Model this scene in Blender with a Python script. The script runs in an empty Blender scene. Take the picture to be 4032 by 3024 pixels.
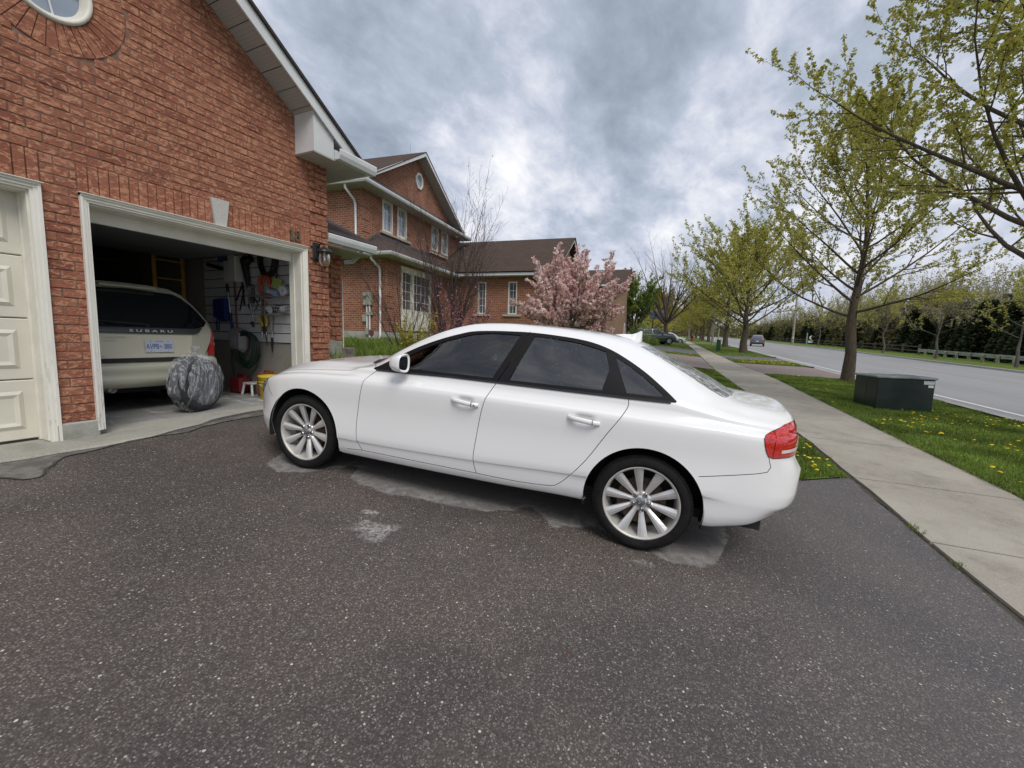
import bpy, bmesh, math, random
from mathutils import Vector, Matrix, geometry, noise
import numpy as np
R = math.radians
C = bpy.context.scene.collection
scn = bpy.context.scene
# ------------------------------------------------------------------ camera
CAM = Vector((0.0, 0.0, 1.386))
CR = Vector((0.42733387, -0.90360875, 0.02961405)); CU = Vector((0.08578999, 0.0731359, 0.99362529)); CD = Vector((0.90001436, 0.42206915, -0.10877403))
FPX = 1650.0
cd_ = bpy.data.cameras.new('camera'); cam = bpy.data.objects.new('camera', cd_); C.objects.link(cam)
m_ = Matrix((( CR.x, CU.x, -CD.x, CAM.x), (CR.y, CU.y, -CD.y, CAM.y), (CR.z, CU.z, -CD.z, CAM.z), (0, 0, 0, 1)))
cam.matrix_world = m_
cd_.sensor_fit = 'HORIZONTAL'; cd_.sensor_width = 36.0; cd_.lens = FPX/4032*36.0
cd_.clip_start = 0.05; cd_.clip_end = 3000
scn.camera = cam
# ------------------------------------------------------------------ world: overcast cloud sky over a Nishita sky
SUN_DIR = Vector((-0.50, -0.62, 0.95)).normalized()      # towards the sun
w = bpy.data.worlds.new('World'); scn.world = w; w.use_nodes = True
nt = w.node_tree; nt.nodes.clear()
def wn(t, **k):
    n = nt.nodes.new(t)
    for a, b in k.items(): setattr(n, a, b)
    return n
def wl(a, b): nt.links.new(a, b)
def wmath(op, a, b=None, clamp=False):
    n = wn('ShaderNodeMath', operation=op, use_clamp=clamp)
    for i, v in enumerate((a, b)):
        if v is None: continue
        if isinstance(v, (int, float)): n.inputs[i].default_value = v
        else: wl(v, n.inputs[i])
    return n.outputs[0]
def wmix(f, a, b):
    n = wn('ShaderNodeMix', data_type='RGBA')
    for i, v in ((0, f), (6, a), (7, b)):
        if isinstance(v, (int, float)): n.inputs[i].default_value = v
        elif isinstance(v, tuple): n.inputs[i].default_value = (*v, 1)
        else: wl(v, n.inputs[i])
    return n.outputs[2]
def wramp(f, pts):
    n = wn('ShaderNodeValToRGB'); cr = n.color_ramp
    while len(cr.elements) < len(pts): cr.elements.new(0.5)
    for e, (p, c) in zip(cr.elements, pts): e.position = p; e.color = (*c, 1) if isinstance(c, tuple) else (c, c, c, 1)
    wl(f, n.inputs[0]); return n.outputs[0]
tc = wn('ShaderNodeTexCoord'); sep = wn('ShaderNodeSeparateXYZ'); wl(tc.outputs['Generated'], sep.inputs[0])
zc = wmath('ADD', wmath('MAXIMUM', sep.outputs[2], 0.0), 0.34)
cx = wmath('DIVIDE', sep.outputs[0], zc); cy = wmath('DIVIDE', sep.outputs[1], zc)
cmb = wn('ShaderNodeCombineXYZ'); wl(cx, cmb.inputs[0]); wl(cy, cmb.inputs[1])
def wnoise(scale, detail, rough, dist=0.0, off=(0, 0, 0), sx=1.0, sy=1.0, rot=0.0):
    mp = wn('ShaderNodeMapping'); wl(cmb.outputs[0], mp.inputs[0]); mp.inputs['Location'].default_value = off
    mp.inputs['Scale'].default_value = (sx, sy, 1); mp.inputs['Rotation'].default_value = (0, 0, rot)
    n = wn('ShaderNodeTexNoise'); n.inputs['Scale'].default_value = scale; n.inputs['Detail'].default_value = detail
    n.inputs['Roughness'].default_value = rough; n.inputs['Distortion'].default_value = dist
    wl(mp.outputs[0], n.inputs['Vector']); return n.outputs[0]
def pixdir(px, py): return (CD + CR*((px-2016)/FPX) - CU*((py-1512)/FPX)).normalized()
def blob(px, py, r0, r1):                                 # soft mask round a bank of cloud
    d = pixdir(px, py); n = wn('ShaderNodeVectorMath', operation='DOT_PRODUCT'); wl(tc.outputs['Generated'], n.inputs[0]); n.inputs[1].default_value = d
    mr = wn('ShaderNodeMapRange', interpolation_type='SMOOTHSTEP'); wl(n.outputs['Value'], mr.inputs[0])
    mr.inputs[1].default_value = math.cos(R(r1)); mr.inputs[2].default_value = math.cos(R(r0)); return mr.outputs[0]
n_big = wnoise(0.9, 3, 0.5, 0.2, (3.1, 1.7, 0)); n_mid = wnoise(2.2, 6, 0.55, 0.25, (0.4, 5.2, 0), 1.0, 1.3, 0.5)
n_fine = wnoise(7.5, 8, 0.62, 0.2, (7.4, 2.2, 0), 1.0, 1.35, 0.5)
cov = wmath('ADD', wmath('MULTIPLY', n_mid, 0.62), wmath('MULTIPLY', n_fine, 0.38))
cov = wmath('ADD', cov, wmath('MULTIPLY', wmath('SUBTRACT', n_big, 0.5), 0.22))
cov = wmath('SUBTRACT', cov, wmath('MULTIPLY', blob(2900, -250, 6, 30), 0.16))
cov = wmath('SUBTRACT', cov, wmath('MULTIPLY', blob(1380, 250, 4, 20), 0.085))
cov = wmath('ADD', cov, wmath('MULTIPLY', blob(2250, 640, 3, 24), 0.055))
cov = wmath('ADD', cov, wmath('MULTIPLY', blob(3600, 520, 4, 26), 0.10))
base = wramp(cov, [(0.24, (0.24, 0.285, 0.345)), (0.36, (0.335, 0.385, 0.46)), (0.45, (0.43, 0.48, 0.57)), (0.52, (0.57, 0.60, 0.69)), (0.59, (0.72, 0.735, 0.79)), (0.70, (0.95, 0.945, 0.95))])
hz_ = wn('ShaderNodeMapRange', interpolation_type='SMOOTHSTEP'); wl(sep.outputs[2], hz_.inputs[0]); hz_.inputs[1].default_value = 0.0; hz_.inputs[2].default_value = 0.27; hz_.inputs[3].default_value = 0.85; hz_.inputs[4].default_value = 0.0
base = wmix(hz_.outputs[0], base, (0.455, 0.485, 0.60))
sky = wn('ShaderNodeTexSky', sky_type='NISHITA'); sky.sun_disc = False
sky.sun_elevation = math.asin(SUN_DIR.z); sky.sun_rotation = math.atan2(SUN_DIR.x, SUN_DIR.y)
skyc = wn('ShaderNodeVectorMath', operation='SCALE'); wl(sky.outputs[0], skyc.inputs[0]); skyc.inputs['Scale'].default_value = 0.10
cl = wn('ShaderNodeVectorMath', operation='SCALE'); wl(base, cl.inputs[0]); cl.inputs['Scale'].default_value = 0.81
add = wn('ShaderNodeVectorMath', operation='ADD'); wl(skyc.outputs[0], add.inputs[0])
mx = wmix(0.93, skyc.outputs[0], cl.outputs[0])
bg = wn('ShaderNodeBackground'); wl(mx, bg.inputs[0]); bg.inputs[1].default_value = 1.0
wo = wn('ShaderNodeOutputWorld'); wl(bg.outputs[0], wo.inputs[0])
# ------------------------------------------------------------------ sun behind the overcast
sd = bpy.data.lights.new('sun', 'SUN'); sun = bpy.data.objects.new('sun', sd); C.objects.link(sun)
sd.energy = 1.5; sd.angle = R(28); sd.color = (1.0, 0.965, 0.92)
sun.rotation_euler = SUN_DIR.to_track_quat('Z', 'Y').to_euler(); sun.location = (0, 0, 30)
scn.view_settings.view_transform = 'Standard'; scn.view_settings.look = 'None'
scn.view_settings.exposure = 0.53; scn.view_settings.gamma = 1.0; scn.view_settings.use_curve_mapping = False
scn.render.engine = 'CYCLES'
# ------------------------------------------------------------------ helpers
rnd = random.Random(7)
def props(o, label=None, cat=None, group=None, kind=None):
    if label: o['label'] = label
    if cat: o['category'] = cat
    if group: o['group'] = group
    if kind: o['kind'] = kind
    return o
def thing(name, label, cat, loc=(0, 0, 0), rz=0.0, group=None):
    o = bpy.data.objects.new(name, None); C.objects.link(o); o.location = loc; o.rotation_euler = (0, 0, rz)
    o.empty_display_size = 0.1
    return props(o, label, cat, group)
class MB:
    """collects polygons, then links them as ONE mesh object"""
    def __init__(s): s.v = []; s.f = []; s.mi = []; s.sm = []
    def add(s, vs, fs, mi=0, smooth=False):
        b = len(s.v); s.v.extend([tuple(p) for p in vs])
        for f in fs: s.f.append([b+i for i in f]); s.mi.append(mi); s.sm.append(smooth)
        return s
    def box(s, lo, hi, mi=0, M=None):
        x0, y0, z0 = lo; x1, y1, z1 = hi
        vs = [Vector(p) for p in ((x0,y0,z0),(x1,y0,z0),(x1,y1,z0),(x0,y1,z0),(x0,y0,z1),(x1,y0,z1),(x1,y1,z1),(x0,y1,z1))]
        if M is not None: vs = [M @ p for p in vs]
        return s.add(vs, [(0,3,2,1),(4,5,6,7),(0,1,5,4),(1,2,6,5),(2,3,7,6),(3,0,4,7)], mi)
    def cbox(s, c, sz, mi=0, M=None):
        c = Vector(c); h = Vector(sz)/2; return s.box(c-h, c+h, mi, M)
    def bbox(s, lo, hi, b=0.01, mi=0, M=None):            # box with chamfered edges
        x0, y0, z0 = lo; x1, y1, z1 = hi; b = min(b, (x1-x0)/2.01, (y1-y0)/2.01, (z1-z0)/2.01)
        vs = []; idx = {}
        for ix, X in enumerate((x0, x1)):
            for iy, Y in enumerate((y0, y1)):
                for iz, Z in enumerate((z0, z1)):
                    sx = b if ix == 0 else -b; sy = b if iy == 0 else -b; sz = b if iz == 0 else -b
                    for a, p in enumerate(((X, Y+sy, Z+sz), (X+sx, Y, Z+sz), (X+sx, Y+sy, Z))):
                        idx[(ix, iy, iz, a)] = len(vs); vs.append(Vector(p))
        g = lambda ix, iy, iz, a: idx[(ix, iy, iz, a)]
        fs = []
        for ix in (0, 1):
            q = [g(ix,0,0,0), g(ix,1,0,0), g(ix,1,1,0), g(ix,0,1,0)]; fs.append(q if ix else q[::-1])
        for iy in (0, 1):
            q = [g(0,iy,0,1), g(0,iy,1,1), g(1,iy,1,1), g(1,iy,0,1)]; fs.append(q if iy else q[::-1])
        for iz in (0, 1):
            q = [g(0,0,iz,2), g(1,0,iz,2), g(1,1,iz,2), g(0,1,iz,2)]; fs.append(q if iz else q[::-1])
        for ix in (0, 1):
            for iy in (0, 1):
                q = [g(ix,iy,0,0), g(ix,iy,0,1), g(ix,iy,1,1), g(ix,iy,1,0)]; fs.append(q if (ix != iy) else q[::-1])
        for ix in (0, 1):
            for iz in (0, 1):
                q = [g(ix,0,iz,0), g(ix,1,iz,0), g(ix,1,iz,2), g(ix,0,iz,2)]; fs.append(q if (ix != iz) else q[::-1])
        for iy in (0, 1):
            for iz in (0, 1):
                q = [g(0,iy,iz,1), g(0,iy,iz,2), g(1,iy,iz,2), g(1,iy,iz,1)]; fs.append(q if (iy != iz) else q[::-1])
        for ix in (0, 1):
            for iy in (0, 1):
                for iz in (0, 1):
                    q = [g(ix,iy,iz,0), g(ix,iy,iz,1), g(ix,iy,iz,2)]; fs.append(q if ((ix+iy+iz) % 2 == 1) else q[::-1])
        if M is not None: vs = [M @ p for p in vs]
        return s.add(vs, fs, mi)
    def quad(s, a, b, c, d, mi=0): return s.add([a, b, c, d], [(0, 1, 2, 3)], mi)
    def poly(s, pts, mi=0): return s.add(pts, [tuple(range(len(pts)))], mi)
    def prism(s, pts, ext, mi=0):                          # planar polygon pushed along ext
        n = len(pts); ext = Vector(ext); P = [Vector(p) for p in pts]
        return s.add(P + [p+ext for p in P], [tuple(range(n))[::-1], tuple(range(n, 2*n))] + [(i, (i+1) % n, n+(i+1) % n, n+i) for i in range(n)], mi)
    def tube(s, pts, rad, n=8, mi=0, cap=True, smooth=True):
        P = [Vector(p) for p in pts]; m = len(P)
        rs = rad if isinstance(rad, (list, tuple)) else [rad]*m
        vs = []; prev = None
        for i, p in enumerate(P):
            d = (P[min(i+1, m-1)] - P[max(i-1, 0)])
            if d.length < 1e-9: d = Vector((0, 0, 1))
            d.normalize()
            if prev is None:
                a = Vector((0, 0, 1)) if abs(d.z) < 0.9 else Vector((1, 0, 0)); u = d.cross(a).normalized()
            else:
                u = prev - d*prev.dot(d)
                if u.length < 1e-6: u = d.orthogonal()
                u.normalize()
            prev = u; v = d.cross(u)
            for k in range(n):
                t = 2*math.pi*k/n; vs.append(p + (u*math.cos(t)+v*math.sin(t))*rs[i])
        fs = [(i*n+k, i*n+(k+1) % n, (i+1)*n+(k+1) % n, (i+1)*n+k) for i in range(m-1) for k in range(n)]
        s.add(vs, fs, mi, smooth)
        if cap: s.add(vs[:n], [tuple(range(n))[::-1]], mi); s.add(vs[-n:], [tuple(range(n))], mi)
        return s
    def lathe(s, prof, n=24, M=None, mi=0, smooth=True):   # profile (r, z) round z
        vs = []; m = len(prof)
        for r, z in prof:
            for k in range(n): t = 2*math.pi*k/n; vs.append(Vector((r*math.cos(t), r*math.sin(t), z)))
        if M is not None: vs = [M @ p for p in vs]
        return s.add(vs, [(i*n+k, i*n+(k+1) % n, (i+1)*n+(k+1) % n, (i+1)*n+k) for i in range(m-1) for k in range(n)], mi, smooth)
    def ell(s, c, r, n=12, m=8, mi=0, M=None, wob=0.0, seed=0):
        vs = []; rr = random.Random(seed)
        for i in range(m+1):
            ph = math.pi*i/m
            for k in range(n):
                t = 2*math.pi*k/n; q = 1+wob*(rr.random()-.5)
                vs.append(Vector((c[0]+r[0]*q*math.sin(ph)*math.cos(t), c[1]+r[1]*q*math.sin(ph)*math.sin(t), c[2]-r[2]*q*math.cos(ph))))
        if M is not None: vs = [M @ p for p in vs]
        return s.add(vs, [(i*n+k, i*n+(k+1) % n, (i+1)*n+(k+1) % n, (i+1)*n+k) for i in range(m) for k in range(n)], mi, True)
    def mesh(s, name, mats):
        me = bpy.data.meshes.new(name); me.from_pydata(s.v, [], s.f)
        mats = mats if isinstance(mats, (list, tuple)) else [mats]
        for m in mats: me.materials.append(m)
        me.polygons.foreach_set('material_index', s.mi); me.polygons.foreach_set('use_smooth', s.sm)
        me.update(); return me
    def build(s, name, mats, parent=None, loc=None, **kw):
        o = bpy.data.objects.new(name, s.mesh(name, mats)); C.objects.link(o)
        if parent is not None: o.parent = parent
        if loc is not None: o.location = loc
        return props(o, **kw)
def link_copy(src, parent, M=None, name=None):
    o = src.copy(); C.objects.link(o); o.parent = parent
    if M is not None: o.matrix_local = M
    return o
def copy_tree(o, parent=None):
    c = o.copy(); C.objects.link(c); c.parent = parent
    for ch in list(o.children): copy_tree(ch, c)
    return c
def inst(me, name, parent, loc=(0, 0, 0), rot=(0, 0, 0), scale=(1, 1, 1), **kw):
    o = bpy.data.objects.new(name, me); C.objects.link(o); o.parent = parent; o.location = loc; o.rotation_euler = rot; o.scale = scale
    return props(o, **kw)
# ------------------------------------------------------------------ materials
def mat(name): 
    m = bpy.data.materials.new(name); m.use_nodes = True; t = m.node_tree; b = t.nodes['Principled BSDF']; return m, t, b
class NB:
    """small node builder"""
    def __init__(s, name, rough=0.6, metal=0.0, spec=0.5, coat=0.0):
        s.m, s.t, s.b = mat(name); s.b.inputs['Roughness'].default_value = rough; s.b.inputs['Metallic'].default_value = metal
        s.b.inputs['Specular IOR Level'].default_value = spec; s.b.inputs['Coat Weight'].default_value = coat; s.b.inputs['Coat Roughness'].default_value = 0.03
        s.tc = s.t.nodes.new('ShaderNodeTexCoord'); s.co = s.tc.outputs['Object']
    def n(s, t, **k):
        x = s.t.nodes.new(t)
        for a, b in k.items(): setattr(x, a, b)
        return x
    def l(s, a, b): s.t.links.new(a, b)
    def world(s): g = s.n('ShaderNodeNewGeometry'); s.co = g.outputs['Position']; return s
    def put(s, sock, v):
        if isinstance(v, (int, float)): sock.default_value = v
        elif isinstance(v, tuple): sock.default_value = (*v, 1) if len(sock.default_value) == 4 and len(v) == 3 else v
        else: s.l(v, sock)
    def map(s, scale=(1, 1, 1), loc=(0, 0, 0), rot=(0, 0, 0), co=None):
        x = s.n('ShaderNodeMapping'); s.l(co or s.co, x.inputs[0]); x.inputs['Scale'].default_value = scale; x.inputs['Location'].default_value = loc; x.inputs['Rotation'].default_value = rot
        return x.outputs[0]
    def noise(s, scale, detail=4, rough=0.55, dist=0.0, co=None):
        x = s.n('ShaderNodeTexNoise'); s.l(co or s.co, x.inputs['Vector']); x.inputs['Scale'].default_value = scale; x.inputs['Detail'].default_value = detail
        x.inputs['Roughness'].default_value = rough; x.inputs['Distortion'].default_value = dist; return x.outputs[0]
    def vor(s, scale, feat='F1', co=None, out='Distance', rnd_=1.0):
        x = s.n('ShaderNodeTexVoronoi', feature=feat); s.l(co or s.co, x.inputs['Vector']); x.inputs['Scale'].default_value = scale; x.inputs['Randomness'].default_value = rnd_
        return x.outputs[out]
    def ramp(s, f, pts):
        x = s.n('ShaderNodeValToRGB'); cr = x.color_ramp
        while len(cr.elements) < len(pts): cr.elements.new(0.5)
        for e, (p, c) in zip(cr.elements, pts): e.position = p; e.color = (*c, 1) if isinstance(c, tuple) else (c, c, c, 1)
        s.l(f, x.inputs[0]); return x.outputs[0]
    def mix(s, f, a, b, mode='MIX'):
        x = s.n('ShaderNodeMix', data_type='RGBA', blend_type=mode); s.put(x.inputs[0], f); s.put(x.inputs[6], a); s.put(x.inputs[7], b); return x.outputs[2]
    def math(s, op, a, b=0.0, clamp=False):
        x = s.n('ShaderNodeMath', operation=op, use_clamp=clamp); s.put(x.inputs[0], a); s.put(x.inputs[1], b); return x.outputs[0]
    def smooth(s, f, a, b, lo=0.0, hi=1.0):
        x = s.n('ShaderNodeMapRange', interpolation_type='SMOOTHSTEP'); s.l(f, x.inputs[0])
        for i, v in enumerate((a, b, lo, hi)): x.inputs[i+1].default_value = v
        return x.outputs[0]
    def sep(s, co=None): x = s.n('ShaderNodeSeparateXYZ'); s.l(co or s.co, x.inputs[0]); return x.outputs
    def color(s, v): s.put(s.b.inputs['Base Color'], v); return s
    def rough(s, v): s.put(s.b.inputs['Roughness'], v); return s
    def bump(s, h, strength=0.3, dist=0.01):
        x = s.n('ShaderNodeBump'); x.inputs['Strength'].default_value = strength; x.inputs['Distance'].default_value = dist; s.l(h, x.inputs['Height']); s.l(x.outputs[0], s.b.inputs['Normal']); return s
def plain(name, col, rough=0.6, metal=0.0, spec=0.5, coat=0.0, var=0.06, sc=9.0, bump=0.0, bsc=80.0):
    b = NB(name, rough, metal, spec, coat)
    n = b.noise(sc, 5, 0.6); dk = tuple(c*(1-var*2.2) for c in col); lt = tuple(min(1, c*(1+var)) for c in col)
    b.color(b.ramp(n, [(0.3, dk), (0.7, lt)]))
    if bump: b.bump(b.noise(bsc, 3), bump, 0.004)
    return b.m
# ------------------------------------------------------------------ where the ground lies
AZ = R(4.0); GS = 0.0235; Z0 = -0.220; KT = -0.02; EDGE = 2.0
def st(x, y): return x*math.cos(AZ)+y*math.sin(AZ), x*math.sin(AZ)-y*math.cos(AZ)
def xy(s, t): return s*math.cos(AZ)+t*math.sin(AZ), s*math.sin(AZ)-t*math.cos(AZ)
def street_z(s, t): return Z0 + GS*s + KT*t
def drive_z(x, y): return -0.0005 - 0.00796*x + 0.07008*y
def sstep(a, b, v):
    u = min(1, max(0, (v-a)/(b-a))); return u*u*(3-2*u)
def yard_z(s, t): return street_z(s, EDGE) + 0.085*(EDGE-t)
def drive_h(x, y):
    s, t = st(x, y)
    if t >= EDGE: return street_z(s, t)
    ex, ey = xy(s, EDGE); d = EDGE-t; wgt = 1-sstep(0, 2.2, d)
    return drive_z(x, y) + (street_z(s, EDGE)-drive_z(ex, ey))*wgt
def pw(tbl, s):
    if s <= tbl[0][0]: return tbl[0][1]
    for (a, u), (b, v) in zip(tbl, tbl[1:]):
        if s <= b: return u+(v-u)*(s-a)/(b-a)
    return tbl[-1][1]
SW_L = [(-60, 2.0), (7, 2.03), (14, 1.92), (20, 1.70), (50, 1.62), (100, 0.8), (300, -4)]
SW_R = [(-60, 3.48), (8, 3.50), (18, 3.60), (27, 3.18), (36, 3.02), (80, 2.35), (300, -2.4)]
ROAD_N = [(-60, 6.75), (20, 6.85), (60, 7.0), (300, 7.2)]; ROAD_F = [(-60, 17.5), (33, 19.3), (75, 21.2), (300, 21.5)]
def ground_h(x, y):
    s, t = st(x, y)
    if t >= EDGE:
        if t > 22: return street_z(s, 22) - 0.03*(t-22)
        return street_z(s, t)
    if x < 5.3 and s < 8: return drive_h(x, y)
    return yard_z(s, t)
def hitp(px, py, n, d):                                    # point where the photo's pixel meets the plane n.P = d
    v = CD + CR*((px-2016)/FPX) - CU*((py-1512)/FPX); n = Vector(n); return CAM + v*((d - n.dot(CAM))/n.dot(v))
def on_street(px, py, off=0.0):
    n = Vector((-GS*math.cos(AZ)-KT*math.sin(AZ), -GS*math.sin(AZ)+KT*math.cos(AZ), 1.0)); return hitp(px, py, n, Z0+off)
def drape(mb, poly, hf, off=0.004, res=0.5, mi=0):
    """triangulated sheet following the ground inside a 2-D outline"""
    P = [Vector((p[0], p[1])) for p in poly]
    xs = [p.x for p in P]; ys = [p.y for p in P]; pts = list(P); n = len(P); edges = [(i, (i+1) % n) for i in range(n)]
    out = []; 
    for i in range(n):
        a, b = P[i], P[(i+1) % n]; L = (b-a).length; k = max(1, int(L/res)); out += [a.lerp(b, j/k) for j in range(k)]
    pts = out; n = len(out); edges = [(i, (i+1) % n) for i in range(n)]
    x = min(xs)+res*.5
    def inside(q):
        c = False
        for i in range(len(P)):
            a, b = P[i], P[i-1]
            if (a.y > q[1]) != (b.y > q[1]) and q[0] < (b.x-a.x)*(q[1]-a.y)/(b.y-a.y)+a.x: c = not c
        return c
    while x < max(xs):
        y = min(ys)+res*.5
        while y < max(ys):
            if inside((x, y)): pts.append(Vector((x+0.0007*rnd.random(), y)))
            y += res
        x += res
    r = geometry.delaunay_2d_cdt(pts, edges, [list(range(n))], 1, 1e-5)
    mb.add([(p.x, p.y, hf(p.x, p.y)+off) for p in r[0]], [tuple(f) for f in r[2]], mi, True)
    return mb
# ------------------------------------------------------------------ ground materials
def m_asphalt():
    b = NB('driveway_asphalt', 0.62, spec=0.35).world()
    co = b.co
    fine = b.noise(230, 4, 0.8); big = b.noise(0.9, 4, 0.6)
    def stones(sc, off):
        v = b.n('ShaderNodeTexVoronoi', feature='F1'); b.l(b.map((1, 1, 1), off), v.inputs['Vector']); v.inputs['Scale'].default_value = sc; return v.outputs['Distance'], b.sep(v.outputs['Color'])
    d1, c1 = stones(135, (0, 0, 0)); d2, c2 = stones(74, (3, 1, 0)); d3, c3 = stones(105, (7, 5, 0))
    base = b.ramp(c1[0], [(0.0, (0.052, 0.041, 0.036)), (0.42, (0.096, 0.078, 0.069)), (0.70, (0.148, 0.123, 0.108)), (0.88, (0.215, 0.184, 0.160)), (1.0, (0.32, 0.285, 0.24))])
    base = b.mix(b.smooth(d1, 0.30, 0.62, 0, 0.75), base, (0.062, 0.049, 0.043))
    chipm = b.math('MULTIPLY', b.math('GREATER_THAN', c3[0], 0.76), b.math('LESS_THAN', d3, b.math('MULTIPLY', c3[1], 0.52)))
    chip2 = b.math('MULTIPLY', b.math('GREATER_THAN', c2[0], 0.905), b.math('LESS_THAN', d2, b.math('MULTIPLY', c2[1], 0.42)))
    base = b.mix(b.smooth(fine, 0.35, 0.65, 0, 0.35), base, (0.135, 0.112, 0.100))
    base = b.mix(b.smooth(big, 0.40, 0.62, 0, 0.75), base, b.mix(1.0, base, (0.70, 0.72, 0.76), 'MULTIPLY'))
    sp = b.sep(co)
    # towards the pavement the surface is older and greyer
    g = b.smooth(b.math('ADD', sp[1], b.math('MULTIPLY', b.noise(1.3, 4), 1.6)), 1.6, -0.9)
    base = b.mix(b.math('MULTIPLY', g, 0.55), base, b.mix(0.5, base, (0.135, 0.14, 0.155)))
    chipc = b.ramp(c3[2], [(0.0, (0.15, 0.135, 0.12)), (0.6, (0.27, 0.25, 0.22)), (0.93, (0.48, 0.45, 0.37)), (1.0, (0.72, 0.68, 0.55))])
    chipc2 = b.ramp(c2[2], [(0.0, (0.24, 0.22, 0.19)), (0.6, (0.44, 0.41, 0.33)), (1.0, (0.74, 0.70, 0.58))])
    base = b.mix(b.math('MULTIPLY', chipm, 0.62), base, chipc); base = b.mix(b.math('MULTIPLY', chip2, 0.8), base, chipc2)
    # dry ground round the parked car: wet asphalt elsewhere is darker and browner
    cy_, sy_ = math.cos(R(96.67)), math.sin(R(96.67)); ctr = (3.4917, 1.8589)
    mp = b.n('ShaderNodeMapping'); mp.vector_type = 'TEXTURE'; b.l(co, mp.inputs[0]); mp.inputs['Location'].default_value = (ctr[0], ctr[1], 0); mp.inputs['Rotation'].default_value = (0, 0, R(96.67))
    lp = b.sep(mp.outputs[0])
    nz = b.math('MULTIPLY', b.math('SUBTRACT', b.noise(4.5, 3, 0.5, 0.4), 0.5), 0.16); nz2 = b.math('MULTIPLY', b.math('SUBTRACT', b.noise(22, 5, 0.7), 0.5), 0.07)
    lim = b.ramp(b.math('DIVIDE', b.math('ADD', lp[0], 2.1), 4.2), [((x_+2.1)/4.2, v_) for x_, v_ in ((-2.05, .30), (-1.90, .78), (-1.64, .88), (-1.3, .70), (-1.09, .63), (-.84, .76), (-.6, .54), (-.32, .80), (.27, .86), (.59, .89), (.92, .80), (1.03, .52), (1.16, .60), (1.28, .88), (1.5, .99), (1.72, .90), (1.95, .35))])
    dx = b.math('SUBTRACT', b.math('ABSOLUTE', b.math('ADD', lp[0], 0.0)), 2.05); dy = b.math('SUBTRACT', b.math('ABSOLUTE', lp[1]), b.math('ADD', lim, 0.07))
    dd = b.math('ADD', b.math('MAXIMUM', dx, dy), b.math('ADD', nz, nz2))
    dry = b.smooth(dd, 0.015, -0.02); rim = b.math('MULTIPLY', dry, b.smooth(dd, -0.30, -0.02))
    base = b.mix(b.math('MULTIPLY', dry, 0.72), base, b.mix(0.66, base, (0.27, 0.26, 0.25)))
    base = b.mix(b.math('MULTIPLY', rim, b.smooth(b.noise(14, 5), 0.42, 0.62, 0, 0.42)), base, (0.40, 0.385, 0.365))
    # salt bloom blots
    sm = None
    for (bx, by, br) in ((1.97, 1.90, 0.17), (2.16, 2.10, 0.07), (2.62, 0.30, 0.12)):
        d = b.n('ShaderNodeVectorMath', operation='DISTANCE'); b.l(co, d.inputs[0]); d.inputs[1].default_value = (bx, by, 0.12)
        f = b.smooth(b.math('ADD', d.outputs['Value'], b.math('MULTIPLY', b.math('SUBTRACT', b.noise(7, 4), 0.5), 0.35)), br, br*0.3)
        sm = f if sm is None else b.math('MAXIMUM', sm, f)
    base = b.mix(b.math('MULTIPLY', sm, b.smooth(b.noise(45, 5, 0.75), 0.40, 0.60, 0.1, 0.8)), base, (0.46, 0.43, 0.41))
    b.color(base)
    b.rough(b.math('ADD', 0.56, b.math('MULTIPLY', fine, 0.25)))
    h = b.math('ADD', b.math('MULTIPLY', d1, -0.8), b.math('MULTIPLY', fine, 0.7))
    b.bump(h, 0.6, 0.004); return b.m
def m_concrete(name, c0, c1, sc=180, stain=0.25, world=True, green=False):
    b = NB(name, 0.85, spec=0.3)
    if world: b.world()
    f = b.noise(sc, 5, 0.8); m = b.noise(3.0, 6, 0.7); l_ = b.noise(0.55, 3, 0.5)
    base = b.ramp(f, [(0.3, c0), (0.7, c1)])
    base = b.mix(b.smooth(m, 0.45, 0.75, 0, stain), base, tuple(c*0.55 for c in c0))
    base = b.mix(b.smooth(l_, 0.4, 0.65, 0, 0.3), base, tuple(min(1, c*1.12) for c in c1))
    if green: base = b.mix(b.smooth(b.noise(5, 4), 0.5, 0.7, 0, 0.5), base, (0.20, 0.20, 0.10))
    b.color(base); b.bump(b.math('ADD', f, b.math('MULTIPLY', b.noise(25, 4), 0.6)), 0.4, 0.004); return b.m
def m_road():
    b = NB('road_asphalt', 0.8, spec=0.3).world()
    mp = b.map((1, 1, 1), rot=(0, 0, -AZ)); streak = b.noise(1.0, 5, 0.6, co=b.map((0.06, 0.9, 1), rot=(0, 0, -AZ)))
    f = b.noise(60, 5, 0.7); base = b.ramp(f, [(0.3, (0.25, 0.245, 0.245)), (0.7, (0.355, 0.35, 0.35))])
    base = b.mix(b.smooth(streak, 0.35, 0.7, 0, 0.45), base, (0.22, 0.215, 0.215))
    cr = b.vor(0.22, 'DISTANCE_TO_EDGE', co=b.map((1.4, 0.35, 1), rot=(0, 0, -AZ)))
    base = b.mix(b.smooth(cr, 0.006, 0.0, 0, 0.55), base, (0.10, 0.10, 0.10)); b.color(base); b.bump(f, 0.3, 0.006); return b.m
def m_grass():
    b = NB('grass_ground', 0.95, spec=0.1).world()
    n = b.noise(1.6, 6, 0.7); f = b.noise(90, 4, 0.8)
    base = b.ramp(f, [(0.3, (0.06, 0.085, 0.018)), (0.55, (0.14, 0.20, 0.038)), (0.75, (0.24, 0.30, 0.08))])
    base = b.mix(b.smooth(n, 0.52, 0.75, 0, 0.45), base, (0.10, 0.095, 0.045)); b.color(base); b.bump(f, 0.8, 0.03); return b.m
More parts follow.
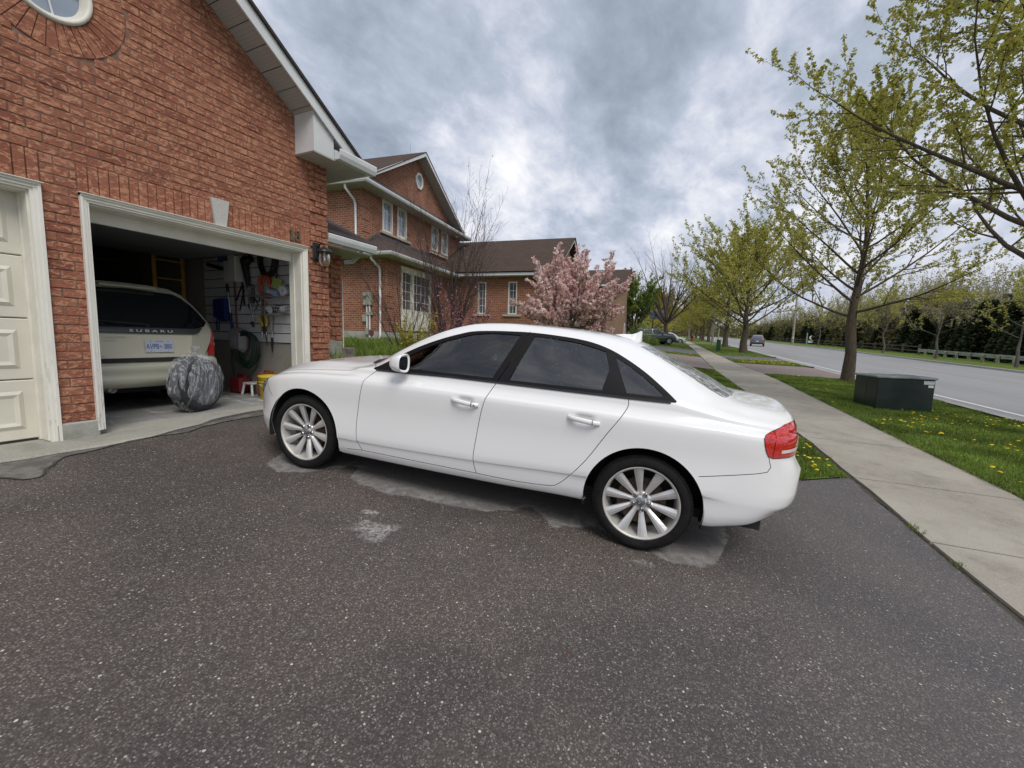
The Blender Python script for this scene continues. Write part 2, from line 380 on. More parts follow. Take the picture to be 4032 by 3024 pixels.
def m_paver():
    b = NB('paver_drive', 0.85, spec=0.3).world()
    br = b.n('ShaderNodeTexBrick'); b.l(b.map((1, 1, 1), rot=(0, 0, -AZ)), br.inputs[0]); br.inputs['Scale'].default_value = 4.5; br.inputs['Mortar Size'].default_value = 0.03
    b.put(br.inputs['Color1'], (0.30, 0.225, 0.20)); b.put(br.inputs['Color2'], (0.25, 0.195, 0.18)); b.put(br.inputs['Mortar'], (0.15, 0.13, 0.115))
    b.color(b.mix(b.smooth(b.noise(8), 0.4, 0.7, 0, 0.4), br.outputs[0], (0.33, 0.28, 0.25))); return b.m
M_ASPH = m_asphalt(); M_WALK = m_concrete('sidewalk_concrete', (0.185, 0.160, 0.125), (0.475, 0.435, 0.365), 120, 0.45)
M_CURB = m_concrete('curb_concrete', (0.30, 0.29, 0.27), (0.42, 0.41, 0.385), 90)
M_SLAB = m_concrete('garage_slab', (0.24, 0.23, 0.205), (0.35, 0.34, 0.30), 110, 0.4)
M_FOUND = m_concrete('foundation_concrete', (0.30, 0.295, 0.26), (0.42, 0.41, 0.37), 60, 0.5, green=True)
M_ROAD = m_road(); M_GRASS = m_grass(); M_PAVER = m_paver()
M_PAINT_W = plain('road_paint_white', (0.72, 0.72, 0.70), 0.7, var=0.1, sc=30); M_PAINT_Y = plain('road_paint_yellow', (0.62, 0.50, 0.33), 0.7, var=0.15, sc=30)
M_TAR = plain('tar_line', (0.028, 0.027, 0.027), 0.5, var=0.1); M_JOINT = plain('pavement_joint', (0.045, 0.042, 0.036), 0.9)
M_FARASPH = plain('far_asphalt', (0.125, 0.128, 0.138), 0.8, var=0.15, sc=1.5)
# ------------------------------------------------------------------ ground sheets
def strip(mb, a, b_, s0, s1, ds, off=0.0, nt=2, hf=None, mi=0, jit=0.0):
    """band along the street between two t(s) tables"""
    s = s0; prev = None; rows = []
    while s <= s1+1e-6:
        ta = pw(a, s) if not callable(a) else a(s); tb = pw(b_, s) if not callable(b_) else b_(s)
        row = []
        for k in range(nt+1):
            t = ta+(tb-ta)*k/nt; x, y = xy(s, t)
            if jit and k in (0, nt): t += jit*(noise.noise(Vector((s*2.3, k*7.1, 0)))); x, y = xy(s, t)
            z = (hf(s, t) if hf else street_z(s, t))+off; row.append((x, y, z))
        rows.append(row); s += ds if s < 60 else ds*4
    vs = [p for r in rows for p in r]; n = nt+1
    mb.add(vs, [(i*n+k, (i+1)*n+k, (i+1)*n+k+1, i*n+k+1) for i in range(len(rows)-1) for k in range(nt)], mi, True)
# far ground sheet, a little below everything that lies on it
mb = MB()
def far_row(vals): return vals
ys_s = [-60, -40, -25, -15, -10, -6, -3, 0, 3, 6, 8, 10, 12, 14, 16, 18, 20, 23, 26, 30, 35, 40, 46, 55, 65, 80, 95, 115, 140, 170, 200, 260, 400, 900]
ts_ = [-400, -120, -60, -40, -25, -18, -12, -8, -5, -3, -1, 0.5, 2.0, 4, 7, 12, 17, 22, 30, 45, 80, 200, 500]
def base_h(s, t):
    sc = s if s < 170 else 170+(s-170)*0.1
    if t >= EDGE:
        z = street_z(sc, min(t, 22)) - (0.03*(t-22) if t > 22 else 0)
    else: z = street_z(sc, EDGE)+0.085*min(EDGE-t, 14)
    return z
vs = []
for s in ys_s:
    for t in ts_:
        x, y = xy(s, t); z = base_h(s, t)-0.05
        if s < 8 and t < 4: z -= 0.75
        vs.append((x, y, z))
nT = len(ts_)
mb.add(vs, [(i*nT+k, (i+1)*nT+k, (i+1)*nT+k+1, i*nT+k+1) for i in range(len(ys_s)-1) for k in range(nT-1)], 0, True)
mb.build('ground', M_GRASS, kind='structure')
# road with its lines
mb = MB(); strip(mb, ROAD_N, ROAD_F, -60, 240, 2, 0.0, 6); mb.build('road', M_ROAD, kind='structure')
mb = MB(); strip(mb, lambda s: 7.52, lambda s: 7.66, -60, 240, 2, 0.008, 1); mb.build('road_edge_line', M_PAINT_W, kind='structure')
mb = MB(); strip(mb, lambda s: 13.95, lambda s: 14.07, -60, 240, 2, 0.008, 1); mb.build('road_centre_line', M_PAINT_Y, kind='structure')
# kerbs: near one is low and broken by the drives
mb = MB(); strip(mb, lambda s: pw(ROAD_F, s), lambda s: pw(ROAD_F, s)+0.35, -60, 240, 2, 0.13, 1)
strip(mb, lambda s: pw(ROAD_F, s)-0.02, lambda s: pw(ROAD_F, s)+0.002, -60, 240, 2, 0.0, 1, hf=lambda s, t: street_z(s, t)+(0.13 if t > pw(ROAD_F, s)-0.01 else 0.0)); mb.build('far_kerb', M_CURB, kind='structure')
mb = MB()
for (a, b_) in ((-60, -7), (9.0, 20.6), (26.6, 31.0), (36.0, 62), (66, 98), (104, 240)):
    strip(mb, lambda s: pw(ROAD_N, s)-0.16, lambda s: pw(ROAD_N, s)+0.02, a, b_, 0.5 if b_ < 40 else 2, 0.075, 1)
    strip(mb, lambda s: pw(ROAD_N, s)+0.02, lambda s: pw(ROAD_N, s)+0.09, a, b_, 0.5 if b_ < 40 else 2, 0.0, 1, hf=lambda s, t: street_z(s, t)+(0.075 if t < pw(ROAD_N, s)+0.05 else 0.0))
mb.build('near_kerb', M_CURB, kind='structure')
mb = MB(); strip(mb, lambda s: pw(ROAD_N, s)+0.09, lambda s: pw(ROAD_N, s)+0.34, -60, 200, 1, 0.006, 1); mb.build('gutter_strip', M_CURB, kind='structure')
# far verge
mb = MB(); strip(mb, lambda s: pw(ROAD_F, s)+0.35, lambda s: pw(ROAD_F, s)+9, -60, 240, 3, 0.12, 6, hf=lambda s, t: street_z(s, min(t, 22))-(0.02*(t-22) if t > 22 else 0)); mb.build('far_verge', M_GRASS, kind='structure')
# pavement slabs with recessed joints, each slab a piece
walk = thing('sidewalk', None, None); walk['kind'] = 'structure'
joints = [-14.6, -13.1, -11.6, -10.1, -8.6, -7.1, -5.6, -4.1, -2.6, -1.1, 0.45, 2.3, 4.22, 5.84, 7.9, 9.85, 11.5, 13.1, 14.8, 16.4, 18.1, 19.8, 21.5, 23.3, 25.2, 27.1, 29.0, 31.2, 33.4, 36.0, 39.0, 42.0, 46.0, 50, 56, 64, 76, 92, 110, 140, 200]
for s0, s1 in zip(joints, joints[1:]):
    mb = MB(); gap = 0.012 if s0 < 20 else 0.03; nS = max(2, int((s1-s0)/0.4)); rows = []
    for i in range(nS+1):
        s = s0+gap+(s1-s0-2*gap)*i/nS; ta, tb = pw(SW_L, s), pw(SW_R, s); row = []
        wob = [noise.noise(Vector((s*3.1, 1.3, 0)))*0.035, noise.noise(Vector((s*2.7, 9.3, 0)))*0.05]
        for k in range(5):
            t = ta+(tb-ta)*k/4 + (wob[0] if k == 0 else wob[1] if k == 4 else 0); x, y = xy(s, t); row.append((x, y, street_z(s, t)+0.022))
        rows.append(row)
    vs = [p for r in rows for p in r]
    top = [(i*5+k, (i+1)*5+k, (i+1)*5+k+1, i*5+k+1) for i in range(nS) for k in range(4)]
    mb.add(vs, top, 0, False)
    ring = [i*5 for i in range(nS+1)] + [nS*5+k for k in range(1, 5)] + [i*5+4 for i in range(nS-1, -1, -1)] + [k for k in range(3, 0, -1)]
    rv = [vs[i] for i in ring]; lo = [(p[0], p[1], p[2]-0.06) for p in rv]; nr = len(ring)
    mb.add(rv+lo, [(i, (i+1) % nr, nr+(i+1) % nr, nr+i) for i in range(nr)], 0, False)
    mb.build('slab', M_WALK, walk)
mb = MB(); strip(mb, lambda s: pw(SW_L, s)-0.06, lambda s: pw(SW_R, s)+0.07, -14, 140, 0.5, 0.0, 1, jit=0.10); mb.build('soil_edge', plain('soil', (0.075, 0.062, 0.042), 0.95, var=0.3, sc=25), walk)
# our driveway
right_edge = [(5.98, -1.55), (5.47, -1.02), (5.12, 0.4), (4.92, 2.4), (4.82, 5.22)]
drv = [(x, 4.86+0.45*sstep(1.7, 3.5, x)) for x in (4.80, 4.2, 3.8, 3.4, 3.0, 2.6, 2.2, 1.8, 1.0, 0, -3, -9)] + [xy(s, 1.98+0.03*noise.noise(Vector((s*1.9, 3, 0)))) for s in [-9, -7, -5, -3, -1, 0, 1, 2, 2.5, 3, 3.5, 4, 4.5, 5, 5.4]] + [xy(5.78, 2.0)] + right_edge
mb = MB(); drape(mb, drv, drive_h, 0.004, 0.35); mb.build('driveway', M_ASPH, kind='structure')
# darker patched asphalt by the garage, with the tar line along its edge
def on_drive(px, py): return hitp(px, py, (0.00793581, -0.06990474, 0.99752211), -1.3830393872340607+1.386*0.99752211)
E8 = lambda *l: [on_drive(x/2.011, 1600+y/2.011) for x, y in l]
line = E8((-900, 800), (-300, 600), (0, 570), (90, 580), (180, 588), (270, 580), (330, 565), (370, 530), (400, 480), (430, 448), (500, 410), (600, 385), (700, 365), (850, 330), (1000, 290), (1120, 262), (1250, 240), (1380, 228), (1500, 205), (1600, 170), (1720, 140), (1850, 112), (2085, 75), (2300, 45))
up = [Vector((x, 4.76+0.45*sstep(1.7, 3.5, x), 0)) for x in (4.3, 3.8, 3.4, 3.0, 2.6, 2.2, 1.9, 1.0, 0, -2, -6)]
patch = [(p.x, p.y) for p in line[1:]] + [(p.x, p.y) for p in up]
mb = MB(); drape(mb, patch, drive_h, 0.008, 0.2)
b = NB('patched_asphalt', 0.7, spec=0.3).world(); f = b.noise(220, 4, 0.7)
bb = b.ramp(f, [(0.3, (0.050, 0.048, 0.045)), (0.7, (0.170, 0.160, 0.148))]); bb = b.mix(b.smooth(b.noise(7, 6, 0.7), 0.42, 0.62, 0, 0.65), bb, (0.235, 0.225, 0.195)); b.color(bb); b.bump(f, 0.5, 0.004)
mb.build('asphalt_patch', b.m, kind='structure')
mb = MB(); pts = [Vector((p.x, p.y, drive_h(p.x, p.y)+0.010)) for p in line]
dense = []
for a, c in zip(pts, pts[1:]):
    for j in range(6): q = a.lerp(c, j/6); q += Vector((noise.noise(q*9)*0.02, noise.noise(q*11+Vector((5, 0, 0)))*0.02, 0)); dense.append(q)
for i in range(len(dense)-1):
    a, c = dense[i], dense[i+1]; d = (c-a).normalized(); nrm = Vector((-d.y, d.x, 0))*(0.006+0.008*abs(noise.noise(a*3)))
    d2 = (dense[min(i+2, len(dense)-1)]-c); 
    mb.quad(a-nrm, c-nrm, c+nrm, a+nrm)
mb.build('tar_crack', M_TAR, kind='structure')
# concrete lip of the garage slab
mb = MB(); n = 70; top = []; 
for i in range(n+1):
    x = -6+ (4.45+6)*i/n; y = 4.78+0.45*sstep(1.7, 3.5, x) + 0.05*noise.noise(Vector((x*5, 0, 0))) + 0.03*noise.noise(Vector((x*19, 4, 0)))
    top.append((x, y))
zf = 0.352
vs = []
for x, y in top:
    zz = zf-0.01; vs += [(x, 5.60, zf), (x, y+0.05+0.03*noise.noise(Vector((x*9, 2, 0))), zz), (x, y-0.02, drive_h(x, y)-0.02)]
mb.add(vs, [(i*3+k, (i+1)*3+k, (i+1)*3+k+1, i*3+k+1)[::-1] for i in range(n) for k in range(2)], 0, False)
mb.build('garage_apron', m_concrete('apron_concrete', (0.25, 0.235, 0.20), (0.43, 0.415, 0.36), 55, 0.55), kind='structure')
# verges, lawns and the neighbours' drives
mb = MB()
def tband(ta, tb, s0, s1, off=0.012, ds=0.8, nt=3): strip(mb, ta, tb, s0, s1, ds, off, nt, hf=lambda s, t: (street_z(s, t) if t >= EDGE else yard_z(s, t)))
L_ = lambda s: pw(SW_L, s)-0.05; R_ = lambda s: pw(SW_R, s)+0.05; K_ = lambda s: pw(ROAD_N, s)-0.16
for (a, b_) in ((-30, -7), (-7, 20.3), (26.9, 31.2), (36.0, 62), (66, 98), (104, 200)): tband(R_, K_, a, b_, 0.03)
mb.build('verge_grass', M_GRASS, kind='structure')
mb = MB()
for (a, b_) in ((8.0, 20.6), (30.2, 33.6), (42.5, 61), (66, 98), (104, 200)): tband(lambda s: -14, L_, a, b_, 0.02, 0.8, 8)
mb.build('lawn', M_GRASS, kind='structure')
mb = MB(); cor = [xy(5.82, 1.97)] + [(p[0], p[1]) for p in right_edge] + [(5.3, 5.3), xy(8.05, -6), xy(8.05, 1.96)]
drape(mb, cor, lambda x, y: max(drive_h(x, y)+0.015, (yard_z(*st(x, y)) if x > 6.2 else drive_h(x, y)+0.015+(yard_z(*st(x, y))-drive_h(x, y))*sstep(4.9, 6.2, x)*sstep(-1.0, 1.5, y))), 0.0, 0.3); mb.build('side_lawn', M_GRASS, kind='structure')
mb = MB(); strip(mb, lambda s: -14, L_, 20.6, 30.2, 0.8, 0.014, 8, hf=lambda s, t: (street_z(s, t) if t >= EDGE else yard_z(s, t))); strip(mb, R_, lambda s: pw(ROAD_N, s)+0.05, 20.3, 26.9, 0.6, 0.014, 4)
mb.build('paver_driveway', M_PAVER, kind='structure')
mb = MB(); strip(mb, lambda s: -14, L_, 33.6, 42.5, 0.8, 0.014, 8, hf=lambda s, t: (street_z(s, t) if t >= EDGE else yard_z(s, t))); strip(mb, R_, lambda s: pw(ROAD_N, s)+0.05, 31.2, 36.0, 0.6, 0.014, 4)
for (a, b_) in ((61, 66), (98, 104)): strip(mb, lambda s: -14, L_, a, b_, 1, 0.014, 8, hf=lambda s, t: (street_z(s, t) if t >= EDGE else yard_z(s, t))); strip(mb, R_, lambda s: pw(ROAD_N, s)+0.05, a, b_, 1, 0.014, 4)
mb.build('neighbour_driveway', M_FARASPH, kind='structure')
# ------------------------------------------------------------------ building materials
def m_brick(name, island=False, cols=None):
    b = NB(name, 0.85, spec=0.25).world()
    if island: g = b.n('ShaderNodeNewGeometry'); r = g.outputs['Random Per Island']
    else: o = b.n('ShaderNodeObjectInfo'); r = o.outputs['Random']
    cols = cols or [(0.0, (0.200, 0.070, 0.046)), (0.08, (0.255, 0.094, 0.056)), (0.3, (0.290, 0.112, 0.069)), (0.7, (0.312, 0.124, 0.075)), (1.0, (0.335, 0.140, 0.084))]
    base = b.ramp(r, cols)
    n = b.noise(17, 4, 0.6, 1.1, co=b.map((1, 1, 1.7))); n2 = b.noise(6, 4, 0.6)
    base = b.mix(b.smooth(n, 0.515, 0.575, 0, 0.80), base, (0.50, 0.255, 0.155))
    base = b.mix(b.smooth(n, 0.44, 0.36, 0, 0.45), base, (0.165, 0.064, 0.042))
    base = b.mix(b.smooth(n2, 0.5, 0.75, 0, 0.25), base, (0.22, 0.085, 0.055))
    b.color(base); b.bump(b.math('ADD', b.noise(38, 5, 0.7, 0.5), b.math('MULTIPLY', n, 1.5)), 0.65, 0.008); return b.m
M_BRICK = m_brick('red_brick'); M_BRICKS = m_brick('red_brick_mass', True)
M_MORTAR = plain('mortar', (0.225, 0.130, 0.090), 0.95, var=0.15, sc=14, bump=0.5)
M_CREAM = plain('cream_paint', (0.72, 0.695, 0.60), 0.45, var=0.06, sc=4, bump=0.05)
def m_chipped():
    b = NB('chipped_trim_paint', 0.5); b.world()
    z = b.sep()[2]; n = b.noise(9, 6, 0.7, co=b.map((3, 3, 0.8))); low = b.smooth(z, 1.5, 0.45)
    f = b.math('MULTIPLY', b.smooth(n, 0.55, 0.61), low)
    base = b.mix(b.noise(3, 4), (0.70, 0.68, 0.60), (0.80, 0.78, 0.70)); b.color(b.mix(b.math('MULTIPLY', f, 0.7), base, (0.42, 0.39, 0.38))); b.bump(n, 0.3, 0.004); return b.m
M_TRIM = m_chipped()
M_WHITE = plain('white_aluminium', (0.66, 0.67, 0.67), 0.4, var=0.05, sc=3)
M_DOOR = plain('cream_door_paint', (0.66, 0.63, 0.52), 0.5, var=0.05, sc=2.5)
def m_soffit():
    b = NB('soffit', 0.5).world(); v = b.vor(95, rnd_=0.15); b.color(b.mix(b.smooth(v, 0.22, 0.28), (0.12, 0.12, 0.11), (0.40, 0.395, 0.37))); return b.m
M_SOFFIT = m_soffit(); M_SOFFITP = plain('plain_soffit', (0.42, 0.41, 0.385), 0.5)
def m_shingle(name, c0, c1, c2, rot=0.0):
    b = NB(name, 0.95, spec=0.1)
    br = b.n('ShaderNodeTexBrick'); b.l(b.map((1, 1, 1)), br.inputs[0]); br.inputs['Scale'].default_value = 1.0; br.inputs['Mortar Size'].default_value = 0.012
    br.inputs['Brick Width'].default_value = 0.30; br.inputs['Row Height'].default_value = 0.145; br.inputs['Mortar Smooth'].default_value = 0.4
    b.put(br.inputs['Color1'], c0); b.put(br.inputs['Color2'], c1); b.put(br.inputs['Mortar'], c2)
    n = b.noise(60, 4, 0.7); l_ = b.noise(1.2, 4)
    base = b.mix(b.smooth(n, 0.3, 0.7, 0.0, 0.5), br.outputs[0], c2); base = b.mix(b.smooth(l_, 0.4, 0.7, 0, 0.3), base, c1)
    b.color(base); b.bump(b.math('ADD', br.outputs[1], b.math('MULTIPLY', n, -0.3)), -0.7, 0.02); return b.m
M_SHIN = m_shingle('brown_shingle', (0.115, 0.080, 0.062), (0.085, 0.060, 0.048), (0.040, 0.030, 0.026))
M_SHINP = m_shingle('purple_brown_shingle', (0.120, 0.090, 0.078), (0.090, 0.066, 0.060), (0.045, 0.036, 0.034))
M_FLASH = plain('dark_flashing', (0.10, 0.105, 0.11), 0.45, 0.3, var=0.2, sc=3)
M_GLASSD = None
def m_pane(name, col, rough=0.05):
    b = NB(name, rough, spec=0.8); n = b.noise(1.5, 4, co=b.map((1, 1, 1))); b.color(b.mix(n, tuple(c*0.5 for c in col), tuple(c*1.4 for c in col))); b.b.inputs['Coat Weight'].default_value = 0.6; return b.m
M_PANE = m_pane('window_glass', (0.10, 0.115, 0.14)); M_PANEL_L = m_pane('pale_window_glass', (0.25, 0.30, 0.38))
M_DARK = plain('dark_interior', (0.02, 0.018, 0.016), 0.9)
def m_blinds():
    b = NB('window_with_blinds', 0.15, spec=0.7).world(); z = b.sep()[2]
    wv = b.math('FRACT', b.math('MULTIPLY', z, 19.0)); b.color(b.mix(b.smooth(wv, 0.35, 0.6), (0.028, 0.026, 0.028), (0.13, 0.12, 0.125))); return b.m
M_BLIND = m_blinds()
# ------------------------------------------------------------------ our garage front
YF = 5.25; ZFL = 0.352; XL = -1.15; XR = 4.60; XC = 1.72
house = thing('brick_house', 'red brick house with open double garage and round gable window, nearest on the left', 'house')
def rake_z(x): return 4.95-0.66*(x-3.05) if x > XC else 4.95-0.66*(2*XC-x-3.05)
CH = 0.0806; BL = 0.176; MO = 0.011
bricks = []          # (x0,x1,z0,z1,y)  on planes facing -y
def subtract(iv, a, b_):
    out = []
    for u, v in iv:
        if b_ <= u or a >= v: out.append((u, v)); continue
        if a > u: out.append((u, a))
        if b_ < v: out.append((b_, v))
    return out
holes = [(-0.79, 1.63, -1, 2.57), (1.88, 4.262, -1, 2.57), (-0.84, 1.64, 2.57, 2.812), (1.872, 4.30, 2.57, 2.812)]
WC = (1.785, 4.235); RW = 0.290; RR = 0.520
def in_frame(x, y, z):
    v = Vector((x, y, z))-CAM; zz = v.dot(CD)
    if zz < 0.1: return False
    px = 2016+FPX*v.dot(CR)/zz; py = 1512-FPX*v.dot(CU)/zz
    return (-120 < px < 4150) and (-120 < py < 3150)
zc0 = 0.505; k = 0
while True:
    z0 = zc0+k*CH; z1 = z0+CH-MO; zm = (z0+z1)/2
    if z0 > 5.9: break
    right = XR; left = XL
    if rake_z(XR) < zm: 
        right = 3.05+(4.95-z1)/0.66+0.05; left = 2*XC-right
    if right <= left: break
    iv = [(left, right)]
    for (a, b_, c, d) in holes:
        if c < zm < d: iv = subtract(iv, a-0.0, b_+0.0)
    dz = zm-WC[1]
    if abs(dz) < RR: hw = math.sqrt(RR*RR-dz*dz)+0.008; iv = subtract(iv, WC[0]-hw, WC[0]+hw)
    off = (0.5*(BL+MO) if k % 2 else 0.0)
    for (u, v) in iv:
        x = math.floor((u-off)/(BL+MO))*(BL+MO)+off
        if abs(u-1.63) < 0.02 and abs(v-1.88) < 0.02: x = u+0.005-(0 if k % 2 else (BL+MO)*0.53)
        while x < v:
            a, c = max(x, u+0.004), min(x+BL, v-0.004)
            if c-a > 0.03: bricks.append([a, c, z0, z1, 0.0])
            elif c-a > 0 and bricks and abs(bricks[-1][1]-(a-MO)) < 1e-3 and bricks[-1][2] == z0: bricks[-1][1] = c
            x += BL+MO
    k += 1
# quoins on the right corner: five courses stand proud, one is flush
for q in bricks:
    kk = int(round((q[2]-zc0)/CH))
    if q[0] > 4.30 and kk % 6 != 1: q[4] = -0.022
    elif q[0] > 4.26-0.01 and kk % 6 in (3, 4): q[4] = -0.012
    q[4] += rnd.uniform(-0.0035, 0.0025)
# soldier courses over the doors
for (a, b_) in ((-0.84, 1.64), (1.875, 4.30)):
    n = int((b_-a)/0.0735)
    for i in range(n):
        x0 = a+(b_-a)*i/n; x1 = a+(b_-a)*(i+1)/n-0.009
        if 2.975 < (x0+x1)/2 < 3.195 and b_ > 3: continue
        bricks.append([x0, x1, 2.58, 2.834, -0.006+rnd.uniform(-0.003, 0.003)])
ubrick = MB().bbox((-0.5, 0, -0.5), (0.5, 1, 0.5), 0.035).mesh('brick', M_BRICK)
vis = []; hid = []
for q in bricks:
    xm, zm = (q[0]+q[1])/2, (q[2]+q[3])/2
    if in_frame(xm, YF, zm):
        v = Vector((xm, YF, zm))-CAM; area = (q[1]-q[0])*(q[3]-q[2])*abs(v.normalized().y)/(v.dot(CD)**2); vis.append((area, q))
    else: hid.append(q)
vis.sort(key=lambda a: -a[0])
for a, q in vis[:272]:
    o = inst(ubrick, 'brick', house, ((q[0]+q[1])/2, YF+q[4], (q[2]+q[3])/2), (0, rnd.uniform(-.004, .004), 0), (q[1]-q[0], 0.06, q[3]-q[2]))
mb = MB()
for q in [b_[1] for b_ in vis[272:]]+hid: mb.bbox((q[0], YF+q[4], q[2]), (q[1], YF+0.06, q[3]), 0.0035)
# ring of bricks on edge round the gable window
nr = 38
for i in range(nr):
    t = 2*math.pi*i/nr; M = Matrix.Translation((WC[0], YF, WC[1])) @ Matrix.Rotation(t, 4, 'Y')
    w0 = 2*math.pi*RW/nr-0.006; w1 = 2*math.pi*RR/nr-0.008; yy = -0.004+rnd.uniform(-.002, .002)
    P = [Vector((-w0/2, yy, RW+0.004)), Vector((w0/2, yy, RW+0.004)), Vector((w1/2, yy, RR-0.004)), Vector((-w1/2, yy, RR-0.004))]
    mb.prism([M @ p for p in P], (0, 0.06, 0))
# header bricks seen on the reveal beside the lamp pilaster
mb.build('brick_mass', M_BRICKS, house, kind='stuff')
# mortar wall behind the bricks: one solid with the openings cut out
def wall_with_holes(mb, outer, holes_, y0, y1, mi=0):
    P = [Vector(p) for p in outer]; pts = list(P); edges = [(i, (i+1) % len(P)) for i in range(len(P))]; faces = [list(range(len(P)))]
    for h in holes_:
        b0 = len(pts); pts += [Vector(p) for p in h]; edges += [(b0+i, b0+(i+1) % len(h)) for i in range(len(h))]
    def inside(q, poly):
        c = False
        for i in range(len(poly)):
            a, b2 = poly[i], poly[i-1]
            if (a[1] > q[1]) != (b2[1] > q[1]) and q[0] < (b2[0]-a[0])*(q[1]-a[1])/(b2[1]-a[1])+a[0]: c = not c
        return c
    r = geometry.delaunay_2d_cdt(pts, edges, [], 0, 1e-6); V = r[0]
    F = []
    for f in r[2]:
        cc = (sum(V[i].x for i in f)/len(f), sum(V[i].y for i in f)/len(f))
        if inside(cc, outer) and not any(inside(cc, h) for h in holes_): F.append(tuple(f))
    mb.add([(p.x, y0, p.y) for p in V], [f[::-1] if False else f for f in F], mi); mb.add([(p.x, y1, p.y) for p in V], F, mi)
    for h in [outer]+list(holes_):
        n = len(h); mb.add([(p[0], y0, p[1]) for p in h]+[(p[0], y1, p[1]) for p in h], [(i, (i+1) % n, n+(i+1) % n, n+i) for i in range(n)], mi)
circ = [(WC[0]+(RW-0.01)*math.cos(2*math.pi*i/28), WC[1]+(RW-0.01)*math.sin(2*math.pi*i/28)) for i in range(28)]
xe = 3.05+(4.95-rake_z(XR))/0.66
outer = [(XL+0.01, 0.10), (-0.78, 0.10), (-0.78, 2.575), (1.625, 2.575), (1.625, 0.10), (1.885, 0.10), (1.885, 2.575), (4.255, 2.575), (4.255, 0.10), (XR-0.01, 0.10), (XR-0.01, rake_z(XR)), (XC, rake_z(XC+0.001)), (XL+0.01, rake_z(XR))]
mb = MB(); wall_with_holes(mb, outer, [circ], YF+0.006, YF+0.20); mb.build('mortar_wall', M_MORTAR, house)
# side walls, rear wall, inner walls
mb = MB(); mb.box((XR-0.012, YF+0.03, 0.1), (XR-0.01+0.0, 11.9, 3.9)); mb.box((XL, YF+0.2, 0.1), (XL+0.1, 11.9, 3.9)); mb.box((XL, 11.9, 0.1), (XR, 12.0, 3.9)); mb.build('side_wall', M_BRICKS, house)
for (fa, fb) in ((1.60, 1.895), (4.245, XR+0.01), (-1.2, -0.8)): mb = MB(); mb.bbox((fa, YF-0.03, 0.05), (fb, YF+0.2, 0.497), 0.012); mb.build('foundation', M_FOUND, house)
# keystone
mb = MB(); mb.prism([(3.025, YF-0.03, 2.572), (3.145, YF-0.03, 2.572), (3.185, YF-0.03, 2.872), (2.985, YF-0.03, 2.872)], (0, 0.06, 0))
mb.build('keystone', plain('keystone_stone', (0.48, 0.465, 0.43), 0.8, var=0.08, sc=60), house)
# door openings: brick mould, deep jambs, lintel board
def opening(x0, x1, zt, zb, mt):
    g = bpy.data.objects.new('door_surround', None); C.objects.link(g); g.parent = house
    wtr = 0.052
    def prof(mb, a, b_, axis):           # stepped moulding
        pass
    mb = MB()
    for (i0, i1, yy) in ((0.0, 0.018, -0.034), (0.018, 0.042, -0.022), (0.042, 0.062, -0.012)):
        mb.box((x0+i0, YF+yy, zb), (x0+i1, YF+0.19, zt-i0)); 
    mb.build('trim', M_TRIM, g)
    mb = MB()
    for (i0, i1, yy) in ((0.0, 0.020, -0.034), (0.020, 0.046, -0.022), (0.046, 0.066, -0.012)):
        mb.box((x1-i1, YF+yy, zb), (x1-i0, YF+0.19, zt-i0))
    mb.build('trim', M_TRIM, g)
    mb = MB()
    for (i0, i1, yy) in ((0.0, 0.020, -0.040), (0.020, 0.046, -0.026), (0.046, 0.066, -0.014)):
        mb.box((x0+i0*0.9, YF+yy, zt-i1), (x1-i0*0.9, YF+0.188, zt-i0+0.001))
    mb.box((x0-0.012, YF-0.055, zt), (x1+0.012, YF+0.03, zt+0.007)); mb.build('trim', M_CREAM, g)
    mb = MB(); mb.box((x0+0.062, YF+0.02, zb+0.01), (x0+0.075, YF+0.235, zt-0.066)); mb.build('jamb', M_CREAM, g)
    mb = MB(); mb.box((x1-0.079, YF+0.02, zb+0.01), (x1-0.066, YF+0.235, zt-0.066)); mb.box((x1-0.092, YF+0.15, zb+0.01), (x1-0.079, YF+0.24, zt-0.08)); mb.build('jamb', M_CREAM, g)
    mb = MB(); mb.box((x0+0.075, YF+0.02, zt-0.082), (x1-0.079, YF+0.24, zt-0.066)); mb.box((x0+0.075, YF+0.20, zt-0.20), (x1-0.079, YF+0.235, zt-0.083)); mb.build('lintel_board', M_CREAM, g)
opening(1.875, 4.235, 2.57, 0.395, None); opening(-0.79, 1.63, 2.57, 0.345, None)
# closed left door: four sections of raised panels
gd = bpy.data.objects.new('garage_door', None); C.objects.link(gd); gd.parent = house
dx0, dx1, dz0, dz1, dy = -0.72, 1.558, 0.365, 2.50, YF+0.175
nsec = 4
for i in range(nsec):
    mb = MB(); z0 = dz0+(dz1-dz0)*i/nsec; z1 = dz0+(dz1-dz0)*(i+1)/nsec
    mb.bbox((dx0, dy, z0+0.004), (dx1, dy+0.04, z1-0.004), 0.008)
    for j in range(4):
        a = dx0+0.07+(dx1-dx0-0.09)*j/4; b_ = a+(dx1-dx0-0.09)/4-0.07; c = z0+0.10; d = z1-0.10
        O = [(a, c), (b_, c), (b_, d), (a, d)]; I = [(a+0.03, c+0.03), (b_-0.03, c+0.03), (b_-0.03, d-0.03), (a+0.03, d-0.03)]; J = [(a+0.06, c+0.06), (b_-0.06, c+0.06), (b_-0.06, d-0.06), (a+0.06, d-0.06)]
        y0, y1, y2 = dy-0.0015, dy-0.018, dy-0.006
        G = lambda L, y: [(p[0], y, p[1]) for p in L]
        A, B_, D_ = G(O, y0), G(I, y1), G(J, y2)
        for e in range(4):
            f = (e+1) % 4; mb.quad(A[e], A[f], B_[f], B_[e]); mb.quad(B_[e], B_[f], D_[f], D_[e])
        mb.poly(D_)
    mb.build('door_section', M_DOOR, gd)
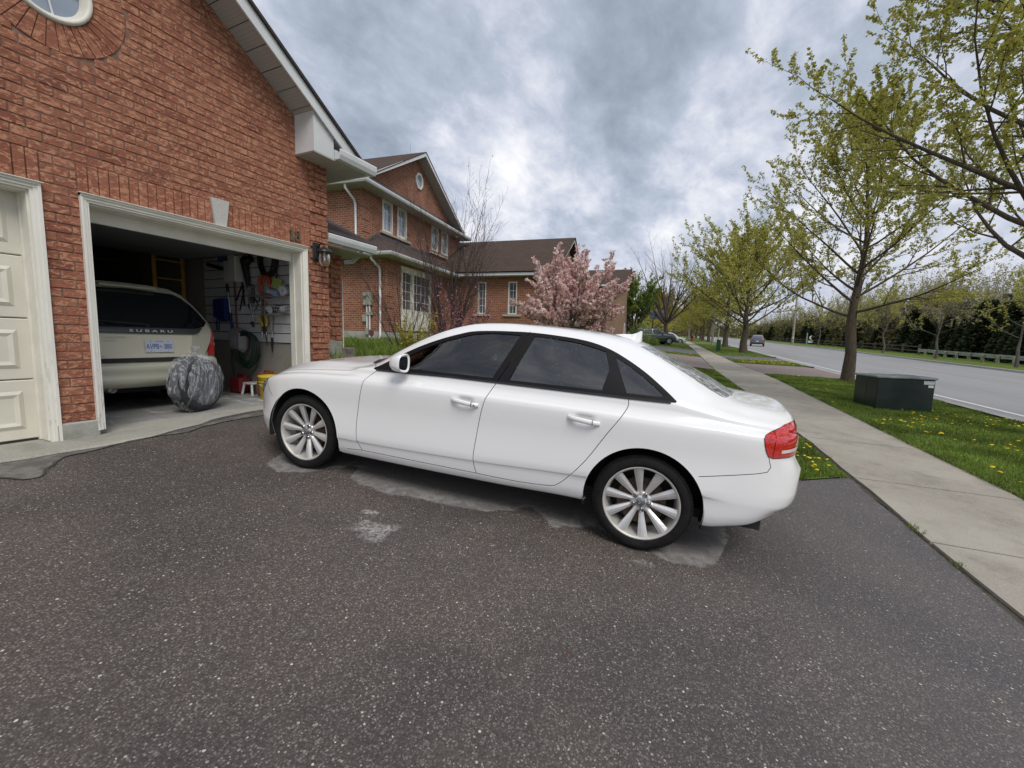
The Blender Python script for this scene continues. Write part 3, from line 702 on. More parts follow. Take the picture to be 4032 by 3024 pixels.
mb = MB(); mb.box((dx0, dy+0.002, dz0-0.02), (dx1, dy+0.03, dz0)); mb.build('rubber_seal', plain('black_rubber', (0.02, 0.02, 0.02), 0.7), gd)
# round gable window
gw = bpy.data.objects.new('round_window', None); C.objects.link(gw); gw.parent = house
Mw = Matrix.Translation((WC[0], YF, WC[1])) @ Matrix.Rotation(R(90), 4, 'X')
prof = [(RW-0.002, -0.10), (RW-0.002, 0.012), (RW-0.015, 0.03), (RW-0.038, 0.022), (RW-0.050, 0.0), (RW-0.070, -0.03), (RW-0.075, -0.10)]
mb = MB(); mb.lathe(prof, 36, Mw); mb.build('window_frame', M_CREAM, gw)
mb = MB(); mb.lathe([(0.0, -0.06), (RW-0.072, -0.06)], 36, Mw, smooth=False); mb.build('pane', M_PANEL_L, gw)
mb = MB(); 
for t in (R(10), R(100)):
    d = Vector((math.cos(t), 0, math.sin(t)))*(RW-0.07); c0 = Vector((WC[0], YF+0.052, WC[1])); mb.tube([c0-d, c0+d], 0.009, 6)
mb.build('glazing_bar', M_WHITE, gw)
# gable soffit in panels, fascia, shingle edge, roof slopes
y_out = 4.84; dirr = Vector((1, 0, -0.66)).normalized()
mb = MB()
for sgn in (1,):
    pass
top = Vector((XC, 0, rake_z(XC+1e-4)-0.005)); L = (5.02-XC)/dirr.x
npan = 17
for i in range(npan):
    a = top+dirr*(L*i/npan+0.004); b_ = top+dirr*(L*(i+1)/npan-0.004)
    if b_.x > 4.9: break
    mb = MB(); nrm = Vector((0.66, 0, 1)).normalized()
    for P, Q, in ((a, b_),):
        mb.prism([(P.x, YF+0.02, P.z), (P.x, y_out+0.02, P.z), (Q.x, y_out+0.02, Q.z), (Q.x, YF+0.02, Q.z)], nrm*0.012)
    mb.build('soffit_panel', M_SOFFIT, house)
mb = MB(); up = Vector((0.66, 0, 1)).normalized(); ff = top-up*0.02; fe = ff+dirr*L; fe2 = Vector((2*XC-fe.x, 0, fe.z)); nr_ = Vector((-0.66, 0, 1)).normalized()
mb.prism([(ff.x, y_out, ff.z), (4.62, y_out, ff.z-.66*(4.62-ff.x)), (4.93, y_out, ff.z+.18-.66*(4.93-ff.x)), (ff.x+0.0, y_out, ff.z+0.18)], (0, 0.022, 0))
mb.prism([(ff.x, y_out, ff.z), (fe2.x, y_out, fe2.z), (fe2.x-0.16, y_out, fe2.z+0.08), (ff.x, y_out, ff.z+0.18)], (0, 0.022, 0)); mb.build('fascia', M_WHITE, house)
M_SHE = plain('shingle_edge', (0.045, 0.036, 0.032), 0.95, var=0.2, sc=30)
def roof_slab(a, b_, c, d, name='roof', th=0.03, m=None, parent=None, side=None):
    """shingled slab with the texture laid along its own eave (a,b = eave ends, c,d = ridge ends)"""
    a, b_, c, d = (Vector(v) for v in (a, b_, c, d)); ux = (b_-a).normalized(); n = ux.cross(d-a).normalized(); uy = n.cross(ux)
    M = Matrix((( ux.x, uy.x, n.x, a.x), (ux.y, uy.y, n.y, a.y), (ux.z, uy.z, n.z, a.z), (0, 0, 0, 1))); Mi = M.inverted()
    pts = [Mi @ p for p in ((a, b_, c, d) if (c-d).length > 1e-4 else (a, b_, c))]; mb = MB(); mb.prism([(p.x, p.y, 0) for p in pts], (0, 0, th))
    o = mb.build(name, m or M_SHIN, parent); o.matrix_local = M; return o
rg = Vector((XC, 0, ff.z+0.16)); e0 = Vector((4.99, 0, rg.z-0.66*(4.99-XC)))
roof_slab((e0.x, y_out-0.03, e0.z), (e0.x, 12.4, e0.z), (rg.x, 12.4, rg.z), (rg.x, y_out-0.03, rg.z), parent=house)
roof_slab((2*XC-e0.x, 12.4, e0.z), (2*XC-e0.x, y_out-0.03, e0.z), (rg.x, y_out-0.03, rg.z), (rg.x, 12.4, rg.z), parent=house)
mb = MB(); mb.prism([(e0.x, y_out-0.035, e0.z-0.012), (rg.x, y_out-0.035, rg.z-0.012), (rg.x, y_out-0.035, rg.z+0.025), (e0.x+0.01, y_out-0.035, e0.z+0.02)], (0, 0.03, 0)); mb.build('drip_edge', M_SHE, house)
# boxed eave return and gutter at the right corner
mb = MB(); mb.prism([(4.10, YF-0.002, 3.76), (4.10, YF-0.002, 4.26), (4.42, YF-0.002, 4.08), (4.42, YF-0.002, 3.76)], (0, -0.36, 0)); mb.build('eave_box', M_WHITE, house)
mb = MB(); mb.box((4.425, y_out+0.05, 3.752), (5.02, 12.0, 3.762)); mb.box((4.11, y_out+0.05, 3.745), (4.425, YF-0.004, 3.759)); mb.build('eave_soffit', M_SOFFITP, house)
def gutter(pts, name='gutter', par=None, up=Vector((0, 0, 1)), sz=0.12, m=None, flip=1):
    """ogee gutter swept along a line; its back is on the left of the run when flip = 1"""
    prof = [(0.0, 0.0), (0.0, sz), (0.012, sz), (0.012, 0.012), (0.075, 0.012), (0.082, 0.05), (0.10, 0.07), (0.10, sz*0.93), (0.118, sz), (0.125, sz*0.86), (0.118, 0.055), (0.092, 0.0)]
    mb = MB(); P = [Vector(p) for p in pts]; rows = []
    for i, p in enumerate(P):
        if i == 0: d = (P[1]-P[0]).normalized(); nr = d.cross(up)*flip
        elif i == len(P)-1: d = (P[-1]-P[-2]).normalized(); nr = d.cross(up)*flip
        else:
            d0 = (P[i]-P[i-1]).normalized().cross(up)*flip; d1 = (P[i+1]-P[i]).normalized().cross(up)*flip
            nr = (d0+d1); nr = nr/(nr.dot(d0))
        rows.append([p+nr*a+up*(b2-sz) for a, b2 in prof])
    n = len(prof); vs = [q for r in rows for q in r]
    mb.add(vs, [(i*n+k, i*n+(k+1) % n, (i+1)*n+(k+1) % n, (i+1)*n+k) for i in range(len(P)-1) for k in range(n)])
    mb.poly(rows[0]); mb.poly(rows[-1][::-1]); return mb.build(name, m or M_WHITE, par)
gutter([(5.02, y_out+0.02, 3.90), (5.02, 12.2, 3.90)], par=house, flip=1)
# short gutter across the box return
gutter([(4.44, y_out+0.06, 3.90), (5.13, y_out+0.06, 3.90)], par=house, flip=1, sz=0.13)
mb = MB(); mb.box((4.42, y_out+0.064, 3.755), (5.02, YF, 3.90)); mb.build('eave_box', M_WHITE, house)
mb = MB(); mb.prism([(4.42, YF, 3.90), (5.10, y_out+0.05, 3.90), (4.42, y_out+0.05, 4.12)], (0, 0.0, 0.002)); mb.build('return_roof', M_SHE, house)
# recessed wall beyond the pilaster, its porch eave
wl2 = MB(); 
bk = []
zz = 1.262; k = 0
while zz < 2.72:
    x = 4.56+(0.09 if k % 2 else 0)
    while x < 5.46:
        a, c = max(x, 4.58), min(x+BL, 5.455)
        if c-a > 0.03:
            pr = -0.02 if (a > 5.17 and k % 6 != 2) else 0.0
            bk.append((a, c, zz, zz+CH-MO, pr))
        x += BL+MO
    zz += CH; k += 1
for a, c, z0, z1, pr in bk: wl2.bbox((a, 5.90+pr, z0), (c, 6.0, z1), 0.004)
wl2.build('brick_mass', M_BRICKS, house, kind='stuff')
mb = MB(); mb.box((4.58, 5.906, 0.4), (5.45, 12, 2.75)); mb.build('mortar_wall', M_MORTAR, house)
mb = MB(); mb.bbox((4.60, 5.89, 0.5), (5.452, 6.2, 1.255), 0.01); mb.build('foundation', M_FOUND, house)
mb = MB(); mb.box((4.61, 5.36, 2.70), (5.62, 7.4, 2.72)); mb.build('porch_soffit', M_SOFFITP, house)
gutter([(4.62, 5.36, 2.86), (5.62, 5.36, 2.86)], par=house, flip=1)
roof_slab((4.605, 5.30, 2.86), (5.70, 5.30, 2.86), (5.70, 7.2, 3.75), (4.605, 7.2, 3.75), parent=house, m=M_SHINP)
mb = MB(); mb.tube([(5.62, 5.6, 2.78), (5.68, 5.7, 2.76), (5.72, 5.9, 2.66), (5.6, 5.98, 2.63)], 0.035, 8); mb.build('downspout', M_WHITE, house)
mb = MB(); mb.tube([(5.49, 5.92, 2.3), (5.50, 5.92, 0.9)], 0.012, 6); mb.build('cable_cover', M_WHITE, house)
# house number
def text_obj(txt, size, name, m, parent, M, ext=0.006, bold=0.0, font_sh=0.0):
    cu = bpy.data.curves.new(name, 'FONT'); cu.body = txt; cu.size = size; cu.extrude = ext; cu.offset = bold; cu.align_x = 'CENTER'; cu.align_y = 'CENTER'; cu.shear = font_sh
    t = bpy.data.objects.new(name, cu); C.objects.link(t)
    dg = bpy.context.evaluated_depsgraph_get(); me = bpy.data.meshes.new_from_object(t.evaluated_get(dg)); bpy.data.objects.remove(t)
    me.materials.clear(); me.materials.append(m); o = bpy.data.objects.new(name, me); C.objects.link(o); o.parent = parent; o.matrix_local = M; return o
M_NUM = plain('weathered_brass', (0.17, 0.14, 0.10), 0.5, 0.3, var=0.2, sc=40)
RX = Matrix.Rotation(R(90), 4, 'X')
# slab-serif numerals: the font's figures plus serifs
def numeral(ch, x): 
    mb = MB(); yy = YF-0.028
    if ch == '1':
        mb.box((x-0.012, yy, 2.625), (x+0.014, yy+0.014, 2.765)); mb.box((x-0.03, yy-0.001, 2.622), (x+0.032, yy+0.013, 2.642)); mb.prism([(x-0.012, yy-0.0005, 2.765), (x-0.036, yy-0.0005, 2.735), (x-0.028, yy-0.0005, 2.728), (x-0.010, yy-0.0005, 2.742)], (0, 0.014, 0))
    else:
        for (zc_, ro, ri) in ((2.728, 0.036, 0.015), (2.662, 0.042, 0.018)):
            vs = []; n = 20
            for rr2, y2 in ((ro, yy), (ri, yy), (ri, yy+0.014), (ro, yy+0.014)):
                for i in range(n): t = 2*math.pi*i/n; vs.append((x+rr2*math.cos(t), y2, zc_+rr2*1.02*math.sin(t)))
            mb.add(vs, [(a*n+i, a*n+(i+1) % n, ((a+1) % 4)*n+(i+1) % n, ((a+1) % 4)*n+i) for a in range(4) for i in range(n)])
    return mb.build('numeral', M_NUM, nump)
nump = thing('house_number', 'bronze house number 18 on the brick above the open garage', 'house number')
numeral('1', 4.00); numeral('8', 4.088)
# carriage lamp
lamp = thing('wall_lantern', 'black carriage lantern with clear seeded glass on the brick pilaster', 'wall lamp', (4.38, YF-0.022, 2.53))
M_LAMP = plain('lamp_black', (0.035, 0.033, 0.035), 0.4, 0.4, var=0.15, sc=20)
mb = MB(); mb.bbox((-0.065, -0.02, -0.13), (0.065, 0.0, 0.13), 0.012); mb.bbox((-0.045, -0.035, -0.10), (0.045, -0.02, 0.10), 0.01); mb.build('backplate', M_LAMP, lamp)
mb = MB(); mb.tube([(0, -0.03, 0.03), (0.0, -0.07, 0.10), (0, -0.13, 0.115), (0, -0.17, 0.08), (0, -0.17, 0.05)], 0.011, 8); mb.tube([(0, -0.03, -0.04), (0.0, -0.08, 0.0), (0, -0.11, 0.05)], 0.007, 8)
mb.build('arm', M_LAMP, lamp)
Ml = Matrix.Translation((0.0, -0.17, 0.0))
mb = MB(); mb.lathe([(0.0, 0.10), (0.008, 0.095), (0.015, 0.07), (0.02, 0.06), (0.045, 0.05), (0.085, 0.025), (0.105, -0.005), (0.107, -0.018), (0.10, -0.02), (0.0, 0.01)], 28, Ml); mb.build('hood', M_LAMP, lamp)
gl, t_, b__ = mat('seeded_glass'); b__.inputs['Transmission Weight'].default_value = 1.0; b__.inputs['Roughness'].default_value = 0.08; b__.inputs['IOR'].default_value = 1.3; b__.inputs['Base Color'].default_value = (0.9, 0.88, 0.86, 1)
no_ = t_.nodes.new('ShaderNodeTexNoise'); no_.inputs['Scale'].default_value = 26; bp_ = t_.nodes.new('ShaderNodeBump'); bp_.inputs['Strength'].default_value = 0.5; bp_.inputs['Distance'].default_value = 0.01
t_.links.new(no_.outputs[0], bp_.inputs['Height']); t_.links.new(bp_.outputs[0], b__.inputs['Normal'])
mb = MB(); mb.lathe([(0.062, -0.012), (0.074, -0.06), (0.076, -0.12), (0.070, -0.17), (0.05, -0.20), (0.025, -0.212)], 28, Ml); mb.build('glass_shade', gl, lamp)
mb = MB(); mb.lathe([(0.0, -0.20), (0.03, -0.208), (0.022, -0.222), (0.008, -0.235), (0.012, -0.245), (0.0, -0.262)], 16, Ml); mb.build('finial', M_LAMP, lamp)
mb = MB(); mb.lathe([(0.0, -0.05), (0.018, -0.06), (0.02, -0.10), (0.008, -0.13), (0.0, -0.135)], 12, Ml); mb.lathe([(0.014, 0.0), (0.014, -0.06)], 10, Ml); mb.build('bulb', plain('frosted_bulb', (0.7, 0.68, 0.62), 0.3), lamp)
# ------------------------------------------------------------------ inside the garage
WX = 4.44                                                  # face of the right inner wall
def gw_(px, py, ox=750, oy=850, k=2.212, x=None): p = hitp(ox+px/k, oy+py/k, (1, 0, 0), x or WX-.05); return p
mb = MB(); mb.box((XL+.1, 5.60, ZFL-.12), (XR-.05, 11.9, ZFL)); b = NB('garage_floor_concrete', 0.7, spec=0.35).world()
n = b.noise(2.2, 5, 0.65, 1.0, co=b.map((1.4, .7, 1))); f = b.noise(60, 4); base = b.ramp(f, [(0.3, (0.25, 0.245, 0.235)), (0.7, (0.34, 0.335, 0.315))]); base = b.mix(b.smooth(n, 0.54, 0.63, 0, 0.75), base, (0.58, 0.575, 0.56)); base = b.mix(b.smooth(n, 0.45, 0.3, 0, 0.5), base, (0.16, 0.15, 0.14)); b.color(base); b.bump(f, 0.2, 0.003)
mb.build('garage_floor', b.m, kind='structure')
M_GWALL = plain('grey_inner_wall', (0.17, 0.165, 0.155), 0.9, var=0.12); M_GDARK = plain('bare_board_wall', (0.16, 0.10, 0.055), 0.85, var=0.35, sc=3)
mb = MB(); mb.box((WX+.012, 5.46, ZFL), (WX+.03, 11.88, 2.86)); mb.build('inner_wall', m_concrete('block_wall', (0.30, 0.285, 0.25), (0.42, 0.40, 0.35), 30, 0.4), house)
mb = MB(); mb.box((XL+.1, 11.8, ZFL), (WX, 11.89, 2.86)); mb.build('rear_inner_wall', M_GDARK, house)
mb = MB(); mb.box((XL+.1, 5.46, 2.86), (WX, 11.9, 2.9)); mb.box((1.9, 5.462, 2.43), (4.16, 5.50, 2.86)); mb.build('garage_ceiling', M_GDARK, house)
mb = MB(); mb.bbox((1.95, 5.6, 2.52), (4.1, 8.0, 2.56), .01); mb.build('raised_garage_door', plain('raised_door', (0.17, 0.19, 0.19), 0.6), house)
# slatted wall panel
sw = thing('slat_wall', 'pale grey slatted storage panel on the right wall inside the garage', 'wall panel')
M_SLAT = plain('pale_slat', (0.72, 0.73, 0.72), 0.5, var=0.05); nS = 11
zS = [1.20+.148*i for i in range(12)]
for i in range(11):
    mb = MB(); mb.bbox((WX-.012, 5.62, zS[i]+.008), (WX+.010, 8.05, zS[i+1]-.004), .004); mb.build('slat', M_SLAT, sw)
mb = MB(); mb.box((WX-.002, 5.62, 1.2), (WX+.011, 8.05, zS[-1])); mb.build('backing', M_BLK if 'M_BLK' in globals() else M_DARK, sw)
M_BK = plain('black_tool_plastic', (0.016, 0.016, 0.016), 0.5, var=0.1); M_RD = plain('dark_red_pole', (0.17, 0.025, 0.035), 0.45); M_SV = plain('silver_pole', (0.62, 0.62, 0.62), 0.25, 0.8); M_GN = plain('green_bristle', (0.012, 0.055, 0.028), 0.9, var=0.4, sc=60)
M_BL = plain('blue_cloth', (0.018, 0.030, 0.18), 0.8, var=0.25, sc=20); M_BLL = plain('blue_brush', (0.025, 0.10, 0.34), 0.8, var=0.4, sc=40); M_OR = plain('orange_cord', (0.62, 0.10, 0.035), 0.5); M_YE = plain('yellow_grip', (0.70, 0.55, 0.04), 0.5); M_BR = plain('brown_wood_handle', (0.13, 0.055, 0.028), 0.6)
M_HOSE = plain('green_hose', (0.022, 0.050, 0.035), 0.5, var=0.2, sc=30); M_GY = plain('grey_plastic', (0.30, 0.29, 0.27), 0.5); M_WIRE = plain('grey_wire', (0.42, 0.41, 0.41), 0.4, 0.5)
def D_(x, y, o=.03): return gw_(x, y, x=WX-.012-o)
g_ = 'tools hanging on the slatted garage wall'
t = thing('push_broom', 'push broom with green bristles and dark red handle hung on the slats', 'broom', group=g_)
mb = MB(); a, c = D_(195, 285, .09), D_(492, 262, .09); mb.tube([a, c], .055, 8); 
for i in range(60):
    p = a.lerp(c, (i+.5)/60); mb.tube([p+Vector((rnd.uniform(-.03, .03), 0, 0)), p+Vector((rnd.uniform(-.05, .05), rnd.uniform(-.02, .02), .085))], .006, 4)
mb.build('bristles', M_GN, t)
mb = MB(); mb.tube([D_(368, 300, .05), D_(385, 640, .05), D_(405, 995, .05)], .0135, 8); mb.build('handle', M_RD, t)
t = thing('snow_brush', 'extending silver pole with a blue brush head on the slats', 'brush', group=g_)
mb = MB(); mb.ell(tuple(D_(280, 372, .06)), (.04, .13, .055), 14, 8, wob=.3); mb.build('brush_head', M_BLL, t)
mb = MB(); mb.tube([D_(298, 440, .05), D_(318, 600, .05)], .012, 8); mb.tube([D_(325, 662, .05), D_(348, 845, .05)], .012, 8); mb.build('pole', M_SV, t)
mb = MB(); mb.tube([D_(316, 598, .05), D_(326, 664, .05)], .021, 8); mb.tube([D_(347, 845, .05), D_(356, 940, .05)], .020, 8); mb.tube([D_(150, 425, .06), D_(320, 470, .06)], .030, 8); mb.build('grip', M_BK, t)
mb = MB(); mb.tube([D_(358, 930, .05), D_(370, 1000, .05)], .021, 8); mb.build('grip', M_BLL, t)
t = thing('blue_bag', 'dark blue folded bag with a strap hung low on the slats', 'bag', group=g_)
mb = MB(); vs = [D_(x, y, o) for (x, y, o) in ((255, 728, .02), (335, 720, .02), (345, 910, .02), (320, 922, .02), (250, 880, .02), (240, 740, .02))]; vs2 = [v-Vector((.09, 0, 0)) for v in vs]; n = 6
mb.add(vs+vs2, [tuple(range(6, 12))]+[(i, (i+1) % 6, 6+(i+1) % 6, 6+i) for i in range(6)]); mb.build('bag_body', M_BL, t)
mb = MB(); mb.tube([D_(240, 880), D_(225, 930), D_(232, 990), D_(248, 995), D_(252, 930), D_(246, 885)], .009, 6); mb.build('strap', M_BL, t)
t = thing('hedge_shears', 'black hedge shears hung open below the broom', 'shears', group=g_)
mb = MB(); mb.tube([D_(430, 460), D_(440, 560), D_(455, 600)], [.006, .022, .012], 6); mb.tube([D_(450, 600), D_(400, 735)], .013, 6); mb.tube([D_(455, 600), D_(468, 780)], .015, 6); mb.tube([D_(468, 640), D_(430, 820)], .011, 6); mb.build('blades', M_BK, t)
t = thing('string_trimmer', 'black string trimmer with a silver shaft in the middle of the slats', 'trimmer', group=g_)
mb = MB(); mb.ell(tuple(D_(480, 390, .08)), (.07, .10, .07), 14, 8, wob=.2, seed=2); mb.tube([D_(470, 400, .08), D_(490, 520, .08), D_(505, 620, .08)], [.06, .045, .03], 10); mb.tube([D_(510, 350, .08), D_(535, 360, .08), D_(545, 400, .08)], .02, 8); mb.build('motor_housing', M_BK, t)
mb = MB(); mb.tube([D_(490, 625, .06), D_(548, 915, .06)], .0125, 8); mb.tube([D_(510, 640, .06), D_(555, 885, .06)], .006, 6); mb.build('shaft', M_SV, t)
mb = MB(); mb.tube([D_(535, 925, .06), D_(550, 968, .06)], [.03, .012], 8); mb.build('trimmer_tip', M_BK, t)
t = thing('black_tool_case', 'black strap bundle with loose loops beside the trimmer', 'straps', group=g_)
mb = MB(); mb.tube([D_(540, 600), D_(545, 700), D_(540, 760)], .035, 8)
mb.tube([D_(540, 690), D_(570, 740), D_(600, 745), D_(602, 710)], .009, 6); mb.tube([D_(520, 720), D_(505, 790), D_(530, 830), D_(565, 820), D_(588, 770), D_(560, 720)], .009, 6); mb.build('straps', M_BK, t)
t = thing('coiled_air_hose', 'large black coiled hose hung high on the slats near the door', 'hose', group=g_)
mb = MB(); c0 = D_(668, 385, .07)
for k in range(9):
    ry, rz = .165+.012*(k % 4), .225+.013*((k*3) % 4); o = Vector((rnd.uniform(-.04, .04), rnd.uniform(-.012, .012), rnd.uniform(-.012, .012)))
    mb.tube([c0+o+Vector((0, ry*math.cos(2*math.pi*i/30), rz*math.sin(2*math.pi*i/30))) for i in range(31)], .0115, 6, cap=False)
mb.tube([D_(748, 400, .05), D_(752, 500, .05), D_(738, 572, .05)], .011, 6); mb.tube([D_(595, 450, .05), D_(625, 530, .05)], .008, 6); mb.build('coil', M_BK, t)
t = thing('orange_cord_coil', 'bright orange extension cord coiled on a hook above the basket', 'cord', group=g_)
mb = MB(); c0 = D_(655, 610, .07)
for k in range(16):
    ry, rz = rnd.uniform(.09, .15), rnd.uniform(.14, .20); tl = rnd.uniform(-.3, .3); o = Vector((rnd.uniform(-.05, .04), rnd.uniform(-.02, .02), rnd.uniform(-.02, .02))); L = []
    for i in range(25):
        u, v = ry*math.cos(2*math.pi*i/24), rz*math.sin(2*math.pi*i/24); L.append(c0+o+Vector((0, u*math.cos(tl)-v*math.sin(tl), u*math.sin(tl)+v*math.cos(tl))))
    mb.tube(L, .0048, 5, cap=False)
mb.build('cord_loops', M_OR, t)
def basket(name, label, x0, x1, y0, y1):
    t = thing(name, label, 'basket', group='wire baskets on the slats'); a, b_, c, d = D_(x0, y0, 0), D_(x1, y0, 0), D_(x0, y1, 0), D_(x1, y1, 0)
    ya, yb, z1, z0 = a.y, b_.y, max(a.z, b_.z), min(c.z, d.z); mb = MB(); xw, xo = WX-.02, WX-.24
    n = 12
    for i in range(n+1):
        y = ya+(yb-ya)*i/n; mb.tube([(xw, y, z1), (xw, y, z0), (xo, y, z0), (xo, y, z1-.02)], .003, 4)
    for z in (z0, (z0+z1)/2, z1-.02): mb.tube([(xw, ya, z), (xo, ya, z), (xo, yb, z), (xw, yb, z)], .004, 4)
    for i in range(1, 5): x = xw+(xo-xw)*i/5; mb.tube([(x, ya, z1-.02), (x, ya, z0), (x, yb, z0), (x, yb, z1-.02)], .003, 4)
    mb.build('wire', M_WIRE, t); return (ya, yb, z0, z1)
B1 = basket('wire_basket', 'upper wire basket with the green and blue packets', 625, 872, 618, 708)
B2 = basket('wire_basket', 'lower wire basket full of white and black oddments', 655, 872, 790, 865)
def packet(name, label, c, s, m, rz): 
    mb = MB(); mb.bbox((-s[0]/2, -s[1]/2, -s[2]/2), (s[0]/2, s[1]/2, s[2]/2), .01); o = mb.build(name, m, loc=c, label=label, cat='packet'); o.rotation_euler = rz; return o
packet('green_packet', 'yellow-green packet standing in the upper wire basket', (WX-.12, B1[1]+.16, B1[3]+.02), (.05, .16, .16), plain('lime_packet', (0.34, 0.42, 0.10), 0.5), (.2, .1, .2))
packet('blue_packet', 'pale blue packet lying in the upper wire basket', (WX-.15, B1[1]+.22, B1[2]+.06), (.10, .18, .07), plain('blue_packet', (0.25, 0.38, 0.60), 0.5), (.3, .1, .5))
packet('white_packet', 'white packet leaning at the end of the upper basket', (WX-.10, B1[1]+.05, B1[2]+.09), (.06, .12, .14), M_SLAT, (-.5, .1, .3))
for i in range(7):
    mm = [M_SLAT, M_BK, M_CREAM, M_BK, M_SLAT, M_BK, M_BK][i]
    packet('basket_item', ['small white box at the near end of the lower basket', 'black spray bottle lying in the lower basket', 'round cream roll in the lower basket', 'black strap heaped in the lower basket', 'white bracket in the lower basket', 'black charger behind the cream roll', 'black pouch at the far end of the lower basket'][i], (WX-.12+rnd.uniform(-.04, .04), B2[1]+.06+.055*i, B2[2]+.06+rnd.uniform(-.01, .05)), (.07, .07, rnd.uniform(.05, .11)), mm, (rnd.uniform(-.6, .6), rnd.uniform(-.6, .6), rnd.uniform(-.6, .6)))
t = thing('lopping_shears', 'lopping shears with bright yellow handles under the baskets', 'loppers', group=g_)
mb = MB(); mb.tube([D_(592, 868, .06), D_(605, 910, .06), D_(635, 960, .06)], .017, 8); mb.tube([D_(645, 868, .06), D_(668, 905, .06), D_(660, 960, .06)], .017, 8); mb.build('handles', M_YE, t)
mb = MB(); mb.tube([D_(648, 950, .05), D_(655, 1030, .05), D_(668, 1125, .05)], [.025, .012, .005], 8); mb.build('blade', M_BK, t)
t = thing('garden_rake', 'wooden handled garden tool hung next to the yellow loppers', 'garden tool', group=g_)
mb = MB(); mb.tube([D_(628, 720, .04), D_(628, 1010, .04)], .016, 8); mb.tube([D_(655, 740, .04), D_(690, 850, .04)], .008, 6); mb.build('handle', M_BR, t)
mb = MB(); 
for x in (624, 662, 712): mb.tube([D_(x, 1012, .04), D_(x, 1060, .04)], .012, 8)
mb.build('ferrule', M_SV, t)
t = thing('hand_trowel', 'grey handled pruning saw hung at the right of the tools', 'pruning saw', group=g_)
mb = MB(); mb.tube([D_(705, 870, .05), D_(705, 1010, .05)], [.032, .022], 8); mb.build('handle', M_GY, t)
mb = MB(); mb.tube([D_(712, 1060, .04), D_(710, 1120, .04), D_(716, 1192, .04)], [.016, .018, .004], 6); mb.build('blade', M_BK, t)
t = thing('hose_reel', 'wall hose hanger box with thick loops of green garden hose', 'hose reel')
mb = MB(); a = D_(445, 1080, .05); Mb_ = Matrix.Translation(a) @ Matrix.Rotation(R(3), 4, 'X'); mb.bbox((-.13, -.20, -.20), (.04, .18, .20), .07, 0, Mb_); mb.build('reel_box', M_GY, t)
mb = MB(); mb.box((-.1325, -.055, -.08), (-.130, .055, .06), 0, Mb_); mb.build('label_plate', plain('reel_label', (0.42, 0.44, 0.50), 0.5, var=.4, sc=60), t)
mb = MB(); c0 = D_(500, 1140, .1)
for k in range(15):
    ry, rz = .20+.017*(k % 5), .26+.020*((k*2) % 5); o = Vector((-.02+.030*(k//5)-.04+rnd.uniform(-.01, .01), -.02*(k % 2), rnd.uniform(-.015, .015)))
    mb.tube([c0+o+Vector((0, ry*math.cos(2*math.pi*i/30), rz*math.sin(2*math.pi*i/30)*(1 if math.sin(2*math.pi*i/30) < 0 else .72))) for i in range(31)], .0125, 6, cap=False)
mb.tube([D_(360, 1120, .1), D_(362, 1250, .1), D_(375, 1380, .1), D_(385, 1430, .1)], .0125, 6); mb.tube([D_(610, 1200, .1), D_(575, 1320, .1), D_(510, 1400, .1)], .0125, 6); mb.build('hose', M_HOSE, t)
# on the floor
def can(name, label, x, y, m, s=(.22, .30, .26)):
    t = thing(name, label, 'fuel can', (x, y, ZFL), group='fuel cans on the garage floor'); mb = MB(); mb.bbox((-s[0]/2, -s[1]/2, 0), (s[0]/2, s[1]/2, s[2]), .035); mb.tube([(0, -s[1]*.3, s[2]), (0, -s[1]*.28, s[2]+.04), (0, s[1]*.2, s[2]+.04), (0, s[1]*.25, s[2])], .013, 6); mb.build('can_body', m, t)
    mb = MB(); mb.tube([(0, -s[1]*.36, s[2]-.02), (0, -s[1]*.40, s[2]+.05)], .022, 8); mb.build('cap', m, t)
can('fuel_can', 'dark red fuel can beneath the green hose', 4.34, 7.0, plain('red_can', (0.20, 0.018, 0.022), 0.5)); can('fuel_can', 'rusty orange fuel can beside the yellow pail', 4.36, 6.36, plain('orange_can', (0.36, 0.085, 0.03), 0.5), (.22, .26, .36))
t = thing('step_stool', 'small white step stool between the red and orange fuel cans', 'stool', (4.34, 6.66, ZFL)); mb = MB(); mb.bbox((-.12, -.12, .17), (.12, .12, .20), .01); mb.build('seat', M_SLAT, t)
for sx in (-1, 1):
    for sy in (-1, 1):
        mb = MB(); mb.tube([(sx*.10, sy*.09, .18), (sx*.12, sy*.13, 0)], .020, 6); mb.build('leg', M_SLAT, t)
t = thing('yellow_pail', 'bright yellow plastic pail at the front of the fuel cans', 'pail', (4.19, 6.06, ZFL)); mb = MB(); mb.lathe([(0, .004), (.125, .004), (.150, .33), (.160, .335), (.160, .355), (.148, .36), (.146, .34), (.12, .02), (0, .02)], 28)
mb.lathe([(.152, .26), (.158, .262), (.158, .272), (.152, .275)], 28); mb.lathe([(.1515, .22), (.156, .222), (.156, .230), (.1515, .232)], 28); mb.build('pail_body', M_YE, t)
mb = MB(); mb.tube([(-.16*math.cos(a), -.16*math.sin(a)*.95-.0, .24-.14*math.sin(a)) for a in [math.pi*i/14 for i in range(15)]], .004, 5); mb.build('bail', M_WIRE, t)
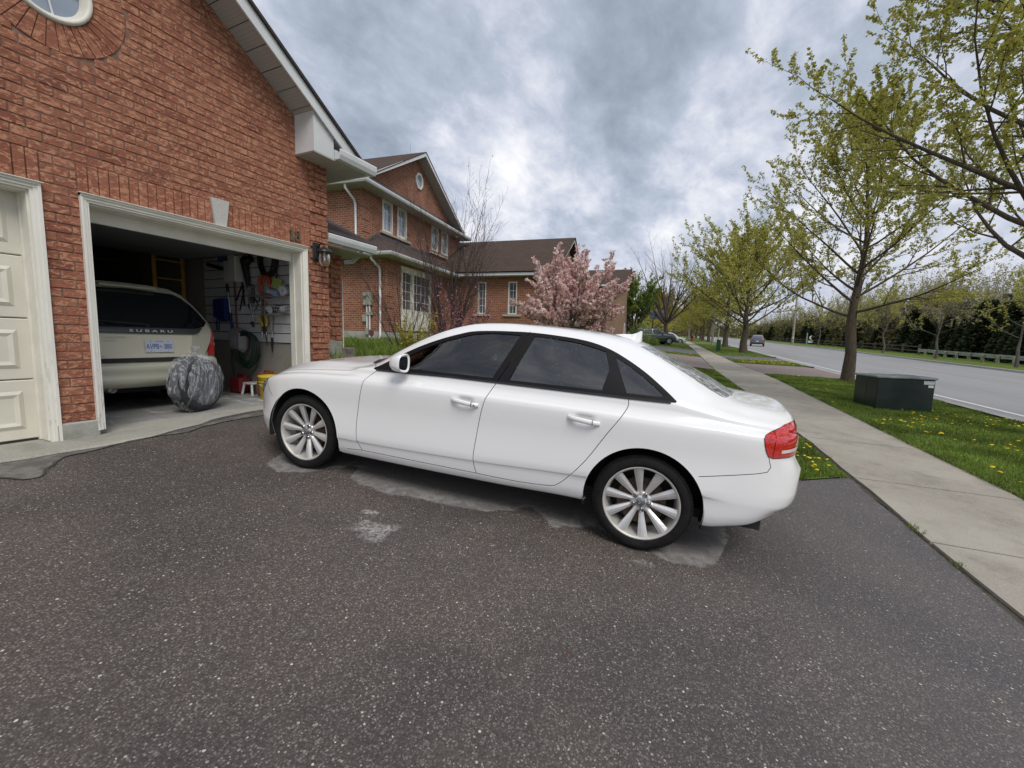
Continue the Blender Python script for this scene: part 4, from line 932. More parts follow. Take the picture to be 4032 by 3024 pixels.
# yellow ladder, shelving and boxes behind the car
t = thing('yellow_ladder', 'tall yellow step ladder standing behind the silver estate car', 'ladder'); mb = MB()
M_LAD = plain('yellow_ladder_paint', (0.46, 0.25, 0.03), 0.55, var=.15)
for (x, y) in ((3.86, 8.4), (4.28, 8.4)):
    mb = MB(); mb.bbox((x-.03, y-.015, ZFL), (x+.03, y+.015, 2.82), .004); mb.build('rail', M_LAD, t)
for z in (.7, 1.0, 1.3, 1.6, 1.9, 2.2, 2.5): mb = MB(); mb.bbox((3.87, 8.37, z), (4.27, 8.43, z+.025), .004); mb.build('rung', M_LAD, t)
t = thing('storage_shelf', 'dark shelving full of brown boxes at the back of the garage', 'shelving')
for z in (.9, 1.45, 2.0, 2.5): mb = MB(); mb.bbox((1.6, 9.4, z), (3.8, 10.0, z+.03), .005); mb.build('shelf', M_BR, t)
for i in range(9):
    z = (.93, 1.48, 2.03)[i % 3]; mb = MB(); x = 1.7+.66*(i//3)+rnd.uniform(0, .1); mb.bbox((x, 9.42, z), (x+rnd.uniform(.35, .5), 9.9, z+rnd.uniform(.25, .40)), .008)
    mb.build('cardboard_box', plain('brown_cardboard', (0.20, 0.11, 0.055), 0.8, var=.2), label=['flat brown box', 'tall brown box', 'squat brown carton'][i % 3]+' on the '+('lower', 'middle', 'upper')[i % 3]+' shelf at the '+('left', 'middle', 'right')[i//3]+' of the garage back', cat='box')
t = thing('roof_window', 'narrow bright window with white frame on the side wall behind the ladder', 'window')
for (x0, x1, y0, y1) in ((0, 0, 0, 0),):
    a = hitp(300+718/1.659, 750+350/1.659, (0, 1, 0), 8.9); b_ = hitp(300+795/1.659, 750+508/1.659, (0, 1, 0), 8.9)
    mb = MB(); mb.box((a.x-.02, 8.9, b_.z), (b_.x+.0, 8.94, a.z)); mb.build('shade', plain('white_shade', (0.72, 0.74, 0.76), 0.5), t)
    mb = MB(); 
    for f_ in (.33, .62): x = a.x+(b_.x-a.x)*f_; mb.box((x-.006, 8.885, b_.z), (x+.006, 8.9, a.z))
    mb.build('frame', M_GY, t)
t = thing('long_white_box', 'long white carton standing behind the red broom handle', 'carton'); a, c = D_(385, 235, .02), D_(460, 578, .02)
mb = MB(); mb.bbox((WX-.16, c.y, c.z), (WX-.02, a.y, 2.78), .01); mb.build('carton', plain('white_card', (0.66, 0.66, 0.60), 0.6, var=.08, sc=3), t); a, c = D_(330, 400, .02), D_(382, 578, .02)
mb = MB(); mb.bbox((WX-.12, c.y, c.z), (WX-.02, a.y, a.z), .01); mb.build('carton', M_SLAT, t)
t = thing('door_track', 'galvanised door track curving up beside the right jamb', 'door track'); mb = MB(); mb.tube([(WX-.14, 5.53, ZFL+.03), (WX-.14, 5.53, 2.25), (WX-.14, 5.60, 2.42), (WX-.14, 5.74, 2.52), (WX-.14, 6.0, 2.56), (WX-.14, 8.0, 2.58)], .020, 8); mb.build('rail', M_SV, t)
# bulb that is lit deep in the garage
t = thing('ceiling_bulb', 'warm lit bulb under the garage ceiling by the left jamb', 'light bulb', (2.62, 7.2, 2.58))
mb = MB(); mb.ell((0, 0, 0), (.035, .035, .042), 14, 10); em, tt, bb_ = mat('lit_bulb'); bb_.inputs['Emission Color'].default_value = (1.0, .62, .22, 1); bb_.inputs['Emission Strength'].default_value = 3.2; mb.build('bulb', em, t)
mb = MB(); mb.tube([(0, 0, .03), (0, 0, .10)], .02, 8); mb.tube([(0, 0, .10), (0, 0, .28)], .006, 6); mb.build('socket', M_SLAT, t)
mb = MB()
# tyre wrapped in clear plastic
t = thing('bagged_tyre', 'spare tyre wrapped in a clear plastic bag on the garage floor', 'tyre', (3.06, 5.83, ZFL)); t.rotation_euler = (0, 0, R(22))
mb = MB(); Mt = Matrix.Translation((0, 0, .335)) @ Matrix.Rotation(R(90), 4, 'X'); Tp = [(.20, -.09), (.24, -.115), (.29, -.115), (.325, -.09), (.333, -.05), (.333, .05), (.325, .09), (.29, .115), (.24, .115), (.20, .09), (.20, -.09)]
mb.lathe(Tp, 48, Mt); mb.build('tyre_ring', plain('old_tyre', (0.030, 0.030, 0.033), 0.8, var=.2), t)
mb = MB(); mb.lathe([(0, .03), (.06, .04), (.12, .02), (.19, .05), (.20, .08)], 32, Mt); mb.build('wheel_centre', plain('steel_rim', (0.11, 0.115, 0.13), 0.4, 0.6), t)
def m_film():
    m, tr_, b = mat('clear_plastic_film'); tr_.nodes.remove(b); out = tr_.nodes['Material Output']
    tp = tr_.nodes.new('ShaderNodeBsdfTransparent'); gl_ = tr_.nodes.new('ShaderNodeBsdfPrincipled'); gl_.inputs['Base Color'].default_value = (0.72, 0.74, 0.78, 1); gl_.inputs['Roughness'].default_value = 0.18
    c = tr_.nodes.new('ShaderNodeTexCoord'); mp = tr_.nodes.new('ShaderNodeMapping'); mp.inputs['Scale'].default_value = (1, 1, .35); tr_.links.new(c.outputs['Object'], mp.inputs[0])
    n = tr_.nodes.new('ShaderNodeTexNoise'); n.inputs['Scale'].default_value = 7; n.inputs['Detail'].default_value = 6; n.inputs['Distortion'].default_value = 1.4; n.inputs['Roughness'].default_value = .6; tr_.links.new(mp.outputs[0], n.inputs[0])
    ab = tr_.nodes.new('ShaderNodeMath'); ab.operation = 'SUBTRACT'; ab.inputs[1].default_value = .5; tr_.links.new(n.outputs[0], ab.inputs[0]); a2 = tr_.nodes.new('ShaderNodeMath'); a2.operation = 'ABSOLUTE'; tr_.links.new(ab.outputs[0], a2.inputs[0])
    r_ = tr_.nodes.new('ShaderNodeMapRange'); r_.inputs[1].default_value = 0.0; r_.inputs[2].default_value = .036; r_.inputs[3].default_value = .50; r_.inputs[4].default_value = .15; tr_.links.new(a2.outputs[0], r_.inputs[0])
    bp = tr_.nodes.new('ShaderNodeBump'); bp.inputs['Strength'].default_value = 1; bp.inputs['Distance'].default_value = .09; tr_.links.new(n.outputs[0], bp.inputs['Height']); tr_.links.new(bp.outputs[0], gl_.inputs['Normal'])
    mx_ = tr_.nodes.new('ShaderNodeMixShader'); tr_.links.new(r_.outputs[0], mx_.inputs[0]); tr_.links.new(tp.outputs[0], mx_.inputs[1]); tr_.links.new(gl_.outputs[0], mx_.inputs[2]); tr_.links.new(mx_.outputs[0], out.inputs[0]); return m
M_FILM = m_film()
mb = MB(); vs = []; n, m = 64, 30
for i in range(m+1):
    ph = math.pi*i/m
    for k in range(n):
        a = 2*math.pi*k/n; x, y, z = math.sin(ph)*math.cos(a), math.sin(ph)*math.sin(a), -math.cos(ph)
        p = Vector((x*.365, y*.19, z*.365)); q = 1+.16*noise.noise(Vector((a*0+x*2.2, y*5, z*2.2)))+.05*noise.noise(Vector((x*7, y*7, z*6)))
        p *= q; p.z = max(p.z+.365, .006)
        if z > .8: p.x *= (1-(z-.8)*3.2)*1.0; p.y *= (1-(z-.8)*3.2); 
        vs.append(p)
mb.add(vs, [(i*n+k, i*n+(k+1) % n, (i+1)*n+(k+1) % n, (i+1)*n+k) for i in range(m) for k in range(n)], 0, True)
top = Vector((0, 0, .73)); rr_ = random.Random(3)
for k in range(9):                                         # gathered neck of the bag
    a = 2*math.pi*k/9; d = Vector((math.cos(a), math.sin(a)*.6, 0)); mb.add([top+d*.02, top+d.cross(Vector((0, 0, 1)))*.03+Vector((0, 0, .01)), top+d*rr_.uniform(.05, .12)+Vector((0, 0, rr_.uniform(.05, .11))), top+d*.06+Vector((0, 0, .08))-d.cross(Vector((0, 0, 1)))*.04], [(0, 1, 2, 3)], 0, True)
mb.build('plastic_bag', M_FILM, t)
for k in range(8):                                         # raised folds of film
    mb = MB(); a0 = rr_.uniform(-1, 1); L = []
    for j in range(9): s_ = j/8; L.append(Vector((.36*math.sin(a0*(.2+s_))*.9, -.19*math.cos(a0*.6)*(.5+.5*math.sin(math.pi*s_))-.012, .70-.62*s_)))
    mb.tube(L, [.001+.003*math.sin(math.pi*j/8) for j in range(9)], 4); mb.build('film_fold', M_FILM, t)
Mtx = Matrix.Translation((.20, -.205, .20)) @ RX; o = text_obj('ZODC', .07, 'tyre_lettering', M_BK, t, Mtx, .001)
# ------------------------------------------------------------------ the white saloon
def tab(*kv):
    xs = np.array(kv[0::2], float); ys = np.array(kv[1::2], float); o = np.argsort(xs); xs = xs[o]; ys = ys[o]
    h = np.diff(xs); d = np.diff(ys)/h; m = np.zeros(len(xs)); m[0] = d[0]; m[-1] = d[-1]
    for i in range(1, len(xs)-1):
        if d[i-1]*d[i] > 0: w1 = 2*h[i]+h[i-1]; w2 = h[i]+2*h[i-1]; m[i] = (w1+w2)/(w1/d[i-1]+w2/d[i])
    def f(x):
        x = min(max(x, xs[0]), xs[-1]); i = min(max(int(np.searchsorted(xs, x))-1, 0), len(h)-1); t = (x-xs[i])/h[i]
        return float((2*t**3-3*t*t+1)*ys[i]+(t**3-2*t*t+t)*h[i]*m[i]+(-2*t**3+3*t*t)*ys[i+1]+(t**3-t*t)*h[i]*m[i+1])
    return f
tW = tab(-2.385, .30, -2.37, .47, -2.34, .62, -2.28, .735, -2.20, .80, -2.08, .848, -1.9, .882, -1.7, .898, -1.4, .906, -0.8, .910, 0, .912, .8, .908, 1.2, .904, 1.45, .898, 1.65, .880, 1.80, .850, 1.92, .805, 2.02, .745, 2.12, .655, 2.20, .54, 2.25, .40, 2.275, .26)
tZB = tab(-2.385, .42, -2.30, .385, -2.2, .345, -2.1, .305, -1.95, .268, -1.8, .24, -1.0, .246, -.4, .226, 1.0, .200, 1.8, .195, 2.0, .205, 2.15, .225, 2.275, .27)
tZC = tab(-2.385, .47, -1.0, .435, -.2, .388, .9, .348, 1.6, .34, 2.0, .36, 2.275, .40)
tZT = tab(-2.385, .872, -2.03, .880, -1.75, .889, -1.25, .888, -.25, .878, .235, .872, .8, .857, 1.16, .839, 1.47, .813, 1.70, .775, 1.85, .735, 2.0, .675, 2.12, .61, 2.2, .56, 2.275, .50)
tZ9 = tab(-2.385, .915, -2.3, .922, -2.1, .936, -1.8, .966, -1.65, .990, -1.5, 1.010, -1.2, 1.004, -.8, .997, -.3, .988, .07, .982, .48, .962, .72, .950, .90, .937, 1.02, .907, 1.18, .888, 1.42, .860, 1.68, .822, 1.81, .786, 1.92, .74, 2.0, .70, 2.12, .635, 2.2, .585, 2.275, .52)
tR9 = tab(-2.385, .92, -2.2, .92, -1.9, .935, -1.5, .945, -.8, .945, .5, .942, .8, .925, 1.0, .895, 1.4, .875, 1.8, .88, 2.1, .90, 2.275, .92)
tZ11 = tab(-2.385, .955, -2.33, .985, -2.2, 1.000, -2.0, 1.022, -1.9, 1.036, -1.82, 1.060, -1.7, 1.115, -1.58, 1.178, -1.4, 1.262, -1.247, 1.322, -1.1, 1.360, -.9, 1.384, -.6, 1.397, -.3, 1.397, -.1, 1.385, .04, 1.366, .18, 1.328, .39, 1.243, .61, 1.118, .80, .992, .9, .955, 1.0, .952, 1.2, .945, 1.42, .925, 1.65, .885, 1.8, .850, 1.92, .805, 2.05, .74, 2.12, .695, 2.2, .63, 2.275, .55)
tR11 = tab(-2.385, .70, -2.2, .74, -2.0, .745, -1.82, .72, -1.5, .675, -1.2, .645, -.6, .655, -.1, .66, .2, .68, .5, .715, .8, .775, .95, .78, 1.2, .72, 1.6, .68, 2.275, .66)
tZ12 = tab(-2.385, .965, -2.33, 1.01, -2.2, 1.026, -2.0, 1.045, -1.93, 1.058, -1.86, 1.093, -1.7, 1.165, -1.5, 1.255, -1.3, 1.335, -1.1, 1.388, -.9, 1.409, -.6, 1.420, -.3, 1.418, -.1, 1.406, .05, 1.385, .2, 1.343, .4, 1.26, .6, 1.16, .8, 1.045, .93, .985, 1.05, .968, 1.2, .960, 1.42, .937, 1.65, .90, 1.8, .866, 1.92, .822, 2.05, .758, 2.12, .712, 2.2, .645, 2.275, .56)
tR12 = tab(-2.385, .48, -2, .52, -1.5, .50, -.6, .50, .2, .52, .8, .58, 1.0, .56, 1.6, .48, 2.275, .45)
tZ14 = tab(-2.385, .975, -2.34, 1.035, -2.25, 1.050, -2.1, 1.058, -1.98, 1.066, -1.92, 1.090, -1.88, 1.112, -1.6, 1.240, -1.4, 1.325, -1.3, 1.362, -1.15, 1.398, -.9, 1.422, -.6, 1.432, -.3, 1.430, -.1, 1.420, .05, 1.402, .2, 1.362, .4, 1.285, .6, 1.195, .8, 1.092, .95, 1.012, 1.02, .992, 1.1, .985, 1.35, .966, 1.62, .922, 1.8, .885, 1.92, .842, 2.05, .775, 2.12, .728, 2.2, .66, 2.275, .57)
HD = [(-0.105, .815), (-0.975, .822)]                     # door-handle bowls
def station(x):
    W = tW(x); zb = tZB(x); zc = tZC(x); zt = tZT(x); z9 = tZ9(x); y9 = W*tR9(x); z11 = tZ11(x); y11 = W*tR11(x); z12 = tZ12(x); y12 = W*tR12(x); z14 = tZ14(x)
    cs = 1-sstep(1.75, 1.95, abs(x)); fl = 0.010*(math.exp(-((x-1.40)/.42)**2)+math.exp(-((x+1.40)/.42)**2))
    P = [(W-.13, zb), (W-.055, zb+.006), (W-.026, zb+.045), (W-.001+fl*.7-.004*(1-cs), zc-.010-.03*(1-cs)), (W+.006*cs+fl, zc+.006), (W+.001+fl, (zc+zt)/2), (W+.005+fl*.4, zt-.006), (W-.013, zt+.013), (W*.3+y9*.7-.004, zt+(z9-zt)*.5), (y9, z9),
         ((y9+y11)/2+.022*min(1, max(0, (z11-z9)/.3)), (z9+z11)/2), (y11, z11), (y12, z12), (y12*.5, z12+(z14-z12)*.72), (0, z14)]
    return P
NV = 14
_cache = {}
def stc(x):
    k = round(x, 5)
    if k not in _cache: _cache[k] = np.array(station(k))
    return _cache[k]
def surf(x, v):
    P = stc(x); v = min(max(v, 0), NV); i = min(int(v), NV-1); t = v-i
    p1, p2 = P[i], P[i+1]; p0 = P[i-1] if i > 0 else 2*p1-p2; p3 = P[i+2] if i+2 <= NV else np.array((-P[NV-1][0], P[NV-1][1]))
    d1 = np.linalg.norm(p1-p0)**.5+1e-6; d2 = np.linalg.norm(p2-p1)**.5+1e-6; d3 = np.linalg.norm(p3-p2)**.5+1e-6
    m1 = (p1-p0)/d1-(p2-p0)/(d1+d2)+(p2-p1)/d2; m2 = (p2-p1)/d2-(p3-p1)/(d2+d3)+(p3-p2)/d3; m1 = m1*d2; m2 = m2*d2
    q = (2*t**3-3*t*t+1)*p1+(t**3-2*t*t+t)*m1+(-2*t**3+3*t*t)*p2+(t**3-t*t)*m2
    y, z = float(q[0]), float(q[1]); x0_ = x
    if x < -2.02: x = x+(.055*sstep(.66, .76, z)+.10*(1-sstep(.30, .50, z)))*min(1, (-2.02-x)/.34)**1.3
    if 4 < v < 8:
        for hx, hzz in HD: y -= .017*math.exp(-(((x0_-hx)/.062)**4+((z-hzz)/.036)**4))
    return Vector((x, y, z))
def v_of_z(x, z, lo=0.0, hi=11.0):
    for _ in range(26):
        m = (lo+hi)/2
        if surf(x, m).z < z: lo = m
        else: hi = m
    return (lo+hi)/2
def v_of_y(x, y, lo=8.0, hi=14.0):
    for _ in range(26):
        m = (lo+hi)/2
        if surf(x, m).y > y: lo = m
        else: hi = m
    return (lo+hi)/2
def S(pts, k=4):                                          # side outline (x,z) -> (x,v), resampled
    o = []
    n = len(pts)
    for i in range(n):
        a, b_ = pts[i], pts[(i+1) % n]; L = math.hypot(b_[0]-a[0], b_[1]-a[1]); m = max(1, int(L/.035))
        for j in range(m): x = a[0]+(b_[0]-a[0])*j/m; z = a[1]+(b_[1]-a[1])*j/m; o.append((x, v_of_z(x, z)))
    return o
def SL(pts):
    o = []
    for a, b_ in zip(pts, pts[1:]):
        L = math.hypot(b_[0]-a[0], b_[1]-a[1]); m = max(1, int(L/.03))
        for j in range(m): x = a[0]+(b_[0]-a[0])*j/m; z = a[1]+(b_[1]-a[1])*j/m; o.append((x, v_of_z(x, z)))
    x, z = pts[-1]; o.append((x, v_of_z(x, z))); return o
def TL(pts):
    o = []
    for a, b_ in zip(pts, pts[1:]):
        L = math.hypot(b_[0]-a[0], b_[1]-a[1]); m = max(1, int(L/.05))
        for j in range(m): x = a[0]+(b_[0]-a[0])*j/m; y = a[1]+(b_[1]-a[1])*j/m; o.append((x, v_of_y(x, y)))
    x, y = pts[-1]; o.append((x, v_of_y(x, y))); return o
def curve(pts, n=6):                                      # catmull through points
    o = []; P = [pts[0]]+list(pts)+[pts[-1]]
    for i in range(1, len(P)-2):
        for j in range(n):
            t = j/n; o.append(tuple(.5*((2*P[i][k])+(-P[i-1][k]+P[i+1][k])*t+(2*P[i-1][k]-5*P[i][k]+4*P[i+1][k]-P[i+2][k])*t*t+(-P[i-1][k]+3*P[i][k]-3*P[i+1][k]+P[i+2][k])*t**3) for k in (0, 1)))
    o.append(tuple(pts[-1])); return o
belt = [(.735, .945), (.48, .957), (.07, .976), (-.31, .984), (-.81, .993), (-1.23, 1.002), (-1.50, 1.010)]
dlo_top = curve([(.765, .955), (.53, 1.108), (.32, 1.214), (.11, 1.294), (-.06, 1.336), (-.42, 1.362), (-.70, 1.358), (-.90, 1.341), (-1.05, 1.305), (-1.18, 1.250), (-1.32, 1.174), (-1.45, 1.086), (-1.535, 1.022)])
dlo = belt[::-1]+dlo_top[1:]
dlo = [(-1.50, 1.010)]+belt[::-1][1:]+dlo_top+[(-1.53, 1.012)]
def dedupe(L):
    o = []
    for p in L:
        if not o or math.hypot(p[0]-o[-1][0], p[1]-o[-1][1]) > 1e-4: o.append(p)
    return o
dlo = dedupe(dlo)
g_front = dedupe([(.60, .985)]+[(.30, .996), (-.05, 1.004), (-.275, 1.010)]+[(-.335, 1.165), (-.398, 1.335)]+curve([(-.398, 1.335), (-.20, 1.330), (-.03, 1.307), (.14, 1.252), (.33, 1.172), (.50, 1.075), (.585, 1.012), (.60, .985)])[1:-1])
g_rear = dedupe([(-.402, 1.012), (-.80, 1.022), (-1.060, 1.028), (-1.085, 1.165), (-1.040, 1.283)]+curve([(-1.040, 1.283), (-.85, 1.320), (-.65, 1.336), (-.505, 1.338)])[1:]+[(-.452, 1.17)])
g_quart = dedupe([(-1.222, 1.032), (-1.435, 1.036), (-1.455, 1.046)]+curve([(-1.455, 1.046), (-1.33, 1.132), (-1.21, 1.204), (-1.108, 1.256)])[1:]+[(-1.125, 1.225)])
tri_p = [(-1.055, 1.027), (-1.135, 1.033), (-1.085, 1.16), (-1.045, 1.21), (-1.035, 1.15)]
lamp_r = curve([(-2.052, .872), (-2.06, .888), (-2.13, .918), (-2.21, .948), (-2.30, .962), (-2.365, .958)], 4)+[(-2.375, .80)]+curve([(-2.37, .785), (-2.25, .768), (-2.13, .758), (-2.095, .768), (-2.075, .80), (-2.06, .84), (-2.052, .872)], 4)[:-1]
lamp_f = [(1.86, .735), (1.915, .725), (1.96, .70), (2.03, .655), (2.12, .60), (2.18, .55), (2.12, .535), (2.03, .565), (1.97, .605), (1.92, .655), (1.88, .70)]
d1f = curve([(.705, .949), (.775, .889), (.806, .792), (.833, .618), (.838, .46), (.822, .347), (.785, .278)], 4)
d1b = curve([(-.317, .986), (-.27, .894), (-.233, .745), (-.209, .522), (-.206, .379), (-.232, .292)], 4)
d2b = curve([(-1.237, 1.004), (-1.243, .95), (-1.208, .875), (-1.131, .748), (-1.025, .562), (-.92, .421), (-.849, .345), (-.783, .316), (-.55, .296), (-.232, .292)], 4)
door1 = dedupe([(.705, .949)]+belt[1:3]+d1b+[(.28, .283)]+d1f[::-1][:-1])
door2 = dedupe(d1b[::-1]+belt[4:6]+d2b[:-1])
def clean(P): P = dedupe(P); return P[:-1] if math.hypot(P[0][0]-P[-1][0], P[0][1]-P[-1][1]) < 1e-4 else P
def circ_p(cx, cz, r, n=72): return [(cx+r*math.cos(2*math.pi*i/n), cz+r*math.sin(2*math.pi*i/n)) for i in range(n)]
AR = [(1.404, .322, .383), (-1.404, .322, .380)]
# gap lines as (x,v) polylines
gaps = []
def gap(pl): gaps.append(pl)
gap(SL(d1f)); gap(SL(d1b)); gap(SL(d2b))
gap(SL([(.785, .278), (.28, .285), (-.232, .293)])); gap(SL([(.94, .262), (.785, .278)]))
gap(SL(curve([(.735, .957), (.80, .975), (.88, .950), (.95, .922), (1.02, .905), (1.18, .886), (1.42, .858), (1.68, .820), (1.83, .775), (1.90, .745)], 3)))
gap(SL([(1.90, .735), (1.86, .65), (1.79, .58)])); gap(SL([(-1.72, .580), (-2.05, .652), (-2.10, .668), (-2.118, .700), (-2.10, .762)]))
gap(SL([(-.46, 1.368), (-.40, 1.19), (-.318, .99)]))
ws = TL(curve([(.085, .0), (.08, .25), (.055, .45), (.03, .565)], 3))+TL(curve([(.03, .575), (.2, .60), (.4, .635), (.6, .665), (.76, .69)], 3))+TL(curve([(.78, .69), (.86, .60), (.95, .40), (.995, .2), (1.0, 0)], 3))
rw = TL(curve([(-1.325, 0), (-1.31, .25), (-1.285, .42), (-1.262, .515)], 3))+TL(curve([(-1.262, .53), (-1.40, .565), (-1.58, .595), (-1.72, .615), (-1.835, .625)], 3))+TL(curve([(-1.85, .61), (-1.91, .45), (-1.94, .25), (-1.952, 0)], 3))
cowl = TL([(1.0, 0), (.995, .2), (.95, .40), (.86, .60), (.79, .69)])+TL([(.83, .70), (.93, .62), (1.02, .42), (1.07, .2), (1.075, 0)])
def wrapA(L): return L
VS = 0.085                                                # v units -> metres for triangulation
def thick(pl, w=.0023):
    o1 = []; o2 = []
    for i, (x, v) in enumerate(pl):
        a = pl[max(i-1, 0)]; b_ = pl[min(i+1, len(pl)-1)]
        pa = surf(a[0], a[1]); pb = surf(b_[0], b_[1]); L = (pb-pa).length+1e-9
        # offset in parameter space, scaled to metres
        e = 1e-2; dv = (surf(x, min(v+e, NV))-surf(x, max(v-e, 0))).length/(2*e)+1e-6
        tx, tv = (b_[0]-a[0]), (b_[1]-a[1])*dv; n = math.hypot(tx, tv)+1e-9; nx, nv = -tv/n*w, tx/n*w/dv
        o1.append((x+nx, v+nv)); o2.append((x-nx, v-nv))
    return o1+o2[::-1]
def pip(q, poly):
    c = False
    for i in range(len(poly)):
        a, b_ = poly[i], poly[i-1]
        if (a[1] > q[1]) != (b_[1] > q[1]) and q[0] < (b_[0]-a[0])*(q[1]-a[1])/(b_[1]-a[1])+a[0]: c = not c
    return c
regions = [('arch', clean(S(circ_p(*AR[0])))), ('arch', clean(S(circ_p(*AR[1]))))]
regions += [('gap', thick(g)) for g in gaps]
regions += [('glass_front', clean(S(g_front))), ('glass_rear', clean(S(g_rear))), ('glass_quarter', clean(S(g_quart)))]
regions += [('frame', clean(S(dlo))), ('lamp_r', clean(S(lamp_r))), ('lamp_f', clean(S(lamp_f))), ('windscreen', ws), ('rear_window', rw), ('cowl', cowl), ('door1', clean(S(door1))), ('door2', clean(S(door2)))]
X0, X1 = -2.38, 2.27
pts = []; edges = []
for nm, P in regions:
    b0 = len(pts); n = len(P)
    for x, v in P: pts.append((min(max(x, X0), X1), min(max(v, 0.0), NV)))
    edges += [(b0+i, b0+(i+1) % n) for i in range(n)]
gx = list(np.linspace(X0, X1, 118)); gx = sorted(set([round(float(g), 4) for g in gx]+[-2.375, -2.36, -2.35, -2.33, 2.255, 2.24]))
gv = [0, .35, .7, 1, 1.3, 1.6, 2, 2.4, 2.7, 3, 3.25, 3.5, 3.75, 4, 4.3, 4.6, 5, 5.3, 5.6, 5.8, 6, 6.25, 6.5, 6.75, 7, 7.3, 7.6, 8, 8.35, 8.7, 9, 9.3, 9.65, 10, 10.35, 10.7, 11, 11.25, 11.5, 11.75, 12, 12.3, 12.65, 13, 13.35, 13.7, 14]
for i, x in enumerate(gx):
    for j, v in enumerate(gv): pts.append((x, v))
for hx, hzz in HD:
    for i in range(15):
        for j in range(9):
            x = hx-.10+.2*i/14; z = hzz-.06+.12*j/8; pts.append((x, v_of_z(x, z)))
nb = len(pts); pts += [(X0, 0), (X1, 0), (X1, NV), (X0, NV)]; edges += [(nb, nb+1), (nb+1, nb+2), (nb+2, nb+3), (nb+3, nb)]
r = geometry.delaunay_2d_cdt([Vector((x, v*VS)) for x, v in pts], edges, [], 0, 1e-6)
CV = [(p.x, p.y/VS) for p in r[0]]; CP = [surf(x, v) for x, v in CV]
def surf_n(x, v):
    e = 2e-3; a = surf(min(x+e, X1), v)-surf(max(x-e, X0), v); b_ = surf(x, min(v+e*6, NV))-surf(x, max(v-e*6, 0)); n = b_.cross(a)
    if n.length < 1e-12: return Vector((0, 0, 1))
    n.normalize(); return n if (n.y > -0.2 or v > 12) else -n
CN = [surf_n(x, v) for x, v in CV]
CN = [(-n if (n.z < -0.3 and v > 8) else n) for n, (x, v) in zip(CN, CV)]
bbs = [(nm, P, min(p[0] for p in P), max(p[0] for p in P), min(p[1] for p in P), max(p[1] for p in P)) for nm, P in regions]
parts = {}
gapx = lambda x: 1.90-0.0
for f in r[2]:
    x = sum(CV[i][0] for i in f)/3; v = sum(CV[i][1] for i in f)/3; nm = None
    for (k_, P, a, b_, c, d) in bbs:
        if a <= x <= b_ and c <= v <= d and pip((x, v), P): nm = k_; break
    if nm is None:
        p = surf(x, v)
        if p.x > 0.78 and (v > 9.0 and not (p.x < 1.06 and False)) and p.z < 1.2 and v > v_of_z(x, tZ9(x)-.002) and x < 1.92: nm = 'bonnet'
        elif x > 1.80 and p.z < .74 and (x > 1.90 or p.z < .58+(x-1.79)*1.1): nm = 'front_bumper'
        elif x > 1.92: nm = 'front_bumper'
        elif x < -1.70 and p.z < .578+(-1.70-x)*.21 and p.z < .69: nm = 'rear_bumper'
        elif x < -2.108 and p.z < .765: nm = 'rear_bumper'
        elif x < -1.90 and abs(p.y) < .66 and v > 10.5: nm = 'boot_lid'
        elif v < 2.4 and -1.03 < x < 1.03: nm = 'sill'
        else: nm = 'body'
    parts.setdefault(nm, []).append(tuple(f))
# ---- car materials
def m_paint(name, col, wet=True):
    b = NB(name, 0.28, spec=0.5, coat=0.9); b.b.inputs['Coat Roughness'].default_value = 0.04
    n = b.noise(4, 4); b.color(b.mix(n, tuple(c*.985 for c in col), col))
    g = b.n('ShaderNodeNewGeometry'); up = b.sep(g.outputs['Normal'])[2]
    v = b.vor(120, rnd_=1.0); drop = b.smooth(v, 0.34, 0.10); msk = b.math('MULTIPLY', drop, b.smooth(up, 0.55, 0.9)); msk = b.math('MULTIPLY', msk, b.smooth(b.noise(22, 3), 0.45, 0.55))
    if wet:
        x = b.n('ShaderNodeBump'); x.inputs['Strength'].default_value = 0.35; x.inputs['Distance'].default_value = 0.002; b.l(msk, x.inputs['Height']); b.l(x.outputs[0], b.b.inputs['Coat Normal']); b.l(x.outputs[0], b.b.inputs['Normal'])
    return b.m
M_PAINT = m_paint('pearl_white_paint', (0.84, 0.83, 0.81))
